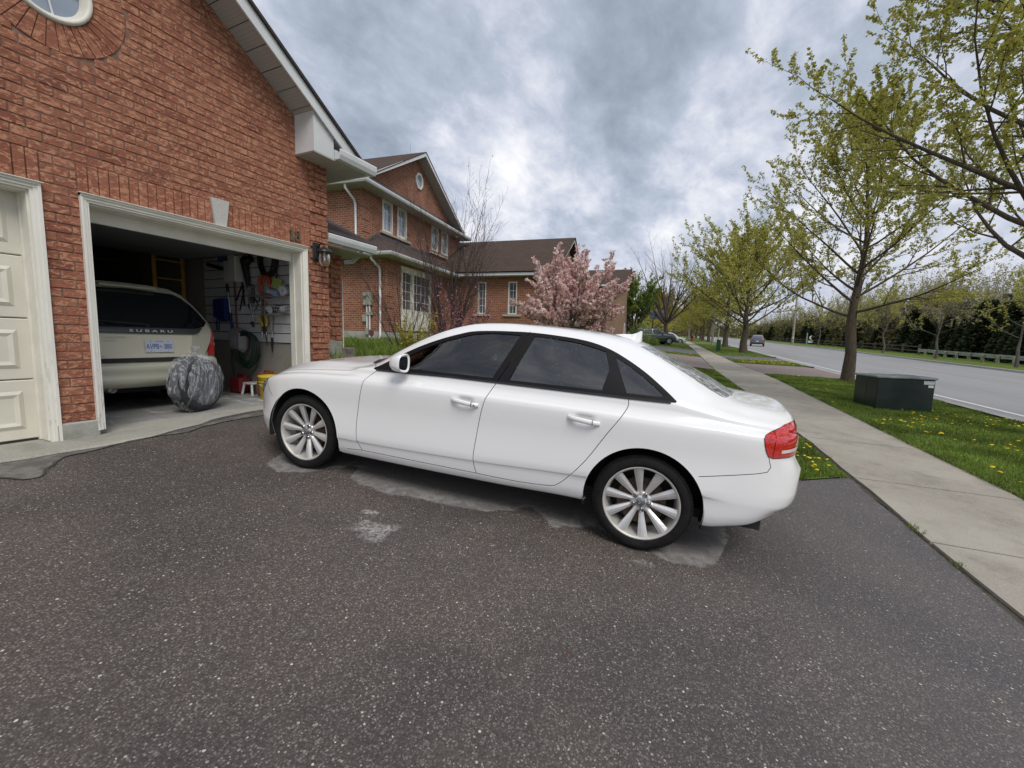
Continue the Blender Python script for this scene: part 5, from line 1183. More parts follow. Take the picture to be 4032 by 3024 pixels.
def m_tint(name, t, refl=0.06, drops=0.0):
    m, tr_, b = mat(name); tr_.nodes.remove(b); out = tr_.nodes['Material Output']
    tp = tr_.nodes.new('ShaderNodeBsdfTransparent'); tp.inputs[0].default_value = (t*0.92, t, t*0.98, 1)
    gl_ = tr_.nodes.new('ShaderNodeBsdfGlossy'); gl_.inputs['Roughness'].default_value = 0.02
    fr = tr_.nodes.new('ShaderNodeFresnel'); fr.inputs['IOR'].default_value = 1.55
    ad = tr_.nodes.new('ShaderNodeMath'); ad.operation = 'ADD'; ad.inputs[1].default_value = refl; tr_.links.new(fr.outputs[0], ad.inputs[0])
    mx_ = tr_.nodes.new('ShaderNodeMixShader'); tr_.links.new(ad.outputs[0], mx_.inputs[0]); tr_.links.new(tp.outputs[0], mx_.inputs[1]); tr_.links.new(gl_.outputs[0], mx_.inputs[2])
    g = tr_.nodes.new('ShaderNodeNewGeometry'); df = tr_.nodes.new('ShaderNodeBsdfDiffuse'); 
    v = tr_.nodes.new('ShaderNodeTexVoronoi'); v.inputs['Scale'].default_value = 75; tr_.links.new(g.outputs['Position'], v.inputs['Vector'])
    mr = tr_.nodes.new('ShaderNodeMapRange'); mr.inputs[1].default_value = 0.22; mr.inputs[2].default_value = 0.08; tr_.links.new(v.outputs[0], mr.inputs[0])
    cs = tr_.nodes.new('ShaderNodeSeparateXYZ'); tr_.links.new(v.outputs['Color'], cs.inputs[0]); gt = tr_.nodes.new('ShaderNodeMath'); gt.operation = 'GREATER_THAN'; gt.inputs[1].default_value = 0.72; tr_.links.new(cs.outputs[0], gt.inputs[0])
    mu = tr_.nodes.new('ShaderNodeMath'); mu.operation = 'MULTIPLY'; tr_.links.new(mr.outputs[0], mu.inputs[0]); tr_.links.new(gt.outputs[0], mu.inputs[1])
    bp = tr_.nodes.new('ShaderNodeBump'); bp.inputs['Strength'].default_value = drops; bp.inputs['Distance'].default_value = 0.006; tr_.links.new(mu.outputs[0], bp.inputs['Height'])
    if drops: tr_.links.new(bp.outputs[0], gl_.inputs['Normal'])
    tr_.links.new(mx_.outputs[0], out.inputs[0]); return m
M_TINT1 = m_tint('tinted_glass', 0.34, 0.05, 0.3); M_TINT2 = m_tint('dark_tinted_glass', 0.05, 0.09, 0.3)
def m_rearglass():
    b = NB('sky_streaked_wet_glass', 0.05, spec=0.7, coat=0.5); n = b.noise(1, 6, 0.7, 1.2, co=b.map((9, 46, 9))); n2 = b.noise(70, 4, 0.7)
    b.color(b.ramp(n, [(0.40, (0.02, 0.022, 0.024)), (0.49, (0.16, 0.165, 0.17)), (0.56, (0.60, 0.61, 0.62))])); h = b.math('ADD', b.smooth(n, 0.42, 0.60), b.math('MULTIPLY', n2, 0.5)); b.bump(h, 0.55, 0.006); b.rough(b.smooth(n, 0.4, 0.62, 0.03, 0.34)); return b.m  # pale streaks are sky reflections in the water, painted into the colour
M_RGLASS = m_rearglass()
M_BLKG = plain('gloss_black_trim', (0.010, 0.009, 0.010), 0.55, var=0.1, spec=0.16); M_BLK = plain('matt_black_plastic', (0.018, 0.018, 0.018), 0.75, var=0.15)
M_SHELL = plain('shadow_gap_shell', (0.02, 0.02, 0.02), 0.9)
M_RUB = None
def m_tyre():
    b = NB('tyre_rubber', 0.85, spec=0.2); n = b.noise(18, 5, 0.7); b.color(b.ramp(n, [(0.3, (0.007, 0.007, 0.007)), (0.7, (0.016, 0.0155, 0.015))])); b.bump(n, 0.2, 0.003); return b.m
M_TYRE = m_tyre()
M_ALLOY = plain('silver_alloy', (0.70, 0.69, 0.67), 0.36, 0.55, var=0.04, sc=6, coat=0.1); M_ALLOYD = plain('dull_alloy', (0.58, 0.56, 0.51), 0.5, 0.4, var=0.1, sc=8)
M_RED = None
def m_lamp(name, c0, c1):
    b = NB(name, 0.08, spec=0.6, coat=1.0); z = b.sep()[2]; n = b.vor(60, co=b.map((1, 1, 2.5))); b.color(b.mix(b.smooth(n, 0.2, 0.6), c0, c1)); b.b.inputs['Emission Strength'].default_value = 0.0; return b.m
M_RED = m_lamp('red_lamp_lens', (0.30, 0.006, 0.008), (0.56, 0.020, 0.018)); M_CLEAR = m_lamp('clear_lamp_lens', (0.03, 0.028, 0.028), (0.20, 0.18, 0.17)); M_WHL = m_lamp('white_reflector', (0.55, 0.52, 0.48), (0.75, 0.70, 0.66))
M_ROTOR = plain('rusty_disc', (0.10, 0.065, 0.045), 0.6, 0.4, var=0.4, sc=12); M_CHROME = plain('bright_metal', (0.62, 0.62, 0.62), 0.16, 1.0, var=0.03)
M_SEAT = plain('dark_seat', (0.035, 0.034, 0.036), 0.8)
Mcar = Matrix(((-0.11579, -0.99324, 0.00794, 3.4917), (0.99078, -0.11606, -0.0699, 1.8589), (0.07035, -0.00023, 0.99752, 0.102+0.004), (0, 0, 0, 1)))
car = thing('parked_car', 'white four-door saloon with tinted windows parked in front of the open garage', 'car'); car.matrix_world = Mcar
def shell_mesh(name, tris, m, sides=(1, -1), off=0.0, nrm=True):
    V = []; F = []; N = []; cen = {}
    for sgn in sides:
        idx = {}
        for f in tris:
            g = []
            for i in f:
                if i not in idx and abs(CP[i].y) < 1e-4 and i in cen: idx[i] = cen[i]
                if i not in idx:
                    idx[i] = len(V); p = CP[i]+CN[i]*off; n = CN[i]
                    V.append((p.x, p.y*sgn, p.z)); N.append((n.x, (0 if abs(p.y) < 1e-4 else n.y)*sgn, n.z))
                    if abs(CP[i].y) < 1e-4: cen[i] = idx[i]
                g.append(idx[i])
            a, b_, c = (Vector(V[k]) for k in g)
            gn = (b_-a).cross(c-a); want = Vector(N[g[0]])
            if gn.dot(want) < 0: g = g[::-1]
            F.append(tuple(g))
    me = bpy.data.meshes.new(name); me.from_pydata(V, [], F); me.materials.append(m)
    for p in me.polygons: p.use_smooth = True
    me.update()
    try: me.normals_split_custom_set_from_vertices(N)
    except Exception: pass
    return me
def shell(name, key, m, parent=car, sides=(1, -1), off=0.0, **kw):
    if key not in parts: return None
    return inst(shell_mesh(name, parts[key], m, sides, off), name, parent, **kw)
shell('body', 'body', M_PAINT); shell('bonnet', 'bonnet', M_PAINT); shell('front_bumper', 'front_bumper', M_PAINT); shell('boot_lid', 'boot_lid', M_PAINT)
for sgn in (1, -1): shell('rear_bumper', 'rear_bumper', M_PAINT, sides=(sgn,)); shell('sill', 'sill', M_PAINT, sides=(sgn,)); shell('window_frame', 'frame', M_BLKG, sides=(sgn,))
shell('cowl', 'cowl', M_BLK)
doors = {}
for sgn in (1, -1):
    for key in ('door1', 'door2'):
        d = shell('door', key, M_PAINT, sides=(sgn,)); doors[(key, sgn)] = d
        hx, hzz = HD[0] if key == 'door1' else HD[1]
        yb = surf(hx+.12, v_of_z(hx+.12, hzz)).y
        mb = MB(); n = 12; prof = []
        for i in range(n+1):
            t = i/n; x = hx+.108-.216*t; z = hzz+.008-.016*t; yy = yb+.008+.027*math.sin(math.pi*min(1, max(0, (t*1.06-.03))))**.35; prof.append((x, yy, z))
        rows = []
        for (x, yy, z) in prof:
            hh = .0145+.002*math.sin(math.pi*((hx+.108-x)/.216)); rows.append([(x, yy-.016, z-hh), (x, yy-.003, z-hh), (x, yy+.003, z-hh*.45), (x, yy+.003, z+hh*.45), (x, yy-.003, z+hh), (x, yy-.016, z+hh)])
        vs = [(p[0], p[1]*sgn, p[2]) for r_ in rows for p in r_]
        mb.add(vs, [(i*6+k, i*6+(k+1) % 6, (i+1)*6+(k+1) % 6, (i+1)*6+k) for i in range(n) for k in range(6)], 0, True); mb.poly([(p[0], p[1]*sgn, p[2]) for p in rows[0]]); mb.poly([(p[0], p[1]*sgn, p[2]) for p in rows[-1]][::-1])
        h = mb.build('door_handle', M_PAINT, d)
        if key == 'door1' and sgn == 1:
            mb = MB(); mb.tube([(hx-.085, yb+.024, hzz-.006), (hx-.085, yb+.0395, hzz-.006)], .006, 10); mb.build('lock', M_CHROME, d)
        mb = MB(); mb.box((hx-.064, (yb+.012) if sgn > 0 else -(yb+.0395), hzz-.018), (hx-.0615, (yb+.0395) if sgn > 0 else -(yb+.012), hzz+.013)); mb.build('handle_seam', M_BLK, d)
for sgn in (1, -1):
    shell('side_window', 'glass_front', M_TINT1, sides=(sgn,), off=-.006); shell('side_window', 'glass_rear', M_TINT2, sides=(sgn,), off=-.006); shell('quarter_window', 'glass_quarter', M_TINT2, sides=(sgn,), off=-.004)
    l_ = shell('tail_light', 'lamp_r', M_RED, sides=(sgn,), off=.004)
    shell('headlight', 'lamp_f', M_CLEAR, sides=(sgn,), off=.002)
shell('windscreen', 'windscreen', M_TINT1); shell('rear_window', 'rear_window', M_RGLASS)
# white strip and dark frame lines in the tail light
for sgn in (1, -1):
    def ribbon(pl, w, m, nm, off=.007):
        P = thick(SL(pl), w); n = len(P)//2; mb = MB(); vs = []
        for x, v in P: q = surf(x, v)+surf_n(x, v)*off; vs.append((q.x, q.y*sgn, q.z))
        mb.add(vs, [(i, i+1, 2*n-2-i, 2*n-1-i) for i in range(n-1)], 0, True); return mb.build(nm, m, car)
    ribbon([(-2.175, .800), (-2.24, .807), (-2.34, .825)], .010, M_WHL, 'reversing_light')
    ribbon([(-2.052, .872), (-2.06, .888), (-2.13, .918), (-2.21, .948), (-2.30, .962)], .0045, M_BLK, 'lamp_seal', .003); ribbon([(-2.36, .783), (-2.25, .768), (-2.13, .758), (-2.095, .768), (-2.075, .80), (-2.06, .84), (-2.052, .872)], .0045, M_BLK, 'lamp_seal', .003)
    ribbon([(-2.125, .765), (-2.13, .915)], .0035, M_RED, 'lamp_rib', .008)
    ribbon([(.72, .945), (.48, .955), (.07, .974), (-.31, .982), (-.81, .991), (-1.23, 1.0), (-1.50, 1.008)], .007, M_BLK, 'belt_strip', .006)
# dark shell underneath: shows in the shut lines; floor of the car
allf = [f for k_, L in parts.items() if k_ in ('body', 'door1', 'door2', 'gap', 'bonnet', 'front_bumper', 'rear_bumper', 'boot_lid', 'sill', 'cowl') for f in L]
inst(shell_mesh('under_shell', allf, M_SHELL, (1, -1), -.012), 'under_shell', car)
mb = MB(); mb.box((-2.15, -.70, .24), (2.05, .70, .30)); mb.box((-.98, -.78, .22), (.98, .78, .30)); mb.build('floor_pan', M_BLK, car)
for xx, nm in ((X0, 'rear_panel'), (X1, 'front_panel')):
    vv = [surf(xx, v) for v in gv]; mb = MB(); ring = [(p.x, p.y, p.z) for p in vv]+[(p.x, -p.y, p.z) for p in vv[::-1][1:]]; mb.poly(ring); mb.build(nm, M_PAINT if xx < 0 else M_BLKG, car)
mb = MB(); mb.box((2.23, -.38, .30), (2.285, .38, .60)); mb.build('grille', M_BLKG, car)
for sgn in (1, -1):
    for (cx_, cz_, rr_) in AR:
        mb = MB(); n = 40; prof = [(rr_+.004, .885), (rr_-.004, .86), (rr_+.01, .80), (rr_+.01, .60), (.0, .60)]
        M = Matrix.Translation((cx_, 0, cz_)) @ Matrix.Rotation(R(-90*1), 4, 'X')
        a0 = math.asin(-.09/rr_); vs = []
        for i in range(n+1):
            a = a0+(math.pi-2*a0)*i/n
            for rq, yq in ((rr_+.004, .885), (rr_+.002, .86), (rr_+.012, .80), (rr_+.012, .56)): vs.append((cx_+rq*math.cos(a), yq*sgn, cz_+rq*math.sin(a)))
        mb.add(vs, [(i*4+k_, (i+1)*4+k_, (i+1)*4+k_+1, i*4+k_+1) for i in range(n) for k_ in range(3)], 0, True)
        mb.poly([vs[i*4+3] for i in range(n+1)]); mb.build('wheel_arch_liner', M_BLK, car)
# interior: seats with headrests, steering wheel, dash, mirror
mb = MB()
for sy in (-.37, .37):
    mb.bbox((-.45, sy-.24, .30), (.10, sy+.24, .58), .06); mb.bbox((-.62, sy-.23, .50), (-.42, sy+.23, 1.08), .08); mb.ell((-.60, sy, 1.19), (.055, .13, .085), 14, 8)
mb.bbox((-1.25, -.62, .35), (-.80, .62, .60), .05); mb.bbox((-1.40, -.60, .50), (-1.22, .60, 1.02), .06)
for sy in (-.36, .36): mb.ell((-1.33, sy, 1.10), (.06, .13, .08), 14, 8)
mb.build('seats', M_SEAT, car)
mb = MB(); mb.bbox((.52, -.70, .60), (1.02, .70, .93), .08); mb.bbox((-.6, -.10, .30), (.55, .10, .62), .04); mb.box((-1.7, -.62, .95), (-1.32, .62, .99)); mb.build('dashboard', M_SEAT, car)
Mst = Matrix.Translation((.40, .37, .86)) @ Matrix.Rotation(R(-65), 4, 'Y'); mb = MB()
mb.tube([Mst @ Vector((.185*math.cos(2*math.pi*i/28), .185*math.sin(2*math.pi*i/28), 0)) for i in range(29)], .016, 8, cap=False); mb.tube([Mst @ Vector((-.17, 0, 0)), Mst @ Vector((.17, 0, 0))], .014, 6); mb.ell(tuple(Mst.translation), (.03, .07, .07), 10, 6); mb.build('steering_wheel', M_SEAT, car)
# door mirrors
for sgn in (1, -1):
    g = bpy.data.objects.new('door_mirror', None); C.objects.link(g); g.parent = car
    mb = MB(); n = 20; rows = []
    for i, (x, k_, dz_) in enumerate(((.395, .92, 0), (.405, 1.0, 0), (.425, .98, -.002), (.45, .92, -.004), (.475, .80, -.004), (.495, .60, -.004), (.508, .32, -.004), (.512, .02, -.004))):
        row = []
        for j in range(n):
            t = 2*math.pi*j/n; c, s_ = math.cos(t), math.sin(t); p = 3.6; rr = (abs(c)**p+abs(s_)**p)**(-1/p)
            yy = .965+.058*k_*rr*c; zz_ = 1.042+dz_+(.070-.010*(c))*k_*rr*s_; row.append((x+.012*(c)*(1 if i < 3 else .7), yy*sgn, zz_))
        rows.append(row)
    mb.add([p for r_ in rows for p in r_], [(i*n+k_, i*n+(k_+1) % n, (i+1)*n+(k_+1) % n, (i+1)*n+k_) for i in range(len(rows)-1) for k_ in range(n)], 0, True); mb.build('mirror_housing', M_PAINT, g)
    inner = [((p[0]+.010), sgn*(.965+(abs(p[1])-.965)*.80), 1.042+(p[2]-1.042)*.80) for p in rows[0]]
    mb = MB(); mb.poly(inner[::-1] if sgn > 0 else inner); mb.build('mirror_glass', plain('mirror_glass', (0.10, 0.11, 0.13), 0.03, 0.9), g)
    mb = MB(); mb.add(rows[0]+inner, [(i, (i+1) % n, n+(i+1) % n, n+i) for i in range(n)]); mb.build('mirror_rim', M_PAINT, g)
    mb = MB(); mb.prism([(.50, .84*sgn, .955), (.42, .84*sgn, .955), (.43, .97*sgn, .985), (.49, .97*sgn, .985)], (0, 0, .022)); mb.build('mirror_foot', M_BLK, g)
# shark-fin aerial
mb = MB(); vs = []
for (x, h, w_) in ((-1.03, .001, .006), (-1.10, .020, .028), (-1.16, .030, .034), (-1.20, .052, .020), (-1.235, .082, .005), (-1.245, .080, .004), (-1.25, .03, .018), (-1.252, .001, .028)):
    zb_ = surf(x, 13.99).z-.006; vs += [(x, w_, zb_), (x, 0, zb_+h+.006), (x, -w_, zb_)]
mb.add(vs, [(i*3+k_, (i+1)*3+k_, (i+1)*3+k_+1, i*3+k_+1) for i in range(7) for k_ in range(2)], 0, False); mb.build('roof_aerial', M_PAINT, car)
mb = MB(); mb.tube([(-2.10, .50, .36), (-2.27, .50, .36)], .030, 14, cap=False); mb.build('exhaust_pipe', M_CHROME, car); mb = MB(); mb.tube([(-2.10, .42, .36), (-2.27, .42, .36)], .030, 14, cap=False); mb.build('exhaust_pipe', M_CHROME, car)
mb = MB(); mb.bbox((-2.33, -.34, .34), (-2.18, .34, .42), .02); mb.build('rear_diffuser', M_BLK, car)
# wheels -------------------------------------------------------------
def ring_mesh(mb, prof, n=64, M=None, mi=0, smooth=True): return mb.lathe(prof, n, M, mi, smooth)
def make_wheel(parent, loc, steer=0.0, side=1, rot=0.0, spokes=10):
    w_ = bpy.data.objects.new('wheel', None); C.objects.link(w_); w_.parent = parent
    w_.matrix_local = Matrix.Translation(loc) @ Matrix.Rotation(steer, 4, 'Z') @ (Matrix.Rotation(math.pi, 4, 'Z') if side < 0 else Matrix.Identity(4))
    M = Matrix.Rotation(R(-90), 4, 'X')                  # lathe z -> +y (outboard)
    mb = MB(); T = .322
    prof = [(.205, -.10), (.235, -.118), (.262, -.122), (.300, -.115), (.316, -.095), (T, -.07)]
    for gy in (-.045, -.005, .035): prof += [(T, gy-.006), (T-.008, gy-.005), (T-.008, gy+.005), (T, gy+.006)]
    prof += [(T, .068), (.3165, .088), (.306, .104), (.290, .113), (.272, .1175), (.258, .116), (.2515, .110), (.2475, .100), (.240, .092)]
    mb.lathe(prof, 72, M); mb.v = [(p[0], p[1]+(.016*(1 if p[1] > 0 else -1)*math.exp(-((p[0]/.07)**2)) if p[2] < -.27 else 0), max(p[2], -.317)) for p in mb.v]
    mb.build('tyre', M_TYRE, w_)
    # tread shoulder blocks
    mb = MB()
    for i in range(90):
        t = 2*math.pi*i/90; Mb = Matrix.Rotation(t, 4, 'Y') @ Matrix.Translation((0, .092, .3125)); mb.cbox((0, 0, 0), (.0155, .022, .012), 0, Mb @ Matrix.Rotation(R(-32), 4, 'X'))
    mb.v = [(p[0], p[1], max(p[2], -.317)) for p in mb.v]; mb.build('tread', M_TYRE, w_, kind='stuff')
    mb = MB(); mb.lathe([(.246, .098), (.2485, .104), (.246, .108), (.238, .107), (.232, .098), (.228, .085), (.222, .05), (.214, -.02), (.214, -.10), (.24, -.11)], 72, M); mb.build('rim', M_ALLOYD, w_)
    sp = MB(); rows = [(.048, .0155, .066, .030), (.075, .0155, .068, .028), (.105, .0185, .074, .026), (.14, .0225, .082, .026), (.175, .0265, .089, .026), (.205, .0295, .094, .024), (.2300, .0325, .0985, .022), (.2345, .0332, .0975, .02)]
    vs = []
    for (rr, hw, yo, dp) in rows: vs += [(-hw, yo-dp, rr), (-hw, yo-.005, rr), (-hw*.30, yo, rr), (hw*.30, yo-.0015, rr), (hw, yo-.012, rr), (hw, yo-dp, rr)]
    sp.add(vs, [(i*6+k_, i*6+(k_+1) % 6, (i+1)*6+(k_+1) % 6, (i+1)*6+k_) for i in range(len(rows)-1) for k_ in range(6)], 0, False)
    me = sp.mesh('spoke', M_ALLOY)
    for i in range(spokes): inst(me, 'spoke', w_, rot=(0, rot+2*math.pi*i/spokes, 0))
    mb = MB(); mb.lathe([(0, .066), (.020, .067), (.030, .064), (.033, .058), (.052, .062), (.066, .060), (.070, .045), (.070, .01)], 40, M); hb = mb.build('hub', M_ALLOY, w_)
    mb = MB()
    for i in range(5):
        t = rot+2*math.pi*(i+.5)/5; cxx, czz = .054*math.sin(t), .054*math.cos(t); Mb = Matrix.Translation((cxx, 0, czz)) @ M
        mb.lathe([(.0135, .072), (.0135, .050), (.0, .050)], 14, Mb, smooth=False); 
    mb.build('bolt_hole', M_BLK, w_)
    mb = MB()
    for i in range(5):
        t = rot+2*math.pi*(i+.5)/5; cxx, czz = .054*math.sin(t), .054*math.cos(t); Mb = Matrix.Translation((cxx, 0, czz)) @ M
        mb.lathe([(0, .069), (.0085, .069), (.0085, .05)], 6, Mb, smooth=False); mb.lathe([(.0135, .0745), (.017, .071), (.0175, .062)], 14, Mb)
    mb.build('wheel_bolt', M_CHROME, w_)
    mb = MB(); mb.lathe([(0, .0725), (.026, .072), (.029, .068), (.029, .06)], 30, M); mb.build('centre_cap', plain('grey_cap', (0.24, 0.24, 0.235), 0.3, 0.6), w_)
    mb = MB()
    for k_ in range(4):
        c0 = (-.0135+.009*k_); mb.tube([(c0+.0058*math.cos(2*math.pi*i/16), .0735, .0058*math.sin(2*math.pi*i/16)) for i in range(17)], .0010, 5, cap=False)
    mb.v = [tuple(Matrix.Rotation(rot*.6+.5, 3, 'Y') @ Vector(p)) for p in mb.v]; mb.build('ring_emblem', M_CHROME, w_)
    mb = MB(); mb.lathe([(.02, .035), (.155, .035), (.160, .030), (.160, .005), (.02, .005)], 48, M, smooth=False); mb.build('brake_disc', M_ROTOR, w_)
    mb = MB(); mb.lathe([(0, -.06), (.213, -.06)], 40, M, smooth=False); mb.build('wheel_back', M_BLK, w_)
    return w_
make_wheel(car, (1.404, .782, .322), 0.02, 1, .22); make_wheel(car, (-1.404, .782, .322), 0, 1, .18)
make_wheel(car, (1.404, -.782, .322), 0.02, -1, .5); make_wheel(car, (-1.404, -.782, .322), 0, -1, .9)
# ------------------------------------------------------------------ estate car in the garage, rear towards us
M_SILV = m_paint('champagne_silver_paint', (0.56, 0.55, 0.43), False); M_SILD = plain('lower_bumper_grey', (0.26, 0.27, 0.23), 0.5)
wg = thing('estate_car', 'champagne silver estate car seen from behind inside the garage', 'car', (2.82, 6.34, ZFL)); wg.rotation_euler = (0, 0, R(1.0))
# rear view outline in (x,z); y runs into the garage. Surface y as a height field
def wy(x, z):
    ax = abs(x); y = .10*(ax/.87)**2.6
    if z > .98: y += .50*((z-.98)/.60)**1.25+.02
    elif z > .62: y += .05*(z-.62)
    if z < .62: y += -.05-.02*math.sin((z-.25)*8)
    if ax > .80: y += .55*((ax-.80)/.07)**2*.35
    return y
def sheet(outline, name, m, off=0.0, step=.045, parent=wg, th=0.02):
    P = [Vector(p) for p in outline]; pts = []
    for i in range(len(P)):
        a, b_ = P[i], P[(i+1) % len(P)]; k = max(1, int((b_-a).length/step)); pts += [a.lerp(b_, j/k) for j in range(k)]
    n = len(pts); edges = [(i, (i+1) % n) for i in range(n)]; xs = [p.x for p in P]; zs = [p.y for p in P]
    x = min(xs)+step*.5
    while x < max(xs):
        z = min(zs)+step*.5
        while z < max(zs):
            if pip((x, z), [tuple(p) for p in P]): pts.append(Vector((x, z)))
            z += step
        x += step
    r_ = geometry.delaunay_2d_cdt(pts, edges, [list(range(n))], 1, 1e-5); V = [(p.x, wy(p.x, p.y)-off, p.y) for p in r_[0]]
    mb = MB(); mb.add(V, [tuple(f) for f in r_[2]], 0, True)
    mb.add([V[i] for i in range(n)]+[(V[i][0], V[i][1]+th, V[i][2]) for i in range(n)], [(i, (i+1) % n, n+(i+1) % n, n+i) for i in range(n)]) if len(r_[0]) >= n else None
    return mb.build(name, m, parent)
def sym(L): return L+[(-x, z) for x, z in L[::-1]]
body_o = sym([(0, .50), (.78, .50), (.87, .56), (.885, .70), (.87, .95), (.845, 1.02), (.80, 1.12), (.70, 1.36), (.62, 1.50), (.50, 1.565), (.25, 1.59), (0, 1.595)])
body_o = [p for i, p in enumerate(body_o) if i == 0 or p != body_o[i-1]][:-1]
sheet(body_o, 'body', M_SILV)
gate = sym([(0, .60), (.55, .60), (.66, .66), (.78, .90), (.80, 1.02), (.71, 1.28), (.60, 1.47), (.48, 1.535), (0, 1.565)]); gate = [p for i, p in enumerate(gate) if i == 0 or p != gate[i-1]][:-1]
sheet([(x*1.01, z-.004) for x, z in gate], 'gate_gap', M_BLK, .004); sheet([(x*.99, z) for x, z in gate], 'tailgate', M_SILV, .012)
gl_o = sym([(0, 1.02), (.55, 1.02), (.70, 1.07), (.76, 1.13), (.68, 1.32), (.58, 1.45), (.50, 1.495), (0, 1.52)]); gl_o = [p for i, p in enumerate(gl_o) if i == 0 or p != gl_o[i-1]][:-1]
M_REARG = m_pane('estate_rear_glass', (0.012, 0.014, 0.018), 0.04); sheet(gl_o, 'rear_window', M_REARG, .024)
gar = sym([(0, .955), (.52, .955), (.58, .975), (.66, 1.05), (.55, 1.03), (0, 1.03)]); gar = [p for i, p in enumerate(gar) if i == 0 or p != gar[i-1]][:-1]
sheet(gar, 'garnish_panel', plain('dark_grey_garnish', (0.055, 0.06, 0.065), 0.35), .034)
rec = sym([(0, .66), (.42, .66), (.47, .70), (.50, .945), (0, .945)]); rec = [p for i, p in enumerate(rec) if i == 0 or p != rec[i-1]][:-1]
sheet(rec, 'number_plate_recess', m_paint('plate_recess_paint', (0.74, 0.70, 0.55), False), .016)
for sg in (-1, 1):
    o_ = [(sg*.695, .68), (sg*.885, .66), (sg*.90, .80), (sg*.875, 1.02), (sg*.79, 1.02), (sg*.775, .94)]; sheet(o_ if sg > 0 else o_[::-1], 'tail_light', M_RED, .03, .04, th=.05)
    o_ = [(sg*.80, .80), (sg*.895, .80), (sg*.893, .845), (sg*.80, .845)]; sheet(o_ if sg > 0 else o_[::-1], 'reflector', M_WHL, .038, .04); o_ = [(sg*.80, .885), (sg*.89, .885), (sg*.887, .925), (sg*.80, .925)]; sheet(o_ if sg > 0 else o_[::-1], 'reflector', M_WHL, .038, .04)
mb = MB(); n = 40; rows = []
for i in range(n+1):
    a = -1+2*i/n; x = a*.885; ax = abs(a); yb = .34*ax**7; row = []
    for (dy, z) in ((.00, .60), (-.10, .595), (-.125, .56), (-.12, .50), (-.10, .44), (-.115, .425), (-.105, .36), (-.04, .30), (.05, .29)): row.append((x*(1.0 if z > .45 else .985), yb+dy, z+.02*ax**4))
    rows.append(row)
mb.add([p for r_ in rows for p in r_], [(i*9+k_, (i+1)*9+k_, (i+1)*9+k_+1, i*9+k_+1) for i in range(n) for k_ in range(8)], 0, True); mb.build('rear_bumper', M_SILV, wg)
mb = MB(); mb.box((-.42, -.02, .585), (.42, .01, .615)); mb.build('bumper_step', M_BLK, wg)
mb = MB(); mb.box((-.80, .2, .22), (.80, 3.9, .45)); mb.build('underbody', M_BLK, wg)
mb = MB(); mb.tube([(-.42, .15, .30), (-.42, -.07, .30)], .042, 16, cap=False); mb.lathe([(0, 0), (.04, 0)], 16, Matrix.Translation((-.42, .02, .30)) @ Matrix.Rotation(R(90), 4, 'X')); mb.build('exhaust_pipe', M_ALLOYD, wg)
mb = MB(); mb.ell((-.35, .4, .30), (.30, .16, .09), 14, 8); mb.build('silencer', M_ALLOYD, wg)
# sides, roof, roof rails
mb = MB(); ys = [.55, 1.2, 2.2, 3.2, 3.8, 4.35]
prof = [(.86, .30), (.875, .55), (.88, .80), (.85, 1.0), (.74, 1.28), (.64, 1.48), (.52, 1.56), (.25, 1.59), (0, 1.595)]
hts = [1, 1, 1, 1, .90, .70]; rows = []
for y, h in zip(ys, hts): rows.append([(x, y, .3+(z-.3)*(h if z > 1.0 else 1)) for x, z in prof]+[(-x, y, .3+(z-.3)*(h if z > 1.0 else 1)) for x, z in prof[::-1][1:]])
m_ = len(rows[0]); mb.add([p for r_ in rows for p in r_], [(i*m_+k_, (i+1)*m_+k_, (i+1)*m_+k_+1, i*m_+k_+1) for i in range(5) for k_ in range(m_-1)], 0, True); mb.build('body_side', M_SILV, wg)
for sg in (-1, 1): mb = MB(); mb.tube([(sg*.57, .75, 1.555), (sg*.57, .85, 1.60), (sg*.57, 2.6, 1.60), (sg*.57, 2.7, 1.555)], .016, 6); mb.build('roof_rail', M_BLK, wg)
mb = MB(); mb.bbox((-.30, wy(0, 1.50)-.06, 1.525), (.30, wy(0, 1.54)+.02, 1.56), .012); mb.build('rear_spoiler', M_SILV, wg)
mb = MB(); mb.tube([(-.03, wy(0, 1.06)-.035, 1.06), (-.40, wy(0, 1.09)-.04, 1.085)], .009, 6); mb.tube([(-.5, wy(.5, 1.1)-.034, 1.098), (-.02, wy(0, 1.07)-.03, 1.075)], .012, 6); mb.ell((0, wy(0, 1.05)-.03, 1.055), (.03, .015, .025), 10, 6); mb.build('rear_wiper', M_BLK, wg)
pl = bpy.data.objects.new('number_plate', None); C.objects.link(pl); pl.parent = wg; pl.location = (.095, wy(0, .80)-.035, .80); pl.rotation_euler = (R(-2), 0, 0)
mb = MB(); mb.bbox((-.152, 0, -.076), (.152, .004, .076), .0015); mb.build('plate', plain('plate_white', (0.62, 0.66, 0.74), 0.35, var=.03), pl)
M_PBLUE = plain('plate_blue', (0.04, 0.09, 0.38), 0.5); text_obj('AVPB', .095, 'plate_text', M_PBLUE, pl, Matrix.Translation((-.075, -.001, -.006)) @ RX @ Matrix.Diagonal((.62, .95, 1, 1)), .0008, .0003); text_obj('- 880', .095, 'plate_text', M_PBLUE, pl, Matrix.Translation((.076, -.001, -.006)) @ RX @ Matrix.Diagonal((.62, .95, 1, 1)), .0008, .0003)
text_obj('ONTARIO', .020, 'plate_text', M_PBLUE, pl, Matrix.Translation((0, -.001, .058)) @ RX, .0005); mb = MB(); mb.ell((.008, -.001, 0), (.008, .002, .009), 8, 5); mb.build('plate_crest', M_PBLUE, pl)
for sx in (-.095, .095):
    for sz in (-.060, .060): mb = MB(); mb.tube([(sx, -.003, sz), (sx, .003, sz)], .005, 8); mb.build('screw', plain('rusty_screw', (0.12, 0.03, 0.02), 0.6), pl)
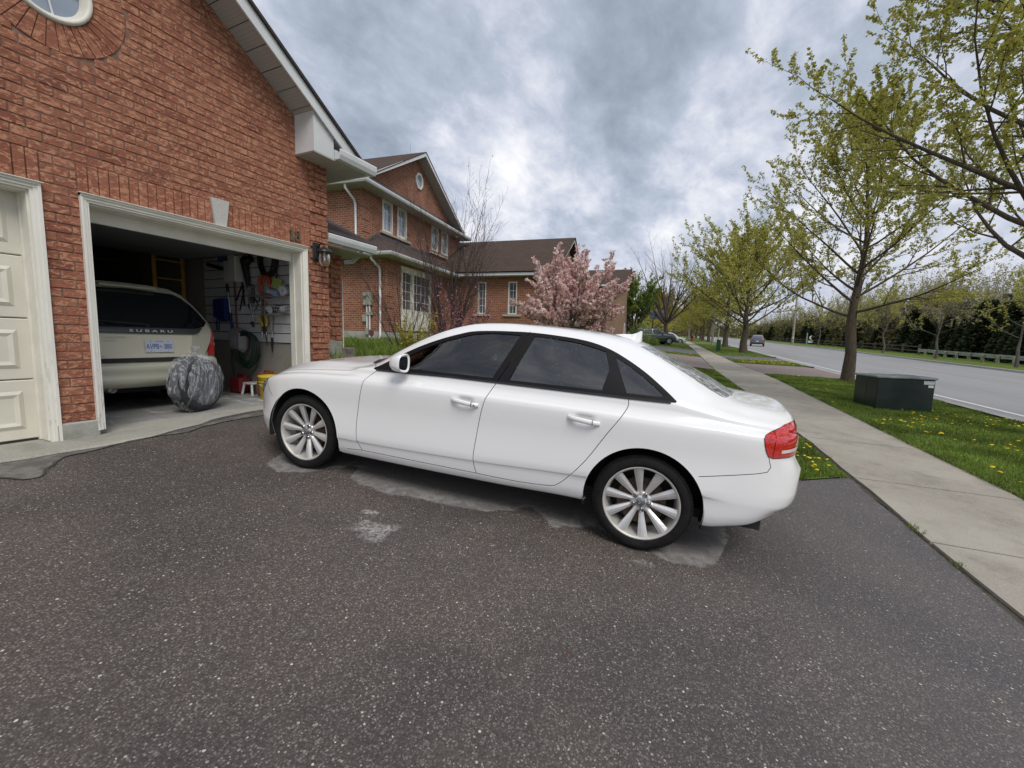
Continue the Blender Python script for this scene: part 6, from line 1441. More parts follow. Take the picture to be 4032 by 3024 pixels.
text_obj('S U B A R U', .062, 'badge', plain('badge_white', (0.75, 0.75, 0.75), 0.4), wg, Matrix.Translation((.02, wy(0, .99)-.052, .988)) @ RX @ Matrix.Diagonal((1.45, .72, 1, 1)), .002, .0004)
text_obj('FORESTER', .034, 'badge', M_ALLOYD, wg, Matrix.Translation((-.33, wy(.3, .91)-.022, .905)) @ RX @ Matrix.Diagonal((1.25, .8, 1, 1)), .001); text_obj('AWD', .030, 'badge', M_ALLOYD, wg, Matrix.Translation((-.38, wy(.3, .86)-.022, .865)) @ RX @ Matrix.Diagonal((1.5, .8, 1, 1)), .001)
for sx in (-.72, .72):
    mb = MB(); mb.lathe([(0, -.1), (.2, -.1), (.30, -.09), (.32, -.06), (.32, .06), (.30, .09), (.2, .1), (0, .1)], 32, Matrix.Translation((sx, .95, .32)) @ Matrix.Rotation(R(90), 4, 'Y')); mb.build('wheel', M_TYRE, wg)
# ------------------------------------------------------------------ neighbouring houses
def m_farbrick(name, c1, c2, mo, sc=1.0):
    """brick with real bond size, laid on the wall whichever way it faces"""
    b = NB(name, 0.88, spec=0.2); g = b.n('ShaderNodeNewGeometry'); nx = b.sep(b.n('ShaderNodeTexCoord').outputs['Normal']); co = b.sep()
    side = b.math('GREATER_THAN', b.math('ABSOLUTE', nx[0]), b.math('ABSOLUTE', nx[1])); u = b.mix(side, co[0], co[1])
    uu = b.math('ADD', b.math('MULTIPLY', co[0], b.math('SUBTRACT', 1.0, side)), b.math('MULTIPLY', co[1], side))
    cb = b.n('ShaderNodeCombineXYZ'); b.l(uu, cb.inputs[0]); b.l(co[2], cb.inputs[1])
    br = b.n('ShaderNodeTexBrick'); b.l(cb.outputs[0], br.inputs[0]); br.inputs['Scale'].default_value = 1.0; br.inputs['Mortar Size'].default_value = 0.009; br.inputs['Mortar Smooth'].default_value = 0.1; br.inputs['Bias'].default_value = 0.0
    br.inputs['Brick Width'].default_value = 0.215; br.inputs['Row Height'].default_value = 0.081
    b.put(br.inputs['Color1'], c1); b.put(br.inputs['Color2'], c2); b.put(br.inputs['Mortar'], mo)
    n = b.noise(30, 4, 0.7, 0.8, co=cb.outputs[0]); n2 = b.noise(1.3, 4, 0.6)
    base = b.mix(b.smooth(n, 0.55, 0.68, 0, 0.4), br.outputs[0], tuple(min(1, c*1.6) for c in c1)); base = b.mix(b.smooth(n2, 0.45, 0.7, 0, 0.3), base, tuple(c*.7 for c in c2))
    b.color(base); b.bump(b.math('ADD', b.math('MULTIPLY', br.outputs[1], -1.0), b.math('MULTIPLY', n, 0.3)), 0.7, 0.012); return b.m
M_FB = m_farbrick('neighbour_brick', (0.32, 0.13, 0.077), (0.20, 0.074, 0.046), (0.42, 0.29, 0.21))
M_FT = m_farbrick('tan_brick', (0.30, 0.19, 0.125), (0.235, 0.145, 0.095), (0.30, 0.23, 0.17))
A2 = R(7.5); H2M = Matrix.Translation((12.15, 10.9, 0)) @ Matrix.Rotation(A2, 4, 'Z')
h2 = thing('neighbour_house', 'two-storey red brick neighbour house with bay window and long garage wing', 'house'); h2.matrix_world = H2M
def seg_wall(mb, p, q, z0, z1, th=.2, mi=0):
    """wall from p to q (2-D); thickness on the left of the run"""
    p, q = Vector((*p, 0)), Vector((*q, 0)); d = (q-p).normalized(); n = Vector((-d.y, d.x, 0))*th
    mb.add([(a.x, a.y, z) for z in (z0, z1) for a in (p, q, q+n, p+n)], [(0, 3, 2, 1), (4, 5, 6, 7), (0, 1, 5, 4), (1, 2, 6, 5), (2, 3, 7, 6), (3, 0, 4, 7)], mi)
def wall_y(name, x0, x1, z0, z1, y, holes_, par, m, th=.2, top=None):
    mb = MB(); outer = [(x0, z0), (x1, z0)] + (top if top else [(x1, z1), (x0, z1)]); wall_with_holes(mb, outer, [[(a, c), (b_, c), (b_, d), (a, d)] for a, b_, c, d in holes_], y, y+th); return mb.build(name, m, par)
def wall_x(name, y0, y1, z0, z1, x, holes_, par, m, th=.2):
    mb = MB(); outer = [(y0, z0), (y1, z0), (y1, z1), (y0, z1)]; t = MB(); wall_with_holes(t, outer, [[(a, c), (b_, c), (b_, d), (a, d)] for a, b_, c, d in holes_], x, x+th)
    mb.add([(p[1], p[0], p[2]) for p in t.v], [f[::-1] for f in t.f]); return mb.build(name, m, par)
def window(par, axis, a0, a1, z0, z1, c, cols, rows, depth=.07, glass=None, fr=.06, sill=None, proud=.02, side=-1):
    """window in a wall on plane axis = c; a0..a1 along the wall. Outside is towards side"""
    P = (lambda a, d, z: (a, c+side*d, z)) if axis == 'y' else (lambda a, d, z: (c+side*d, a, z))
    w_ = bpy.data.objects.new('window', None); C.objects.link(w_); w_.parent = par
    def bx_(mb, a, b_, d0, d1, zz0, zz1): p, q = P(a, d0, zz0), P(b_, d1, zz1); mb.box(tuple(min(i, j) for i, j in zip(p, q)), tuple(max(i, j) for i, j in zip(p, q)))
    mb = MB(); bx_(mb, a0, a0+fr, -depth, proud, z0, z1); bx_(mb, a1-fr, a1, -depth, proud, z0, z1); bx_(mb, a0+fr, a1-fr, -depth, proud, z0, z0+fr); bx_(mb, a0+fr, a1-fr, -depth, proud, z1-fr, z1); mb.build('frame', M_CREAM, w_)
    mb = MB(); bx_(mb, a0+fr, a1-fr, -depth-.01, -depth+.002, z0+fr, z1-fr); mb.build('pane', glass or M_PANE, w_)
    mb = MB()
    for i in range(1, cols): a = a0+fr+(a1-a0-2*fr)*i/cols; bx_(mb, a-.010, a+.010, -depth+.003, -depth+.018, z0+fr, z1-fr)
    for j in range(1, rows): z = z0+fr+(z1-z0-2*fr)*j/rows; bx_(mb, a0+fr, a1-fr, -depth+.004, -depth+.016, z-.010, z+.010)
    if mb.v: mb.build('glazing_bars', M_WHITE, w_)
    if sill: mb = MB(); bx_(mb, a0-sill, a1+sill, -.02, .07, z0-.10, z0-.005); mb.build('sill', M_SILL, w_)
    return w_
M_SILL = plain('stone_sill', (0.42, 0.38, 0.31), 0.85, var=.1, sc=12)
gb = 0.85
wall_x('wall', 0.0, 9, 1.49, 4.22, 0.0, [], h2, M_FB); wall_y('wall', 0.205, 5.5, 1.49, 4.22, 0.0, [(0.95, 3.30, 1.54, 4.02)], h2, M_FB)
mb = MB(); mb.box((-.0, -.0, gb), (5.5, .3, 1.487)); mb.box((-.0, .302, gb), (.3, 9, 1.487)); mb.build('foundation', M_FOUND, h2)
wall_x('wall', 1.0, 9, 4.3, 6.70, 0.0, [], h2, M_FB); wall_y('wall', .205, 8.4, 4.5, 6.70, 1.0, [(1.21, 1.91, 5.44, 6.66), (2.24, 2.96, 5.46, 6.68), (5.16, 5.86, 5.52, 6.66), (6.20, 6.92, 5.52, 6.68)], h2, M_FB)
for (a, b_, c, d) in ((1.21, 1.91, 5.44, 6.66), (2.24, 2.96, 5.46, 6.68), (5.16, 5.86, 5.52, 6.66), (6.20, 6.92, 5.52, 6.68)): window(h2, 'y', a, b_, c, d, 1.0, 2, 3, glass=M_PANEL_L, fr=.085)
for (a, b_) in ((1.04, 3.20), (5.0, 7.1)): mb = MB(); mb.bbox((a, .90, 5.33), (b_, 1.02, 5.43), .01); mb.build('window_sill', M_SILL, h2)
# quoins: dark shadow joints at every fifth course, blocks standing proud
for (z0, z1, yb_) in ((1.50, 4.2, 0.0), (4.72, 6.6, 1.0)):
    z = z0
    while z+.34 < z1:
        mb = MB(); mb.bbox((-.022, yb_-.022, z), (.42, yb_+.03, z+.365), .008); mb.build('quoin', M_FB, h2); z += .43
# lower skirt roof, hipped at the corner
zE = 4.28
roof_slab((-.50, -.50, zE), (5.1, -.50, zE), (5.1, 1.0, 5.14), (.93, 1.0, 5.14), 'lower_roof', m=M_SHINP, parent=h2)
roof_slab((-.50, 1.05, zE), (-.50, -.50, zE), (.93, 1.0, 5.14), (.93, 1.001, 5.14), 'lower_roof', m=M_SHINP, parent=h2); roof_slab((-.50, 6.5, zE), (-.50, 1.05, zE), (0.0, 1.05, 4.58), (0.0, 6.5, 4.58), 'lower_roof', m=M_SHINP, parent=h2)
gutter([(-.50, 6.5, 4.27), (-.50, -.50, 4.27), (5.05, -.50, 4.27)], par=h2, flip=1, sz=.11)
mb = MB(); mb.box((-.49, -.49, 4.16), (5.4, .0, 4.18)); mb.box((-.49, .001, 4.16), (.0, 6.4, 4.18)); mb.build('soffit', M_SOFFITP, h2)
mb = MB(); mb.box((.93, .96, 5.10), (5.2, .998, 5.26)); n = 9
for i in range(n): x = .93*(i+.5)/n; z = 4.62+(5.14-4.60)*(i+.5)/n; mb.box((x-.06, .965, z-.04), (x+.06, .998, z+.12))
mb.build('flashing', M_FLASH, h2)
# upper eaves, skirt and main gable roof
gutter([(-.50, 6.5, 6.79), (-.50, .50, 6.79), (8.6, .50, 6.79)], par=h2, flip=1, sz=.12)
mb = MB(); mb.box((-.49, .51, 6.665), (8.6, 1.0, 6.685)); mb.box((-.49, 1.001, 6.665), (.0, 6.4, 6.685)); mb.build('soffit', M_SOFFITP, h2)
roof_slab((-.52, .46, 6.80), (8.7, .46, 6.80), (8.7, 1.0, 7.12), (-.10, 1.0, 7.12), 'skirt_roof', m=M_SHINP, parent=h2)
mb = MB(); mb.box((.25, .955, 7.06), (8.0, .998, 7.20)); mb.build('flashing', M_FLASH, h2)
AX, AZ_ = 3.75, 9.36
wall_y('gable_wall', -.2, 7.7, 6.9, 7, 1.002, [], h2, M_FB, top=[(7.7, 7.02), (AX, AZ_-.12), (-.2, 7.02)])
# octagonal gable light
ow = bpy.data.objects.new('gable_window', None); C.objects.link(ow); ow.parent = h2
M8 = Matrix.Translation((3.98, 1.0, 8.27)) @ RX @ Matrix.Diagonal((.86, 1, 1, 1)) @ Matrix.Rotation(R(22.5), 4, 'Z')
mb = MB(); mb.lathe([(.37, -.05), (.37, .05), (.28, .05), (.27, -.04)], 8, M8, smooth=False); mb.build('frame', M_CREAM, ow); mb = MB(); mb.lathe([(0, .012), (.285, .012)], 8, M8, smooth=False); mb.build('pane', M_PANEL_L, ow)
sl = (AZ_-6.82)/(AX+.45)
def rake(x0, z0, x1, z1, y, h=.17, t=.03): mb = MB(); mb.prism([(x0, y, z0), (x1, y, z1), (x1, y, z1+h), (x0, y, z0+h*.75)], (0, t, 0)); return mb
rake(-.42, 6.80, AX, AZ_-.16, .52).build('fascia', M_WHITE, h2); rake(AX*2+.42, 6.80, AX, AZ_-.16, .52).build('fascia', M_WHITE, h2)
mb = MB(); mb.prism([(-.3, .55, 6.89), (AX, .55, AZ_-.14), (AX, .55, AZ_-.12), (-.3, .55, 6.91)], (0, .45, 0)); mb.prism([(AX*2+.3, .55, 6.89), (AX, .55, AZ_-.14), (AX, .55, AZ_-.12), (AX*2+.3, .55, 6.91)], (0, .45, 0)); mb.build('gable_soffit', M_SOFFITP, h2)
roof_slab((-.52, 8.5, 6.80), (-.52, .50, 6.80), (AX, .50, AZ_), (AX, 8.5, AZ_), 'main_roof', m=M_SHIN, parent=h2); roof_slab((AX*2+.52, .50, 6.80), (AX*2+.52, 8.5, 6.80), (AX, 8.5, AZ_), (AX, .50, AZ_), 'main_roof', m=M_SHIN, parent=h2)
# downspouts
def pipe(pts, name='downspout', par=h2, r=.045, m=None): mb = MB(); mb.tube(pts, r, 8); return mb.build(name, m or M_WHITE, par)
pipe([(-.50, .28, 4.17), (-.50, .28, 4.05), (-.10, .22, 3.80), (-.06, .22, 3.70), (-.06, .22, 1.30), (-.2, .15, 1.22)]); pipe([(-.50, 1.35, 6.68), (-.50, 1.35, 6.55), (-.12, 1.28, 6.25), (-.06, 1.26, 6.10), (-.06, 1.26, 4.92), (-.10, 1.1, 4.80), (-.30, .55, 4.52)])
pipe([(-.50, 2.2, 4.17), (-.52, 2.0, 4.12), (-.45, 2.6, 4.0)], r=.04)
# bay: panel below, two casements with bars, head panel
mb = MB(); mb.bbox((.97, -.05, 1.54), (3.28, .02, 2.34), .012); mb.build('bay_panel', M_CREAM, h2); mb = MB(); mb.bbox((.95, -.05, 3.86), (3.30, .02, 4.04), .012); mb.build('bay_panel', M_CREAM, h2)
window(h2, 'y', .97, 1.76, 2.34, 3.86, 0.0, 2, 4, .05, M_BLIND, .05, proud=.05); window(h2, 'y', 1.80, 3.28, 2.34, 3.86, 0.0, 4, 4, .05, M_BLIND, .05, proud=.05)
# meter and conduits
mt = bpy.data.objects.new('electric_meter', None); C.objects.link(mt); mt.parent = h2; M_MET = plain('meter_grey', (0.34, 0.33, 0.27), 0.5, var=.12)
mb = MB(); mb.bbox((-.12, .58, 2.45), (-.005, .94, 2.93), .01); mb.build('meter_box', M_MET, mt); mb = MB(); mb.lathe([(0, .08), (.07, .075), (.085, .0)], 20, Matrix.Translation((-.12, .83, 2.80)) @ Matrix.Rotation(R(-90), 4, 'Y')); mb.build('meter_dial', M_GY, mt)
mb = MB(); mb.tube([(-.06, .80, 2.45), (-.06, .80, 1.6)], .03, 8); mb.tube([(-.06, .68, 2.45), (-.06, .68, 1.25)], .035, 8); mb.build('conduit', M_WHITE, mt); mb = MB(); mb.bbox((-.10, .56, 2.08), (-.005, .84, 2.20), .008); mb.bbox((-.10, .84, 1.84), (-.005, .98, 2.08), .008); mb.bbox((-.10, .74, 1.36), (-.005, .86, 1.62), .008); mb.build('junction_box', M_MET, mt)
sg_ = thing('alarm_sign', 'small dark red shield sign on a stake by the neighbour downspout', 'sign'); sg_.matrix_world = H2M
mb = MB(); mb.prism([(-.35, .30, 1.52), (-.35, .50, 1.54), (-.35, .50, 1.36), (-.35, .40, 1.26), (-.35, .30, 1.36)], (.01, 0, 0)); mb.build('sign_face', plain('dark_red_sign', (0.16, 0.04, 0.045), 0.5, var=.3, sc=30), sg_); mb = MB(); mb.tube([(-.34, .40, 1.30), (-.34, .40, .9)], .008, 6); mb.build('stake', M_GY, sg_)
# garage wing towards the street
WXL = 5.5
wall_x('wall', -4.9, -.001, 1.0, 4.25, WXL, [(-1.77, -1.35, 2.50, 4.0), (-3.31, -2.88, 2.50, 4.0)], h2, M_FB)
for a in ((-1.77, -1.35), (-3.31, -2.88)): window(h2, 'x', a[0], a[1], 2.50, 4.0, WXL, 2, 4, .11, M_PANE, .05, .24)
RXx, RZz, EE = 9.25, 6.72, 13.1
wall_y('wall', WXL, 12.9, 1.0, 4.3, -4.9, [(5.85, 8.35, 0.9, 3.15), (9.1, 11.9, 0.9, 3.15)], h2, M_FB, top=[(12.9, 4.3), (RXx, RZz-.15), (WXL, 4.3)])
gdw = 0
for (a, b_) in ((5.85, 8.35), (9.1, 11.9)):
    g = bpy.data.objects.new('garage_door', None); C.objects.link(g); g.parent = h2
    for i in range(4): mb = MB(); mb.bbox((a, -4.84, 1.0+.535*i), (b_, -4.80, 1.53+.535*i), .008); mb.build('door_section', M_CREAM, g)
    mb = MB(); mb.box((a-.07, -4.93, .95), (a, -4.78, 3.22)); mb.box((b_, -4.93, .95), (b_+.07, -4.78, 3.22)); mb.box((a, -4.93, 3.15), (b_, -4.78, 3.22)); mb.build('trim', M_CREAM, g)
gutter([(WXL-.45, .1, 4.36), (WXL-.45, -5.25, 4.36)], par=h2, flip=-1, sz=.12)
mb = MB(); mb.box((WXL-.44, -5.2, 4.22), (WXL, -.0, 4.24)); mb.build('soffit', M_SOFFITP, h2)
roof_slab((WXL-.5, 3.5, 4.37), (WXL-.5, -5.3, 4.37), (RXx, -5.3, RZz), (RXx, 3.5, RZz), 'wing_roof', m=M_SHIN, parent=h2, th=.04); roof_slab((2*RXx-WXL+.5, -5.3, 4.37), (2*RXx-WXL+.5, 3.5, 4.37), (RXx, 3.5, RZz), (RXx, -5.3, RZz), 'wing_roof', m=M_SHIN, parent=h2, th=.04)
rake(WXL-.4, 4.32, RXx, RZz-.17, -5.25).build('fascia', M_WHITE, h2); rake(2*RXx-WXL+.4, 4.32, RXx, RZz-.17, -5.25).build('fascia', M_WHITE, h2)
mb = MB(); mb.box((.3, 8.9, 1), (13, 9.0, 6.6)); mb.box((8.3, 1.0, 4.3), (8.4, 8.9, 6.7)); mb.box((12.8, -4.7, 1), (12.9, 8.9, 4.3)); mb.build('rear_wall', M_FB, h2)
# tan house beyond
h3 = thing('tan_brick_house', 'tan brick house with brown roof behind the magnolia tree', 'house'); h3.matrix_world = H2M
wall_y('wall', 13.05, 22, .9, 4.6, -4.7, [(13.3, 15.6, .9, 3.2), (16.0, 18.4, .9, 3.25)], h3, M_FT); wall_x('wall', -7.3, 6, .9, 5.9, 22, [(-5.3, -4.8, 1.7, 2.9)], h3, M_FT); window(h3, 'x', -5.3, -4.8, 1.7, 2.9, 22, 1, 4, .08, M_PANE, .07)
wall_y('wall', 22.2, 30, .9, 5.9, -7.3, [(22.7, 25.2, .9, 3.1), (25.8, 28.6, .9, 3.1)], h3, M_FT)
for (a, b_, y) in ((13.3, 15.6, -4.7), (16.0, 18.4, -4.7), (22.7, 25.2, -7.3), (25.8, 28.6, -7.3)):
    g = bpy.data.objects.new('garage_door', None); C.objects.link(g); g.parent = h3
    for i in range(4): mb = MB(); mb.bbox((a, y+.06, .95+.56*i), (b_, y+.10, 1.5+.56*i), .008); mb.build('door_section', M_SLAT, g)
roof_slab((21.6, 6, 5.92), (21.6, -7.6, 5.92), (25.2, -7.6, 7.6), (25.2, 6, 7.6), 'roof', m=M_SHIN, parent=h3, th=.04); roof_slab((28.8+.4+1.2, -7.6, 5.92), (30.4, 6, 5.92), (25.2, 6, 7.6), (25.2, -7.6, 7.6), 'roof', m=M_SHIN, parent=h3, th=.04)
roof_slab((13.1, -5.1, 4.5), (21.9, -5.1, 4.5), (21.9, -1.2, 6.3), (13.1, -1.2, 6.3), 'roof', m=M_SHIN, parent=h3, th=.04)
mb = MB(); mb.box((21.6, -7.5, 5.80), (22, 6, 5.92)); mb.build('fascia', M_WHITE, h3); mb = MB(); mb.box((22.2, 5.8, 1), (30, 6, 5.9)); mb.box((29.8, -7.1, 1), (30, 5.8, 5.9)); mb.build('rear_wall', M_FT, h3)
# further houses along the street, seen only as slivers between trees
for i, (s_, t_, w_, d_, h_) in enumerate(((75, -15, 12, 9, 5.2), (98, -16, 12, 9, 5.4), (125, -17, 13, 9, 5.4))):
    x, y = xy(s_, t_); g = thing('far_house', ['far brick house with a brown roof past the bare tree', 'second far brick house along the left of the pavement', 'farthest brick house at the end of the street'][i], 'house', (x, y, base_h(s_, t_)), A2*.6)
    mb = MB(); mb.box((0, 0, 0), (w_, d_, h_)); mb.build('wall', M_FT if i % 2 else M_FB, g); roof_slab((-.4, -.4, h_), (w_+.4, -.4, h_), (w_+.4, d_/2, h_+2), (-.4, d_/2, h_+2), 'roof', parent=g); roof_slab((w_+.4, d_+.4, h_), (-.4, d_+.4, h_), (-.4, d_/2, h_+2), (w_+.4, d_/2, h_+2), 'roof', parent=g)
    window(g, 'x', 2, 3.2, 1.2, 2.6, 0, 2, 2, .05, M_PANE, .08); window(g, 'x', 5, 6.2, 1.2, 2.6, 0, 2, 2, .05, M_PANE, .08)
# raised bed, timber edging and pail beside our house
mb = MB(); vs = []; n = 16
for i in range(n+1):
    for j in range(n+1):
        x = 4.72+7.6*i/n; y = 3.0+7.8*j/n; e = min(i, n-i, j, n-j); vs.append((x, y, (.95+.09*noise.noise(Vector((x*.9, y*.9, 0)))+.03*(x-5)) if e > 0 else .2))
mb.add(vs, [(i*(n+1)+j, (i+1)*(n+1)+j, (i+1)*(n+1)+j+1, i*(n+1)+j+1) for i in range(n) for j in range(n)], 0, True); mb.build('raised_lawn', M_GRASS, kind='structure')
M_TIM = plain('weathered_timber', (0.20, 0.165, 0.14), 0.9, var=.3, sc=8)
t = thing('timber_edging', 'grey weathered timber edging round the bed beside the garage', 'edging')
pa, pb = hitp(1000+1345/2.765, 800+1545/2.765, H2M.to_3x3() @ Vector((1, 0, 0)), (H2M.to_3x3() @ Vector((1, 0, 0))).dot(H2M @ Vector((-3.2, 0, 0)))), None
for i, (px0, px1, py0, py1) in enumerate(((1345, 1440, 1545, 1600), (1442, 1640, 1540, 1600), (1500, 1660, 1600, 1655))):
    nn = H2M.to_3x3() @ Vector((1, 0, 0)); d_ = nn.dot(H2M @ Vector((-3.2, 0, 0))); a = hitp(1000+px0/2.765, 800+py0/2.765, nn, d_); b_ = hitp(1000+px1/2.765, 800+py1/2.765, nn, d_)
    mb = MB(); Mq = Matrix.Translation((a+b_)/2) @ Matrix.Rotation(A2+R(90), 4, 'Z'); L = (Vector((a.x, a.y, 0))-Vector((b_.x, b_.y, 0))).length
    mb.bbox((-L/2, -.07, -.01), (L/2, .07, .13), .012, 0, Mq); mb.bbox((-L/2+.03, -.05, -.16), (L/2-.03, .05, -.012), .012, 0, Mq); mb.build('timber', M_TIM, t)
mb = MB(); mb.bbox((4.66, 4.92, .2), (4.80, 5.05, 1.17), .01); mb.build('timber_post', M_TIM, label='short grey timber post at the corner of the lamp pilaster', cat='post')
p = hitp(1000+1420/2.765, 800+1640/2.765, (1, 0, 0), 7.6); t = thing('white_pail', 'off-white plastic pail behind the bonnet of the white car', 'pail', (p.x, p.y, p.z-.12)); mb = MB(); mb.lathe([(0, -.1), (.12, -.1), (.145, .11), (.155, .115), (.155, .135), (.14, .14), (.135, .10), (0, .09)], 24); mb.build('pail_body', plain('old_white_plastic', (0.58, 0.53, 0.42), 0.5), t)
# ------------------------------------------------------------------ trees
def m_bark(name, c0, c1):
    b = NB(name, 0.95, spec=0.15); n = b.noise(6, 6, 0.7, 0.6, co=b.map((3.5, 3.5, .6))); b.color(b.ramp(n, [(0.3, c0), (0.7, c1)])); b.bump(n, 0.9, 0.03); return b.m
M_BARK = m_bark('maple_bark', (0.052, 0.040, 0.028), (0.135, 0.108, 0.078)); M_BARKG = m_bark('grey_bark', (0.085, 0.073, 0.065), (0.19, 0.165, 0.15)); M_BARKP = m_bark('dark_twig_bark', (0.05, 0.036, 0.036), (0.115, 0.085, 0.082))
def m_leaf(name, cols, tr=0.35, patch=False):
    m, t, b = mat(name); out = t.nodes['Material Output']; b.inputs['Roughness'].default_value = 0.6; b.inputs['Specular IOR Level'].default_value = 0.2
    g = t.nodes.new('ShaderNodeNewGeometry'); r_ = t.nodes.new('ShaderNodeValToRGB'); cr = r_.color_ramp
    while len(cr.elements) < len(cols): cr.elements.new(.5)
    for e, (p, c) in zip(cr.elements, cols): e.position = p; e.color = (*c, 1)
    t.links.new(g.outputs['Random Per Island'], r_.inputs[0]); t.links.new(r_.outputs[0], b.inputs['Base Color'])
    src = r_.outputs[0]
    if patch:
        pn = t.nodes.new('ShaderNodeTexNoise'); pn.inputs['Scale'].default_value = 1.1; pn.inputs['Detail'].default_value = 5; t.links.new(g.outputs['Position'], pn.inputs['Vector'])
        mr = t.nodes.new('ShaderNodeMapRange'); mr.inputs[1].default_value = .35; mr.inputs[2].default_value = .68; mr.inputs[3].default_value = .62; mr.inputs[4].default_value = 1.35; t.links.new(pn.outputs[0], mr.inputs[0])
        vm = t.nodes.new('ShaderNodeVectorMath'); vm.operation = 'SCALE'; t.links.new(src, vm.inputs[0]); t.links.new(mr.outputs[0], vm.inputs['Scale']); src = vm.outputs[0]; t.links.new(src, b.inputs['Base Color'])
    tl = t.nodes.new('ShaderNodeBsdfTranslucent'); t.links.new(src, tl.inputs[0]); mx_ = t.nodes.new('ShaderNodeMixShader'); mx_.inputs[0].default_value = tr
    t.links.new(b.outputs[0], mx_.inputs[1]); t.links.new(tl.outputs[0], mx_.inputs[2]); t.links.new(mx_.outputs[0], out.inputs[0]); return m
M_LEAF = m_leaf('maple_spring_leaf', [(0, (0.25, 0.24, 0.05)), (.4, (0.43, 0.43, 0.09)), (.8, (0.58, 0.57, 0.15)), (1, (0.46, 0.33, 0.13))], .5)
M_LEAFO = m_leaf('orange_spring_leaf', [(0, (0.30, 0.24, 0.045)), (.6, (0.50, 0.43, 0.085)), (1, (0.44, 0.46, 0.12))], .5)
M_LEAFG = m_leaf('fresh_green_leaf', [(0, (0.08, 0.13, 0.02)), (.5, (0.17, 0.26, 0.045)), (1, (0.34, 0.40, 0.11))], .45)
M_LEAFP = m_leaf('pale_bud', [(0, (0.26, 0.235, 0.11)), (.5, (0.38, 0.36, 0.17)), (1, (0.42, 0.38, 0.23))], .4)
M_PETAL = m_leaf('magnolia_petal', [(0, (0.52, 0.25, 0.26)), (.3, (0.74, 0.48, 0.46)), (.6, (0.86, 0.70, 0.65)), (1, (0.95, 0.88, 0.80))], .45)
M_PINK = m_leaf('pink_blossom', [(0, (0.36, 0.10, 0.15)), (.6, (0.50, 0.20, 0.26)), (1, (0.60, 0.34, 0.36))], .25)
M_NEEDLE = m_leaf('dark_needles', [(0, (0.020, 0.034, 0.014)), (.6, (0.050, 0.074, 0.032)), (1, (0.13, 0.12, 0.06))], .2)
class TB:
    """tree builder: wood tubes and leaf quads as flat arrays"""
    def __init__(s, seed): s.r = random.Random(seed); s.w = MB(); s.L = []; s.tips = []
    def rv(s, k=1.0): return Vector((s.r.uniform(-1, 1), s.r.uniform(-1, 1), s.r.uniform(-1, 1)))*k
    def path(s, p, d, L, seg, curl=0.25, up=0.0, bend=None):
        P = [p.copy()]; d = d.normalized(); 
        for i in range(seg): d = (d+s.rv(curl)+Vector((0, 0, up))).normalized(); P.append(P[-1]+d*(L/seg))
        return P
    def branch(s, p, d, L, r, lvl, maxl, spec):
        sp = spec[lvl]; P = s.path(p, d, L, sp['seg'], sp['curl'], sp['up']); n = len(P)-1
        rs = [max(r*(1-.82*(i/n)), .0022) for i in range(n+1)]; s.w.tube(P, rs, sp['sides'], cap=False)
        if lvl == maxl: s.tips.append(P); return
        k = sp['kids']; nx = spec[lvl+1]
        for j in range(k):
            u = sp['from']+(1-sp['from'])*(j+s.r.random()*.8)/k; u = min(u, .99); i = min(int(u*n), n-1); q = P[i].lerp(P[i+1], u*n-i); t = (P[i+1]-P[i]).normalized()
            a = s.r.uniform(0, 2*math.pi); o = t.orthogonal().normalized(); o = Matrix.Rotation(a, 3, t) @ o; ang = sp['ang']*s.r.uniform(.75, 1.25)
            dd = (t*math.cos(ang)+o*math.sin(ang)); dd = (dd+Vector((0, 0, sp.get('lift', 0)))).normalized()
            s.branch(q, dd, L*sp['ratio']*s.r.uniform(.65, 1.15)*(1-.45*u), max(rs[i]*.5, .0028), lvl+1, maxl, spec)
        s.branch(P[-1], (P[-1]-P[-2]).normalized(), L*sp['ratio']*.7, rs[-1], lvl+1, maxl, spec)
    def cluster(s, p, size, n, droop=.4, spread=1.0):
        for _ in range(n):
            d = s.rv(); d.z = d.z*.7-droop*.5; d.normalize(); q = p+s.rv(size*.5*spread); u = d.cross(s.rv()).normalized()*size*s.r.uniform(.25, .5); d = d*size*s.r.uniform(.5, 1.1)
            s.L.append((q, q+d*.55+u, q+d*1.05, q+d*.5-u))
    def leaves(s, name, m, par):
        if not s.L: return None
        V = [tuple(v) for f in s.L for v in f]; F = [(4*i, 4*i+1, 4*i+2, 4*i+3) for i in range(len(s.L))]
        me = bpy.data.meshes.new(name); me.from_pydata(V, [], F); me.materials.append(m); o = bpy.data.objects.new(name, me); C.objects.link(o); o.parent = par; return o
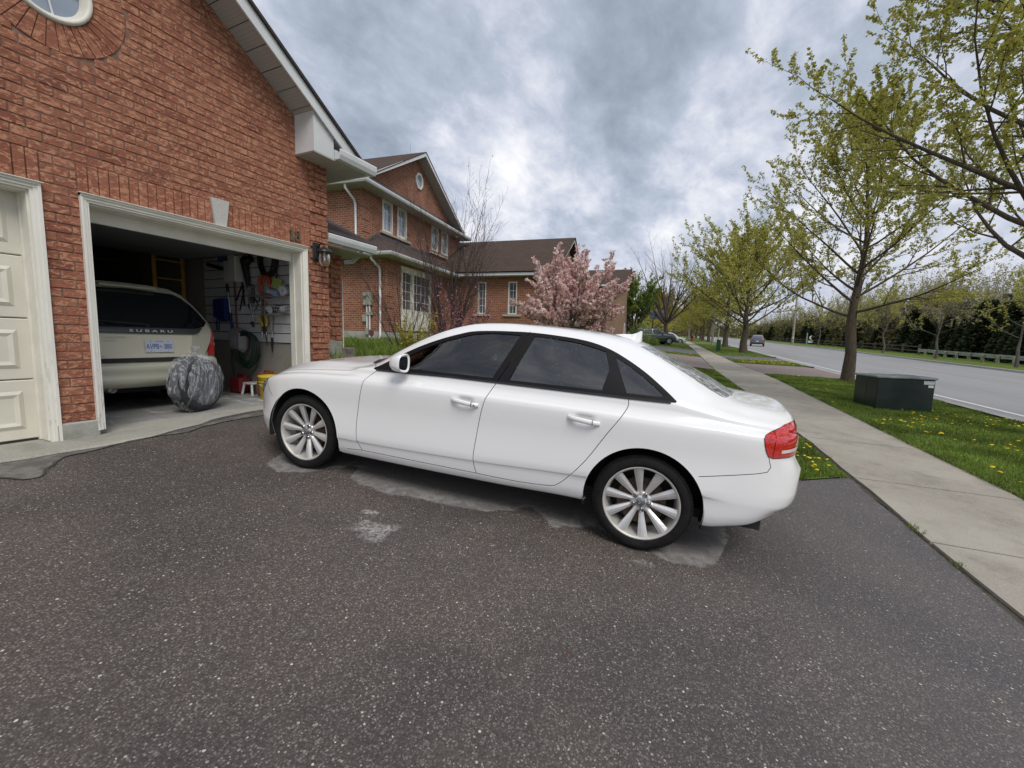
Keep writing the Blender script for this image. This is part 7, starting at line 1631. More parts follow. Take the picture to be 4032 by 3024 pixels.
def maple(seed, H, crown_r, z0, trunk_r, limbs, lsize=.085, nleaf=4, tips=4, fork=False, lift=.15, lean=(0, 0), dense=1.0, k2=6, k3=4, per=1.0):
    tb = TB(seed); r = tb.r; top = Vector((lean[0], lean[1], H*.93)); n = 9
    P = [Vector((0, 0, -.25)), Vector((0, 0, .05))]+[Vector((lean[0]*(i/n)**1.5+.10*math.sin(i*1.3+seed), lean[1]*(i/n)**1.5+.10*math.cos(i*1.7+seed), H*.93*i/n)) for i in range(1, n+1)]
    rs = [trunk_r*1.55, trunk_r*1.22]+[trunk_r*(1-.93*(i/n)**.8) if P[i+1].z > z0 else trunk_r*(1-.12*P[i+1].z/z0) for i in range(1, n+1)]; tb.w.tube(P, rs, 12, cap=False)
    spec = [dict(seg=7, curl=.085, up=.07, sides=6, kids=k2, **{'from': .22}, ang=.75, ratio=.46, lift=.15), dict(seg=4, curl=.18, up=.08, sides=4, kids=k3, **{'from': .15}, ang=.75, ratio=.50, lift=.1), dict(seg=3, curl=.2, up=.10, sides=3, kids=0, **{'from': 0}, ang=.6, ratio=.5)]
    for i in range(limbs):
        f = (i+.5)/limbs; z = z0+(H*.88-z0)*f**1.1; j = min(max(int(z/(H*.93)*n)+1, 1), n); q = P[j].lerp(P[min(j+1, n+1)], .5); q = Vector((q.x, q.y, z)); a = i*2.399+r.uniform(-.3, .3)
        pitch = .25+.85*f+r.uniform(-.1, .15); L = crown_r*(1.05-.15*f-.55*f**3)*r.uniform(.85, 1.15); d = Vector((math.cos(a)*math.cos(pitch), math.sin(a)*math.cos(pitch), math.sin(pitch)))
        tb.branch(q, d, L*1.25, trunk_r*(.29-.17*f), 0, 2, spec)
    for T in tb.tips:
        for k in range(tips):
            u = (k+r.random())/tips; i = min(int(u*(len(T)-1)), len(T)-2); q = T[i].lerp(T[i+1], u*(len(T)-1)-i)
            if r.random() < dense: tb.cluster(q, lsize*r.uniform(.8, 1.3), nleaf)
        tb.cluster(T[-1], lsize*1.15, nleaf)
    return tb
def place_tree(tb, name, label, cat, loc, rz, leaf, bark=None, group=None, sc=1.0):
    t = thing(name, label, cat, loc, rz, group); t.scale = (sc, sc, sc); tb.w.build('trunk', bark or M_BARK, t)
    if tb.L: tb.leaves('crown', leaf, t)
    return t
def tree_at(px, py, off=0.0): p = on_street(px, py); return Vector((p.x, p.y, p.z))
GT = 'maples along the verge by the road'
pA = tree_at(3335, 1503); tA = maple(11, 10.2, 3.0, 2.35, .185, 30, .066, 5, 6, k2=9, k3=6); place_tree(tA, 'maple_tree', 'young maple behind the green utility box, its low branch reaching left', 'tree', pA, R(70), M_LEAF, group=GT)
# the low limbs seen each side of the fork
# large maple at the right edge, crotch just inside the frame
xN, yN = xy(9.9, 6.6); zN = street_z(9.9, 6.6)
tN = maple(23, 12.0, 3.5, 2.6, .22, 34, .058, 7, 7, k2=9, k3=6, lean=(2.6, .2)); place_tree(tN, 'maple_tree', 'large maple at the right edge with limbs spreading over the road', 'tree', (xN, yN, zN), 0, M_LEAF, group=GT)
v1 = maple(31, 8.8, 5.3, 1.9, .30, 28, .135, 4, 6, k2=8, k3=5); v2 = maple(32, 10.2, 4.5, 2.0, .30, 28, .135, 4, 6, k2=8, k3=5)
tB = place_tree(v1, 'maple_tree', 'thick-trunked leaning maple at the end of the grass strip', 'tree', tree_at(2926, 1390), 0.4, M_LEAF, group=GT)
tC = place_tree(v2, 'maple_tree', 'tall maple directly beyond the slim green pedestal', 'tree', tree_at(2855, 1367), 1.0, M_LEAF, group=GT)
def clone(src, label, loc, rz, sc, leaf=None):
    c = copy_tree(src); c.location = loc; c.rotation_euler = (0, 0, rz); c.scale = (sc, sc, sc); c['label'] = label
    if leaf:
        for ch in c.children:
            if ch.name.startswith('crown'): ch.material_slots[0].link = 'OBJECT'; ch.material_slots[0].material = leaf
    return c
clone(tB, 'maple past the concrete lamp post, third trunk from the utility box', tree_at(2790, 1347), 2.1, .95); clone(tC, 'thin maple just right of the red hydrant', tree_at(2767, 1342), .3, .9, M_LEAFO)
for i, (s_, t_, sc) in enumerate(((118, 6.1, .95), (134, 6.0, .9), (150, 5.6, 1.0), (168, 5.3, .9), (190, 5, 1.0), (215, 4.6, 1.0))):
    x, y = xy(s_, t_-.02*(s_-100)); c = clone((tB, tC)[i % 2], 'small distant maple in the far run of verge trees', (x, y, street_z(s_, t_)), i*1.3, sc, (M_LEAFO if i % 2 == 0 else None))
    c['group'] = 'distant verge maples'
for i, (s_, t_, sc) in enumerate(((92, -3.6, .85), (108, -4.0, .9), (126, -4.4, .85), (146, -5, .9), (170, -6, .9))):
    x, y = xy(s_, t_); c = clone((tC, tB)[i % 2], 'yellowish maple on the house side of the distant pavement', (x, y, base_h(s_, t_)), i*1.9+1, sc, M_LEAFO); c['group'] = 'distant maples on the house side'
# --- bare tree and green tree on the left lawns
def bare(seed, H, R_, z0, tr, limbs, maxl=3, k=(6, 6, 5), up=.10, leafy=None, ls=.06, nl=2):
    tb = TB(seed); r = tb.r; n = 5; P = [Vector((0, 0, -.3))]+[Vector((.1*math.sin(i+seed), .1*math.cos(i*2+seed), z0*i/n)) for i in range(n+1)]
    tb.w.tube(P, [tr*1.35, tr*1.2]+[tr*(1-.08*i) for i in range(n)], 10, cap=False)
    spec = [dict(seg=6, curl=.12, up=up, sides=6, kids=k[0], **{'from': .25}, ang=.6, ratio=.50, lift=.2), dict(seg=5, curl=.16, up=up, sides=4, kids=k[1], **{'from': .15}, ang=.6, ratio=.5, lift=.15), dict(seg=4, curl=.2, up=up, sides=3, kids=k[2], **{'from': .1}, ang=.6, ratio=.5, lift=.1), dict(seg=3, curl=.2, up=up, sides=3, kids=0, **{'from': 0}, ang=.5, ratio=.5)]
    for i in range(limbs):
        a = i*2.399+r.uniform(-.4, .4); f = i/max(1, limbs-1); pitch = .55+.8*f; L = (H-z0)*(.62+.15*f)*(1 if f > .4 else R_/(H-z0)*1.5); q = P[-1].lerp(P[-2], r.random()*.9)
        tb.branch(q, Vector((math.cos(a)*math.cos(pitch), math.sin(a)*math.cos(pitch), math.sin(pitch))), L, tr*(.55-.2*f), 0, maxl, spec)
    if leafy:
        for T in tb.tips:
            for q in T[1:]: 
                if r.random() < leafy: tb.cluster(q, ls*r.uniform(.7, 1.4), nl)
    return tb
def at_depth(px, py, Z): v = CD + CR*((px-2016)/FPX) - CU*((py-1512)/FPX); return CAM+v*Z
p = at_depth(2619, 1345, 52); bt = bare(5, 13.6, 6.4, 2.6, .30, 12, 3, (7, 6, 5), up=.06); place_tree(bt, 'bare_tree', 'leafless spreading tree rising behind the parked grey SUV', 'tree', (p.x, p.y, base_h(*st(p.x, p.y))), 0, None, M_BARKP)
p = at_depth(2490, 1345, 40); gt = bare(8, 6.6, 4.0, 1.0, .22, 12, 3, (7, 6, 4), up=.05, leafy=.8, ls=.13, nl=3); place_tree(gt, 'green_tree', 'small fresh green tree between the magnolia and the bare tree', 'tree', (p.x, p.y, base_h(*st(p.x, p.y))), 1, M_LEAFG, M_BARKP)
# --- magnolia
p = at_depth(2240, 1400, 15.5); mg = bare(14, 3.95, 2.0, .45, .13, 17, 2, (9, 6, 4), up=.03)
rr = mg.r
for T in mg.tips:
    for q in T[1:]:
        if q.z > 1.1 and rr.random() < .80:
            for _ in range(9):
                d = mg.rv(); d.z = abs(d.z)*.8+.15; d.normalize(); u = d.cross(mg.rv()).normalized()*.036; q0 = q+mg.rv(.035); mg.L.append((q0, q0+d*.055+u, q0+d*.11, q0+d*.055-u))
place_tree(mg, 'magnolia_tree', 'pink blossoming magnolia in front of the neighbour garage wing', 'tree', (p.x, p.y, .55), .6, M_PETAL, M_BARKG)
# --- bare shrub and pink blossom before the bay window
def shrub(seed, H, n, spread, m, leafy, ls, nl, bark, name, label, loc, kids=(6, 4), r0=.018, cat='shrub'):
    tb = TB(seed); r = tb.r; spec = [dict(seg=6, curl=.10, up=.05, sides=4, kids=kids[0], **{'from': .25}, ang=.5, ratio=.45, lift=.15), dict(seg=4, curl=.16, up=.06, sides=3, kids=kids[1], **{'from': .1}, ang=.55, ratio=.5, lift=.1), dict(seg=3, curl=.2, up=.05, sides=3, kids=0, **{'from': 0}, ang=.5, ratio=.5)]
    for i in range(n):
        a = i*2.399; lean = spread*r.uniform(.15, 1); d = Vector((math.cos(a)*lean, math.sin(a)*lean, 1)).normalized(); tb.branch(Vector((math.cos(a)*.12, math.sin(a)*.12, -.1)), d, H*r.uniform(.65, 1.0)*.8, r0*r.uniform(.7, 1.2), 0, 2, spec)
    if m:
        for T in tb.tips:
            for q in T:
                if r.random() < leafy: tb.cluster(q, ls*r.uniform(.7, 1.3), nl)
    t = thing(name, label, cat, loc, r.uniform(0, 3)); tb.w.build('stems', bark, t)
    if tb.L: tb.leaves('blossom' if m in (M_PINK,) else 'leaves', m, t)
    return t
p = at_depth(1770, 1400, 10.8); shrub(41, 4.5, 16, .33, M_LEAFP, .06, .03, 2, M_BARKP, 'bare_shrub', 'tall bare multi-stemmed shrub in front of the neighbour bay window', (p.x, p.y, .9), (9, 7), .024)
p = at_depth(1600, 1400, 10.0); shrub(42, 3.1, 12, .95, M_PINK, .04, .03, 2, M_BARKP, 'bare_shrub', 'thin arching bare shrub at the corner of the neighbour house', (p.x, p.y, .9), (8, 5), .013)
p = at_depth(1800, 1400, 9.4); shrub(43, 1.9, 16, 1.1, M_PINK, .38, .032, 2, M_BARKP, 'pink_shrub', 'low shrub with strings of pink blossom right behind the white car roof', (p.x, p.y, .75), (7, 4), .010)
p = at_depth(1640, 1400, 9.2); shrub(44, 1.15, 9, .9, M_LEAFO, .8, .05, 3, M_BARKP, 'yellow_shrub', 'low yellow-green shrub above the windscreen of the white car', (p.x, p.y, .85), (4, 3), .01)
def ball_bush(seed, rx, rz, name, label, loc, m, n=2600, ls=.07):
    tb = TB(seed); r = tb.r
    for _ in range(n):
        d = tb.rv(); 
        if d.length > 1 or d.length < .1: continue
        d.normalize(); q = Vector((d.x*rx, d.y*rx, d.z*rz))*(.75+.25*r.random()+.1*noise.noise(d*3)); tb.cluster(q+Vector((0, 0, rz*.9)), ls, 1)
    t = thing(name, label, 'bush', loc); tb.w.tube([(0, 0, -.1), (0, 0, rz)], .05, 6); tb.w.build('stem', M_BARK, t); tb.leaves('foliage', m, t); return t
p = at_depth(2520, 1345, 38); ball_bush(51, 1.05, 1.0, 'round_bush', 'rounded clipped evergreen bush left of the parked grey SUV', (p.x, p.y, base_h(*st(p.x, p.y))+.1), M_LEAFG, 2600, .10)
p = at_depth(2560, 1345, 40); ball_bush(52, .85, .42, 'low_bush', 'low spreading evergreen bush in front of the parked grey SUV', (p.x, p.y, base_h(*st(p.x, p.y))), M_LEAFG, 2600, .10)
p = at_depth(2568, 1300, 70); ball_bush(53, 3.2, 2.2, 'far_bush', 'light green bush behind the parked grey SUV', (p.x, p.y, base_h(*st(p.x, p.y))), M_LEAFO, 2600, .28)
p = at_depth(2337, 1290, 26); ball_bush(54, .45, 1.5, 'column_bush', 'dark column of evergreen beside the tan house door', (p.x, p.y, .9), M_NEEDLE, 1500, .10)
# --- far side of the road: young maples on the verge, cedars and bare wood behind
GF = 'young trees on the far verge'
y1 = maple(61, 6.2, 2.2, 1.9, .10, 12, .10, 3, 3, k2=5, k3=3); far1 = [(3994, 14.4, 'half-leafed'), (3676, 0, ''), (3476, 0, ''), (3334, 0, ''), (3205, 0, '')]
tS = None; labs = ['young maple at the right end of the guardrail', 'slim young tree in the middle of the guardrail', 'young tree at the left end of the guardrail', 'pale grey young tree seen through the fork of the near maple', 'young yellow-leafed tree by the crescent sign']
for i, (px, s_, lab) in enumerate(((4003, 27.5, 0), (3681, 41.5, 0), (3476, 57, 0), (3342, 75, 0), (3221, 92, 0))):
    tt_ = pw(ROAD_F, s_)+2.6; x, y = xy(s_, tt_)
    # slide along the verge until it stands on the sight line of the photo's trunk
    best = min((abs((2016+FPX*((Vector((*xy(s, pw(ROAD_F, s)+2.6), 1.0))-CAM).dot(CR))/((Vector((*xy(s, pw(ROAD_F, s)+2.6), 1.0))-CAM).dot(CD)))-px), s) for s in np.arange(20, 160, .5))[1]
    t_ = pw(ROAD_F, best)+2.6; x, y = xy(best, t_); loc = (x, y, street_z(best, 22)+.1)
    if tS is None: tS = place_tree(y1, 'young_maple', labs[0], 'tree', loc, .5, M_LEAF, M_BARKG, GF)
    else: clone(tS, labs[i], loc, i*1.1, 1.0+.06*i, (M_LEAFP if i in (1, 3) else None))
cd = TB(71); r = cd.r; cd.w.tube([(0, 0, 0), (0, 0, 5.6)], [.14, .02], 6)
for _ in range(5200):
    z = r.random()**1.1*6.4; rad = 1.55*(1-z/6.9)**.75*(.45+.55*r.random()); a = r.uniform(0, 6.283); q = Vector((rad*math.cos(a), rad*math.sin(a), z+.05)); d = Vector((math.cos(a), math.sin(a), -.35)).normalized(); u = d.cross(cd.rv()).normalized()*.14; d = d*.32; cd.L.append((q, q+d*.5+u, q+d, q+d*.5-u))
cedar0 = thing('cedar_tree', 'dark cedar in the hedge behind the guardrail', 'tree', (0, 0, 0), 0, 'dark cedars behind the guardrail'); cd.w.build('trunk', M_BARK, cedar0); cd.leaves('crown', M_NEEDLE, cedar0)
wd = bare(81, 12, 4, 3, .16, 8, 2, (9, 7, 4), up=.12, leafy=.30, ls=.18, nl=2); wood0 = thing('woodland_tree', 'tall thin half-bare tree in the wood across the road', 'tree', (0, 0, 0), 0, 'half-bare trees in the wood across the road'); wd.w.build('trunk', M_BARKG, wood0); wd.leaves('crown', M_LEAFP, wood0)
k = 0; rr = random.Random(5)
for s_ in list(np.arange(13, 100, 2.6))+list(np.arange(100, 220, 6)):
    for row in range(2):
        t_ = pw(ROAD_F, s_)+8.6+2.8*row+rr.uniform(-.6, .6)+(1.5 if s_ > 60 else 0); x, y = xy(s_+rr.uniform(-.7, .7), t_); z = street_z(min(s_, 170), 22)-.25
        if s_ > 70 and rr.random() < .5: continue
        o = cedar0 if k == 0 else copy_tree(cedar0); o.location = (x, y, z); o.rotation_euler = (0, 0, rr.uniform(0, 6)); q = rr.uniform(.55, .95)*(1 if row == 0 else 1.15); o.scale = (q*rr.uniform(1.2, 1.7), q*rr.uniform(1.2, 1.7), q*rr.uniform(.8, 1.05)); k += 1
k = 0
for s_ in list(np.arange(10, 120, 3.3))+list(np.arange(120, 240, 7)):
    for row in range(2):
        t_ = pw(ROAD_F, s_)+(13 if row == 0 else 19)+rr.uniform(-2, 2); x, y = xy(s_+rr.uniform(-1.5, 1.5), t_); z = street_z(min(s_, 170), 22)-.4
        o = wood0 if k == 0 else copy_tree(wood0); o.location = (x, y, z); o.rotation_euler = (0, 0, rr.uniform(0, 6)); q = rr.uniform(.80, 1.15); o.scale = (q, q, q); k += 1
        if k > 1:
            mm = rr.choice([None, None, M_LEAFO, M_LEAFP, M_LEAF]) if s_ > 45 else rr.choice([None, M_LEAFP])
            if mm:
                for ch in o.children:
                    if ch.name.startswith('crown'): ch.material_slots[0].link = 'OBJECT'; ch.material_slots[0].material = mm
# far wood that closes the view
fw = TB(91); r = fw.r
for _ in range(42000):
    s_ = r.uniform(225, 300); t_ = r.uniform(-60, 90); h = 8+3*noise.noise(Vector((t_*.11, s_*.05, 2)))+2*noise.noise(Vector((t_*.4, 0, 7))); x, y = xy(s_, t_); q = Vector((x, y, base_h(s_, t_)+r.random()**.8*h)); fw.cluster(q, .9, 1, 0)
for _ in range(70000):
    s_ = r.uniform(5, 230); t_ = pw(ROAD_F, s_)+r.uniform(9.5, 27); x, y = xy(s_, t_); q = Vector((x, y, street_z(min(s_, 170), 22)-.6+r.random()*(7.0+2.5*noise.noise(Vector((s_*.1, 3, 3)))))); fw.cluster(q, .62, 1, 0)
o = fw.leaves('far_wood', m_leaf('far_wood_foliage', [(0, (0.07, 0.055, 0.032)), (.5, (0.15, 0.135, 0.055)), (1, (0.26, 0.25, 0.09))], .3), None); props(o, 'far-off wood closing the end of the street', 'woodland', kind='stuff')
# ------------------------------------------------------------------ street things
M_BOX = plain('dark_green_box_paint', (0.007, 0.020, 0.014), 0.38, var=0.3, sc=3, coat=0.12)
def box_on(px, py): p = on_street(px, py); return p
b_ = on_street(3443, 1616)
t = thing('transformer_box', 'dark green metal utility box with a top paled by sky sheen on the grass verge', 'utility box', (b_.x, b_.y, b_.z-.03)); t.rotation_euler = (0, 0, AZ-R(82)); wX = 1.10; wY = .92; sY = 1
hB = .84
mb = MB(); mb.bbox((0, 0 if sY > 0 else -wY, 0), (wX, wY if sY > 0 else 0, hB-.05), .012); mb.build('cabinet', M_BOX, t)
mb = MB(); mb.box((-.003, sY*wY*.45-.004, .03), (.002, sY*wY*.45+.004, hB-.06)); mb.build('door_seam', M_BLK, t)
mb = MB(); y0, y1 = sorted((-sY*.03, sY*(wY+.03))); mb.bbox((-.03, y0, hB-.052), (wX+.03, y1, hB), .012); mb.build('lid', plain('sky_sheen_green_lid', (0.34, 0.40, 0.38), 0.25, var=.3, sc=2.2, coat=.5), t)  # green lid lightened: the sky's reflection on top is put into its colour
mb = MB(); yy = -.002 if sY > 0 else .0; mb.box((wX-.22, -.004*sY-.001, hB-.16), (wX-.02, -.004*sY+.001, hB-.08)); mb.build('label_sticker', plain('sticker_white', (0.66, 0.66, 0.62), 0.5, var=.25, sc=50), t)
mb = MB(); mb.box((wX-.13, -.004*sY-.001, hB-.23), (wX-.03, -.004*sY+.001, hB-.175)); mb.build('label_sticker', M_SLAT, t)
# pedestal
p = on_street(2827, 1383); t = thing('green_pedestal', 'slim dark green cable pedestal on the verge by the pavement', 'utility box', (p.x, p.y, p.z-.02), AZ)
mb = MB(); mb.bbox((-.17, -.17, 0), (.17, .17, 1.02), .03); mb.build('cover', plain('green_pedestal_paint', (0.018, 0.070, 0.040), .6), t); mb = MB(); mb.bbox((-.19, -.19, 1.021), (.19, .19, 1.10), .03); mb.build('cap', plain('green_cap', (0.03, 0.09, 0.055), .6), t)
M_CPOLE = plain('concrete_pole', (0.40, 0.39, 0.35), 0.8, var=.1, sc=5); M_WPOLE = plain('pale_wood_pole', (0.36, 0.33, 0.25), 0.85, var=.2, sc=3)
def pole(px, py, h, r0, r1, name, label, cat, m, arm=None, lean=0.0):
    p = on_street(px, py); t = thing(name, label, cat, (p.x, p.y, p.z-.05)); mb = MB(); mb.tube([(0, 0, 0), (lean*.5, 0, h*.5), (lean, 0, h)], [r0, (r0+r1)/2, r1], 14); mb.build('pole', m, t)
    if arm: mb = MB(); mb.tube([(lean, 0, h-.3), (lean+.2, -.9, h+.25), (lean+.2, -arm, h+.35)], .035, 6); mb.build('arm', M_GY, t); mb = MB(); mb.bbox((lean+.1, -arm-.5, h+.28), (lean+.34, -arm+.05, h+.40), .03); mb.build('lamp_head', M_GY, t)
    return t, p
pole(2803, 1361, 8.5, .16, .09, 'lamp_post', 'concrete lamp post rising through the maples beside the pedestal', 'lamp post', M_CPOLE, 1.8)
pole(2711, 1339, 9, .2, .12, 'lamp_post', 'pale lamp post beside the distant pavement left of the hydrant', 'lamp post', M_CPOLE, 2.2)
pole(2827, 1344, 7, .14, .09, 'lamp_post', 'thin pale post in the distance behind the pedestal', 'lamp post', M_WPOLE)
# tall utility pole and crescent sign across the road
def far_at(px, t_off, lo=30, hi=170):
    best = min((abs((2016+FPX*((Vector((*xy(s, pw(ROAD_F, s)+t_off), 1.0))-CAM).dot(CR))/((Vector((*xy(s, pw(ROAD_F, s)+t_off), 1.0))-CAM).dot(CD)))-px), s) for s in np.arange(lo, hi, .5))[1]
    x, y = xy(best, pw(ROAD_F, best)+t_off); return Vector((x, y, street_z(best, 22)+.1)), best
pf, sf = far_at(3118, 2.2); t = thing('utility_pole', 'tall pale wooden utility pole across the road', 'utility pole', pf); mb = MB(); mb.tube([(0, 0, -.2), (.0, 0, 12)], [.24, .16], 12); mb.build('pole', M_WPOLE, t); mb = MB(); mb.bbox((-.3, -.12, 1.1), (-.1, .12, 1.5), .02); mb.build('pole_box', M_SLAT, t)
for (px, lab) in ((2893, 'pale post by the shelter in the far distance across the road'),): 
    q, _ = far_at(px, .9); t = thing('utility_pole', lab, 'utility pole', q); mb = MB(); mb.tube([(0, 0, -.2), (0, 0, 9)], [.30, .2], 10); mb.build('pole', M_WPOLE, t)
pf, sf = far_at(3172, 5.0); t = thing('entrance_sign', 'white crescent sign on a pale post across the road', 'sign', pf, AZ)
k_ = (pf-CAM).dot(CD)/FPX; mb = MB(); mb.bbox((-.1, -.1, -.2), (.1, .1, 44*k_), .02); mb.build('post', plain('pale_green_post', (0.28, 0.33, 0.27), .7), t)
def face(pts): return [(0.0, -x*k_, z*k_) for x, z in pts]
n = 14; arc = [(7+10-10*math.sin(math.pi*i/n)*1.0, 26+8*math.cos(math.pi*i/n)) for i in range(n+1)]; inn = [(7+10-4*math.sin(math.pi*i/n), 26-8*math.cos(math.pi*i/n)) for i in range(1, n)]
mb = MB(); mb.prism(face(arc+inn), (-.12, 0, 0)); mb.build('crescent', M_SLAT, t); mb = MB(); mb.prism(face([(4, 6), (19, 6), (20, 12), (4, 12)]), (-.12, 0, 0)); mb.build('name_board', M_SLAT, t); mb = MB(); mb.prism(face([(2, 14.5), (20, 14.5), (20, 15.6), (2, 15.6)]), (-.1, 0, 0)); mb.build('crossbar', M_SLAT, t)
# guardrail of pale beams on short posts
M_RAIL = plain('pale_guardrail', (0.58, 0.64, 0.64), 0.45, 0.3, var=.15, sc=2)
gr_ = thing('guardrail', 'pale metal guardrail with short posts along the far verge', 'guardrail')
t_off = 4.6; L = []
for s in np.arange(18, 61, 1.0): L.append((s, pw(ROAD_F, s)+t_off))
for i in range(len(L)-1):
    if i % 4 == 0:
        (s0, t0), (s1, t1) = L[i], L[min(i+4, len(L)-1)]; x0, y0 = xy(s0+.02, t0); x1, y1 = xy(s1-.02, t1); z0, z1 = street_z(s0, 22), street_z(s1, 22)
        dz = .42; mb = MB(); d = Vector((x1-x0, y1-y0, 0)).normalized(); nrm = Vector((-d.y, d.x, 0)); 
        for (za, zb2, off) in ((.48, .60, .0), (.60, .68, .05), (.68, .80, .0)): 
            A_, B_ = Vector((x0, y0, z0)), Vector((x1, y1, z1)); o0 = nrm*off; mb.quad(A_+Vector((0, 0, za))+o0*0, B_+Vector((0, 0, za))+o0*0, B_+Vector((0, 0, zb2))+nrm*.04*(1 if off == 0 else 0), A_+Vector((0, 0, zb2))+nrm*.04*(1 if off == 0 else 0))
        mb.prism([Vector((x0, y0, z0+.48)), Vector((x1, y1, z1+.48)), Vector((x1, y1, z1+.80)), Vector((x0, y0, z0+.80))], -nrm*.03); mb.build('beam', M_RAIL, gr_)
    if i % 2 == 0: s, t0 = L[i]; x, y = xy(s, t0-.12); z = street_z(s, 22); mb = MB(); mb.bbox((x-.09, y-.09, z-.3), (x+.09, y+.09, z+.70), .01); mb.build('post', M_WPOLE, gr_)
M_FENCE = plain('dark_old_fence', (0.085, 0.07, 0.055), 0.9)
fn = thing('rail_fence', 'weathered wooden rail fence beyond the guardrail across the road', 'fence'); prev = None
for s in np.arange(64, 150, 4.5):
    x, y = xy(s, pw(ROAD_F, s)+6.2); z = street_z(s, 22); mb = MB(); mb.bbox((x-.10, y-.10, z-.3), (x+.10, y+.10, z+1.25), .01); mb.build('post', M_FENCE, fn)
    if prev:
        for zr in (.45, .95): mb = MB(); mb.tube([(prev[0], prev[1], prev[2]+zr), (x, y, z+zr)], .06, 5); mb.build('rail', M_FENCE, fn)
    prev = (x, y, z)
# hydrant
p = on_street(2724, 1342); t = thing('fire_hydrant', 'red fire hydrant on the verge beside the distant pavement', 'hydrant', (p.x, p.y, p.z)); M_HY = plain('hydrant_red', (0.30, 0.03, 0.02), .5); mb = MB(); mb.lathe([(0, 0), (.32, 0), (.32, .10), (.2, .12), (.2, .9), (.26, .92), (.26, .98), (.2, 1.1), (.08, 1.2), (.06, 1.3), (0, 1.3)], 16); mb.build('barrel', M_HY, t); mb = MB(); mb.tube([(-.0, -.38, .75), (0, .38, .75)], .11, 10); mb.build('side_outlet', M_HY, t)
# basketball hoop on the far lawn
p = at_depth(2566, 1340, 62); t = thing('basketball_hoop', 'black basketball post and net seen between the green tree and the bare tree', 'basketball hoop', (p.x, p.y, base_h(*st(p.x, p.y)))); mb = MB(); mb.tube([(0, 0, 0), (0, 0, 3.0), (.5, -.4, 3.6)], .09, 8); mb.build('post', M_BLK, t)
mb = MB(); mb.bbox((.4, -1.4, 3.1), (.5, .6, 4.3), .02); mb.build('backboard', M_PANE, t)
# bus shelter far across
q, s_ = far_at(2912, 3.0, 80, 220); t = thing('bus_shelter', 'dark glazed bus shelter in the far distance across the road', 'bus shelter', q, AZ); mb = MB(); mb.bbox((-1.5, -1, 2.3), (1.5, 1, 2.5), .03); mb.build('roof', M_BLK, t)
for sx in (-1.4, 1.4):
    for sy in (-.9, .9): mb = MB(); mb.box((sx-.06, sy-.06, 0), (sx+.06, sy+.06, 2.3)); mb.build('post', M_SLAT if sx > 0 else M_BLK, t)
mb = MB(); mb.box((-1.4, .85, .3), (1.4, .88, 2.2)); mb.build('glass_panel', M_BLK, t)
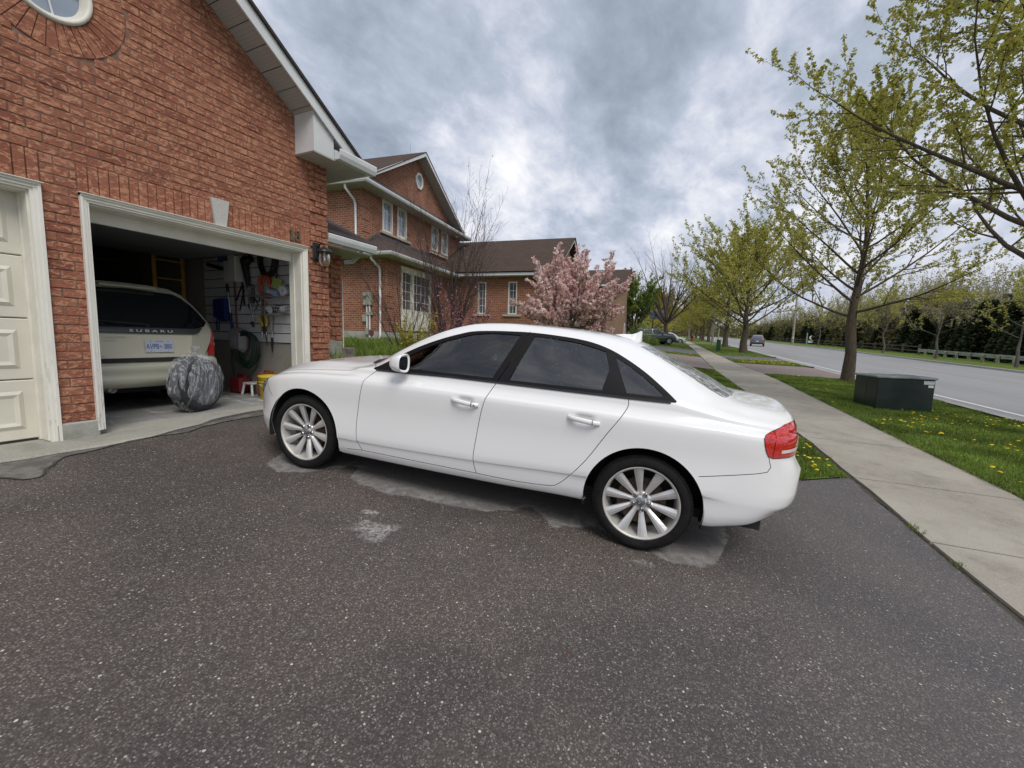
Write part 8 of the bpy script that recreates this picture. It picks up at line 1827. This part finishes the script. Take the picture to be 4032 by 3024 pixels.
# ------------------------------------------------------------------ other vehicles, built from lofted sections
def suv(name, label, loc, rz, paint, group=None, wheel_c=None, estate=1.0):
    t = thing(name, label, 'car', loc, rz, group); L = 4.6; W = .93
    xs = [-2.3, -2.22, -2.0, -1.4, -.6, .2, .9, 1.3, 1.8, 2.1, 2.24, 2.3]; zl = [.45, .32, .28, .26, .26, .26, .26, .27, .28, .32, .38, .5]; zt = [.95, 1.02, 1.05, 1.06, 1.05, 1.03, 1.02, 1.0, .94, .86, .76, .66]; ww = [.78, .88, .92, .93, .93, .93, .93, .92, .90, .84, .72, .58]
    mb = MB(); rows = []
    for x, a, b2, w2 in zip(xs, zl, zt, ww): rows.append([(x, w2*.9, a), (x, w2, a+.16), (x, w2*1.005, (a+b2)/2), (x, w2*.985, b2-.10), (x, w2*.93, b2), (x, 0, b2+.03), (x, -w2*.93, b2), (x, -w2*.985, b2-.10), (x, -w2*1.005, (a+b2)/2), (x, -w2, a+.16), (x, -w2*.9, a)])
    mb.add([p for r_ in rows for p in r_], [(i*11+k, (i+1)*11+k, (i+1)*11+k+1, i*11+k+1) for i in range(len(xs)-1) for k in range(10)], 0, True); mb.poly(rows[0]); mb.poly(rows[-1][::-1]); mb.build('body', paint, t)
    cx_ = [-2.18, -1.95, -1.3, -.4, .3, .72, 1.12]; cz = [1.05, 1.48, 1.62, 1.66, 1.62, 1.42, 1.03]; cw = [.80, .70, .67, .67, .67, .70, .80]; mb = MB(); rows = []
    for x, z, w2 in zip(cx_, cz, cw): rows.append([(x, .86, 1.0), (x, w2 if z > 1.3 else .84, max(z-.10, 1.01)), (x, w2*.86, z), (x, 0, z+.03), (x, -w2*.86, z), (x, -(w2 if z > 1.3 else .84), max(z-.10, 1.01)), (x, -.86, 1.0)])
    mb.add([p for r_ in rows for p in r_], [(i*7+k, (i+1)*7+k, (i+1)*7+k+1, i*7+k+1) for i in range(6) for k in range(6)], 0, True); mb.build('roof', paint, t)
    for sg in (-1, 1):
        for pts in ([(-1.95, 1.06), (-1.25, 1.06), (-1.25, 1.50), (-1.72, 1.44)], [(-1.18, 1.06), (-.42, 1.06), (-.42, 1.53), (-1.18, 1.51)], [(-.33, 1.06), (.78, 1.06), (.42, 1.42), (.20, 1.51), (-.33, 1.54)]):
            def yo(x, z): return sg*(.865-(z-1.0)*.30+.012)
            mb = MB(); mb.prism([(x, yo(x, z), z) for x, z in pts], (0, -.02*sg, 0)); mb.build('side_window', M_PANE, t)
        mb = MB(); mb.bbox((.62, min(sg*.93, sg*1.08), 1.04), (.78, max(sg*.93, sg*1.08), 1.18), .03); mb.build('door_mirror', paint, t)
        for xx in (-1.35, 1.38):
            w_ = bpy.data.objects.new('wheel', None); C.objects.link(w_); w_.parent = t; w_.location = (xx, sg*.84, .35); Mw_ = Matrix.Rotation(R(-90*sg), 4, 'X'); mb = MB(); mb.lathe([(0, -.12), (.30, -.12), (.345, -.09), (.35, 0), (.345, .08), (.30, .11), (.245, .10)], 28, Mw_); mb.build('tyre', M_TYRE, w_)
            mb = MB(); mb.lathe([(.245, .10), (.235, .06), (.0, .04)], 24, Mw_); mb.build('rim', M_BLK, w_); mb = MB()
            for i in range(5): Mr = Matrix.Rotation(2*math.pi*i/5, 4, 'Y'); y0, y1 = sorted((sg*.06, sg*.095)); mb.box((-.035, y0, .03), (.035, y1, .238), 0, Mr)
            mb.lathe([(.235, .07), (.245, .108), (.225, .09)], 24, Mw_); mb.build('spokes', M_ALLOY, w_)
            mb = MB(); mb.lathe([(.40, .02), (.40, .115), (.365, .112), (.36, .02)], 28, Mw_); mb.v = [p for p in mb.v]; mb.build('arch_trim', M_BLK, w_)
        mb = MB(); y0, y1 = sorted((sg*.58, sg*.90)); mb.bbox((-2.31, y0, .80), (-2.14, y1, 1.02), .03); mb.build('tail_light', M_RED, t); mb = MB(); y0, y1 = sorted((sg*.50, sg*.84)); mb.bbox((2.02, y0, .66), (2.235, y1, .80), .04); mb.build('headlight', M_WHL, t)
        mb = MB(); y0, y1 = sorted((sg*.86, sg*.945)); mb.bbox((-.95, y0, .24), (.95, y1, .36), .02); mb.build('sill', M_BLK, t)
    mb = MB(); mb.prism([(-2.20, -.68, 1.10), (-2.20, .68, 1.10), (-1.985, .60, 1.47), (-1.985, -.60, 1.47)], (-.012, 0, .008)); mb.build('rear_window', M_PANE, t)
    mb = MB(); mb.prism([(1.10, -.70, 1.06), (1.10, .70, 1.06), (.45, .58, 1.58), (.45, -.58, 1.58)], (.012, 0, .016)); mb.build('windscreen', M_PANE, t)
    mb = MB(); mb.bbox((-2.35, -.80, .30), (-2.2, .80, .52), .03); mb.build('rear_bumper', M_BLK, t); mb = MB(); mb.bbox((2.14, -.68, .30), (2.33, .68, .50), .04); mb.build('front_bumper', M_BLK, t); mb = MB(); mb.bbox((2.2, -.42, .52), (2.32, .42, .70), .03)
    mb.build('grille', M_BLK, t); mb = MB(); mb.box((-2.325, -.15, .66), (-2.30, .15, .78)); mb.build('number_plate', M_SLAT, t)
    return t
M_GREENG = m_paint('grey_green_paint', (0.045, 0.065, 0.066), False); M_BLUEG = m_paint('blue_grey_paint', (0.10, 0.125, 0.15), False); M_WHT2 = m_paint('far_white_paint', (0.7, 0.7, 0.7), False)
p = at_depth(2583, 1349, 45); zz = base_h(*st(p.x, p.y)); suv('parked_suv', 'dark grey-green SUV parked on a drive beyond the magnolia, nose to the pavement', (p.x+.4, p.y+.35, zz+.02), AZ-R(68), M_GREENG)
p = at_depth(2640, 1349, 62); suv('white_car', 'pale car half hidden behind the grey-green SUV and the bare tree', (p.x, p.y+.3, base_h(*st(p.x, p.y))-.3), AZ-R(72), M_WHT2)
s_ = 74.0; x, y = xy(s_, 15.6)
best = min((abs((2016+FPX*((Vector((*xy(s_, tt), 1.5))-CAM).dot(CR))/((Vector((*xy(s_, tt), 1.5))-CAM).dot(CD)))-2981), tt) for tt in np.arange(8, 20, .1))[1]; x, y = xy(s_, best)
suv('driving_suv', 'blue-grey SUV driving away along the road, seen from behind', (x, y, street_z(s_, best)), AZ+R(-9), M_BLUEG)
# ------------------------------------------------------------------ grass blades and dandelions
def blades(regions, name, label, m, hmin=.03, hmax=.07, wd=.006, kind='stuff', seed=3, clump=True):
    rs = np.random.RandomState(seed); V = []; F = []; tot = 0
    allv = []
    for (s0, s1, ta, tb, dens, hf) in regions:
        n = int((s1-s0)*abs(3.2 if callable(ta) else (tb-ta))*dens); S_ = rs.uniform(s0, s1, n); U = rs.uniform(0, 1, n)
        for s, u in zip(S_, U):
            a = ta(s) if callable(ta) else ta; b2 = tb(s) if callable(tb) else tb; t_ = a+(b2-a)*u; x, y = xy(s, t_); z = hf(x, y, s, t_)
            if z is None: continue
            cl_ = .55+.9*max(0, noise.noise(Vector((x*1.7, y*1.7, 0)))+.35) if clump else 1; h = rs.uniform(hmin, hmax)*cl_; an = rs.uniform(0, 6.283); w2 = wd*(1+.04*s); lx, ly = rs.normal(0, .4, 2)*h
            allv += [(x-w2*math.cos(an), y-w2*math.sin(an), z), (x+w2*math.cos(an), y+w2*math.sin(an), z), (x+lx, y+ly, z+h)]
    n = len(allv)//3; me = bpy.data.meshes.new(name); me.from_pydata(allv, [], [(3*i, 3*i+1, 3*i+2) for i in range(n)]); me.materials.append(m); o = bpy.data.objects.new(name, me); C.objects.link(o); props(o, label, 'grass', kind=kind); return o
M_BLADE = m_leaf('grass_blade', [(0, (0.08, 0.125, 0.02)), (.4, (0.165, 0.25, 0.040)), (.8, (0.25, 0.34, 0.065)), (1, (0.36, 0.36, 0.14))], .45, True)
vz = lambda x, y, s, t_: street_z(s, t_)+.03
nearR = lambda s: pw(SW_R, s)+.03; nearK = lambda s: pw(ROAD_N, s)-.10
def corner(x, y, s, t_):
    # triangle of grass between our drive, the pavement and the next drive
    if t_ > 1.97+.03*math.sin(s*7): return None
    xr = 5.98 if y < -1.55 else (5.98+(5.47-5.98)*(y+1.55)/.53 if y < -1.02 else (5.47+(5.12-5.47)*(y+1.02)/1.42 if y < .4 else 5.1))
    if x < xr+.05*math.sin(y*9): return None
    return max(drive_h(x, y)+.015, 0-9) if x < 6.2 else max(yard_z(s, t_), drive_h(x, y))
blades([(4.2, 9, nearR, nearK, 3600, vz), (9, 14, nearR, nearK, 2600, vz), (14, 20.2, nearR, nearK, 1300, vz), (27, 31, nearR, nearK, 500, vz), (36, 60, nearR, nearK, 160, vz)], 'verge_grass_blades', 'short spring grass on the verge by the road', M_BLADE)
blades([(5.3, 8.5, -1.2, 2.0, 3600, corner), (8.5, 20, -1.5, 1.9, 900, lambda x, y, s, t_: (yard_z(s, t_)+.02 if t_ < pw(SW_L, s)-.05 else None)), (30.5, 33.4, -4, 1.6, 400, lambda x, y, s, t_: yard_z(s, t_)+.02), (43, 60, -5, 1.5, 120, lambda x, y, s, t_: yard_z(s, t_)+.02)], 'lawn_grass_blades', 'grass on the lawns left of the pavement', M_BLADE, seed=4)
def bedz(x, y, s, t_): return .97+.03*(x-5) if (4.9 < x < 12 and 3.2 < y < 10.6) else None
blades([(4.5, 12.5, -11.0, -3.0, 260, bedz)], 'bed_grass_blades', 'longer tufted grass beside the neighbour house', M_BLADE, .06, .22, .007, seed=6)
# grass creeping over the pavement edge
blades([(4.2, 19, lambda s: pw(SW_R, s)-.03, lambda s: pw(SW_R, s)+.08, 260, vz), (2.0, 5.6, lambda s: pw(SW_L, s)-.05, lambda s: pw(SW_L, s)+.02, 60, lambda x, y, s, t_: (drive_h(x, y)+.01 if noise.noise(Vector((s*1.9, 0, 0))) > .12 else None))], 'edge_grass_blades', 'ragged grass along the pavement edges', M_BLADE, .02, .06, .005, seed=8)
rs = random.Random(12); mb = MB(); M_DAN = m_leaf('dandelion_yellow', [(0, (0.62, 0.42, 0.01)), (1, (0.80, 0.62, 0.03))], .2)
def dandelion(x, y, z, r_):
    n = 8; tx, ty = rs.uniform(-.3, .3), rs.uniform(-.3, .3); vs = [(x, y, z+r_*.45)]+[(x+r_*math.cos(2*math.pi*i/n), y+r_*math.sin(2*math.pi*i/n), z+r_*(tx*math.cos(2*math.pi*i/n)+ty*math.sin(2*math.pi*i/n))) for i in range(n)]
    mb.add(vs, [(0, 1+i, 1+(i+1) % n) for i in range(n)]); 
for _ in range(900):
    s = rs.uniform(4.3, 20); t_ = rs.uniform(pw(SW_R, s)+.1, pw(ROAD_N, s)-.2); x, y = xy(s, t_)
    if noise.noise(Vector((x*.8, y*.8, 4)))+(.35 if s < 12.5 else -.12)+.10*(t_-5) < rs.uniform(-.05, .75): continue
    dandelion(x, y, street_z(s, t_)+rs.uniform(.05, .10), rs.uniform(.013, .024)*(1+.03*s))
for _ in range(190):
    s = rs.uniform(5.5, 9.0); t_ = rs.uniform(0.2, 1.92); x, y = xy(s, t_); z = corner(x, y, s, t_)
    if z is None: continue
    dandelion(x, y, z+rs.uniform(.04, .09), rs.uniform(.014, .024))
for _ in range(320):
    s = rs.uniform(30.4, 33.4) if rs.random() < .5 else rs.uniform(27, 31); t_ = rs.uniform(-6, 1.5) if s > 31.05 else rs.uniform(3.6, 6.6); x, y = xy(s, t_); z = yard_z(s, t_) if t_ < 2 else street_z(s, t_)+.03; dandelion(x, y, z+.05, rs.uniform(.022, .038))
mb.build('dandelions', M_DAN, label='yellow dandelions in the grass', kind='stuff')
# little stones, twigs and leaves on the drive
rs = random.Random(21); mb = MB()
for _ in range(1500):
    x, y = rs.uniform(-1.5, 6), rs.uniform(-2, 5)
    if st(x, y)[1] > 1.95: continue
    r_ = rs.uniform(.0015, .0042); mb.ell((x, y, drive_h(x, y)+.005), (r_, r_*rs.uniform(.6, 1), r_*.6), 5, 3, wob=.4, seed=rs.randint(0, 999))
mb.build('loose_grit', plain('grit', (0.42, 0.40, 0.34), .9, var=.4, sc=200), label='loose grit scattered over the driveway', kind='stuff')
for (px, py, l_, lab) in ((2230, 2582, .07, 'brown twig lying in the middle of the driveway'), (3440, 2620, .05, 'small dark twig on the right of the driveway')):
    p = on_drive(px, py); mb = MB(); mb.tube([(p.x-l_/2, p.y+.01, p.z+.009), (p.x, p.y-.004, p.z+.012), (p.x+l_/2, p.y-.012, p.z+.009)], [.0018, .003, .0012], 5); mb.build('twig', M_BR, label=lab, cat='twig')
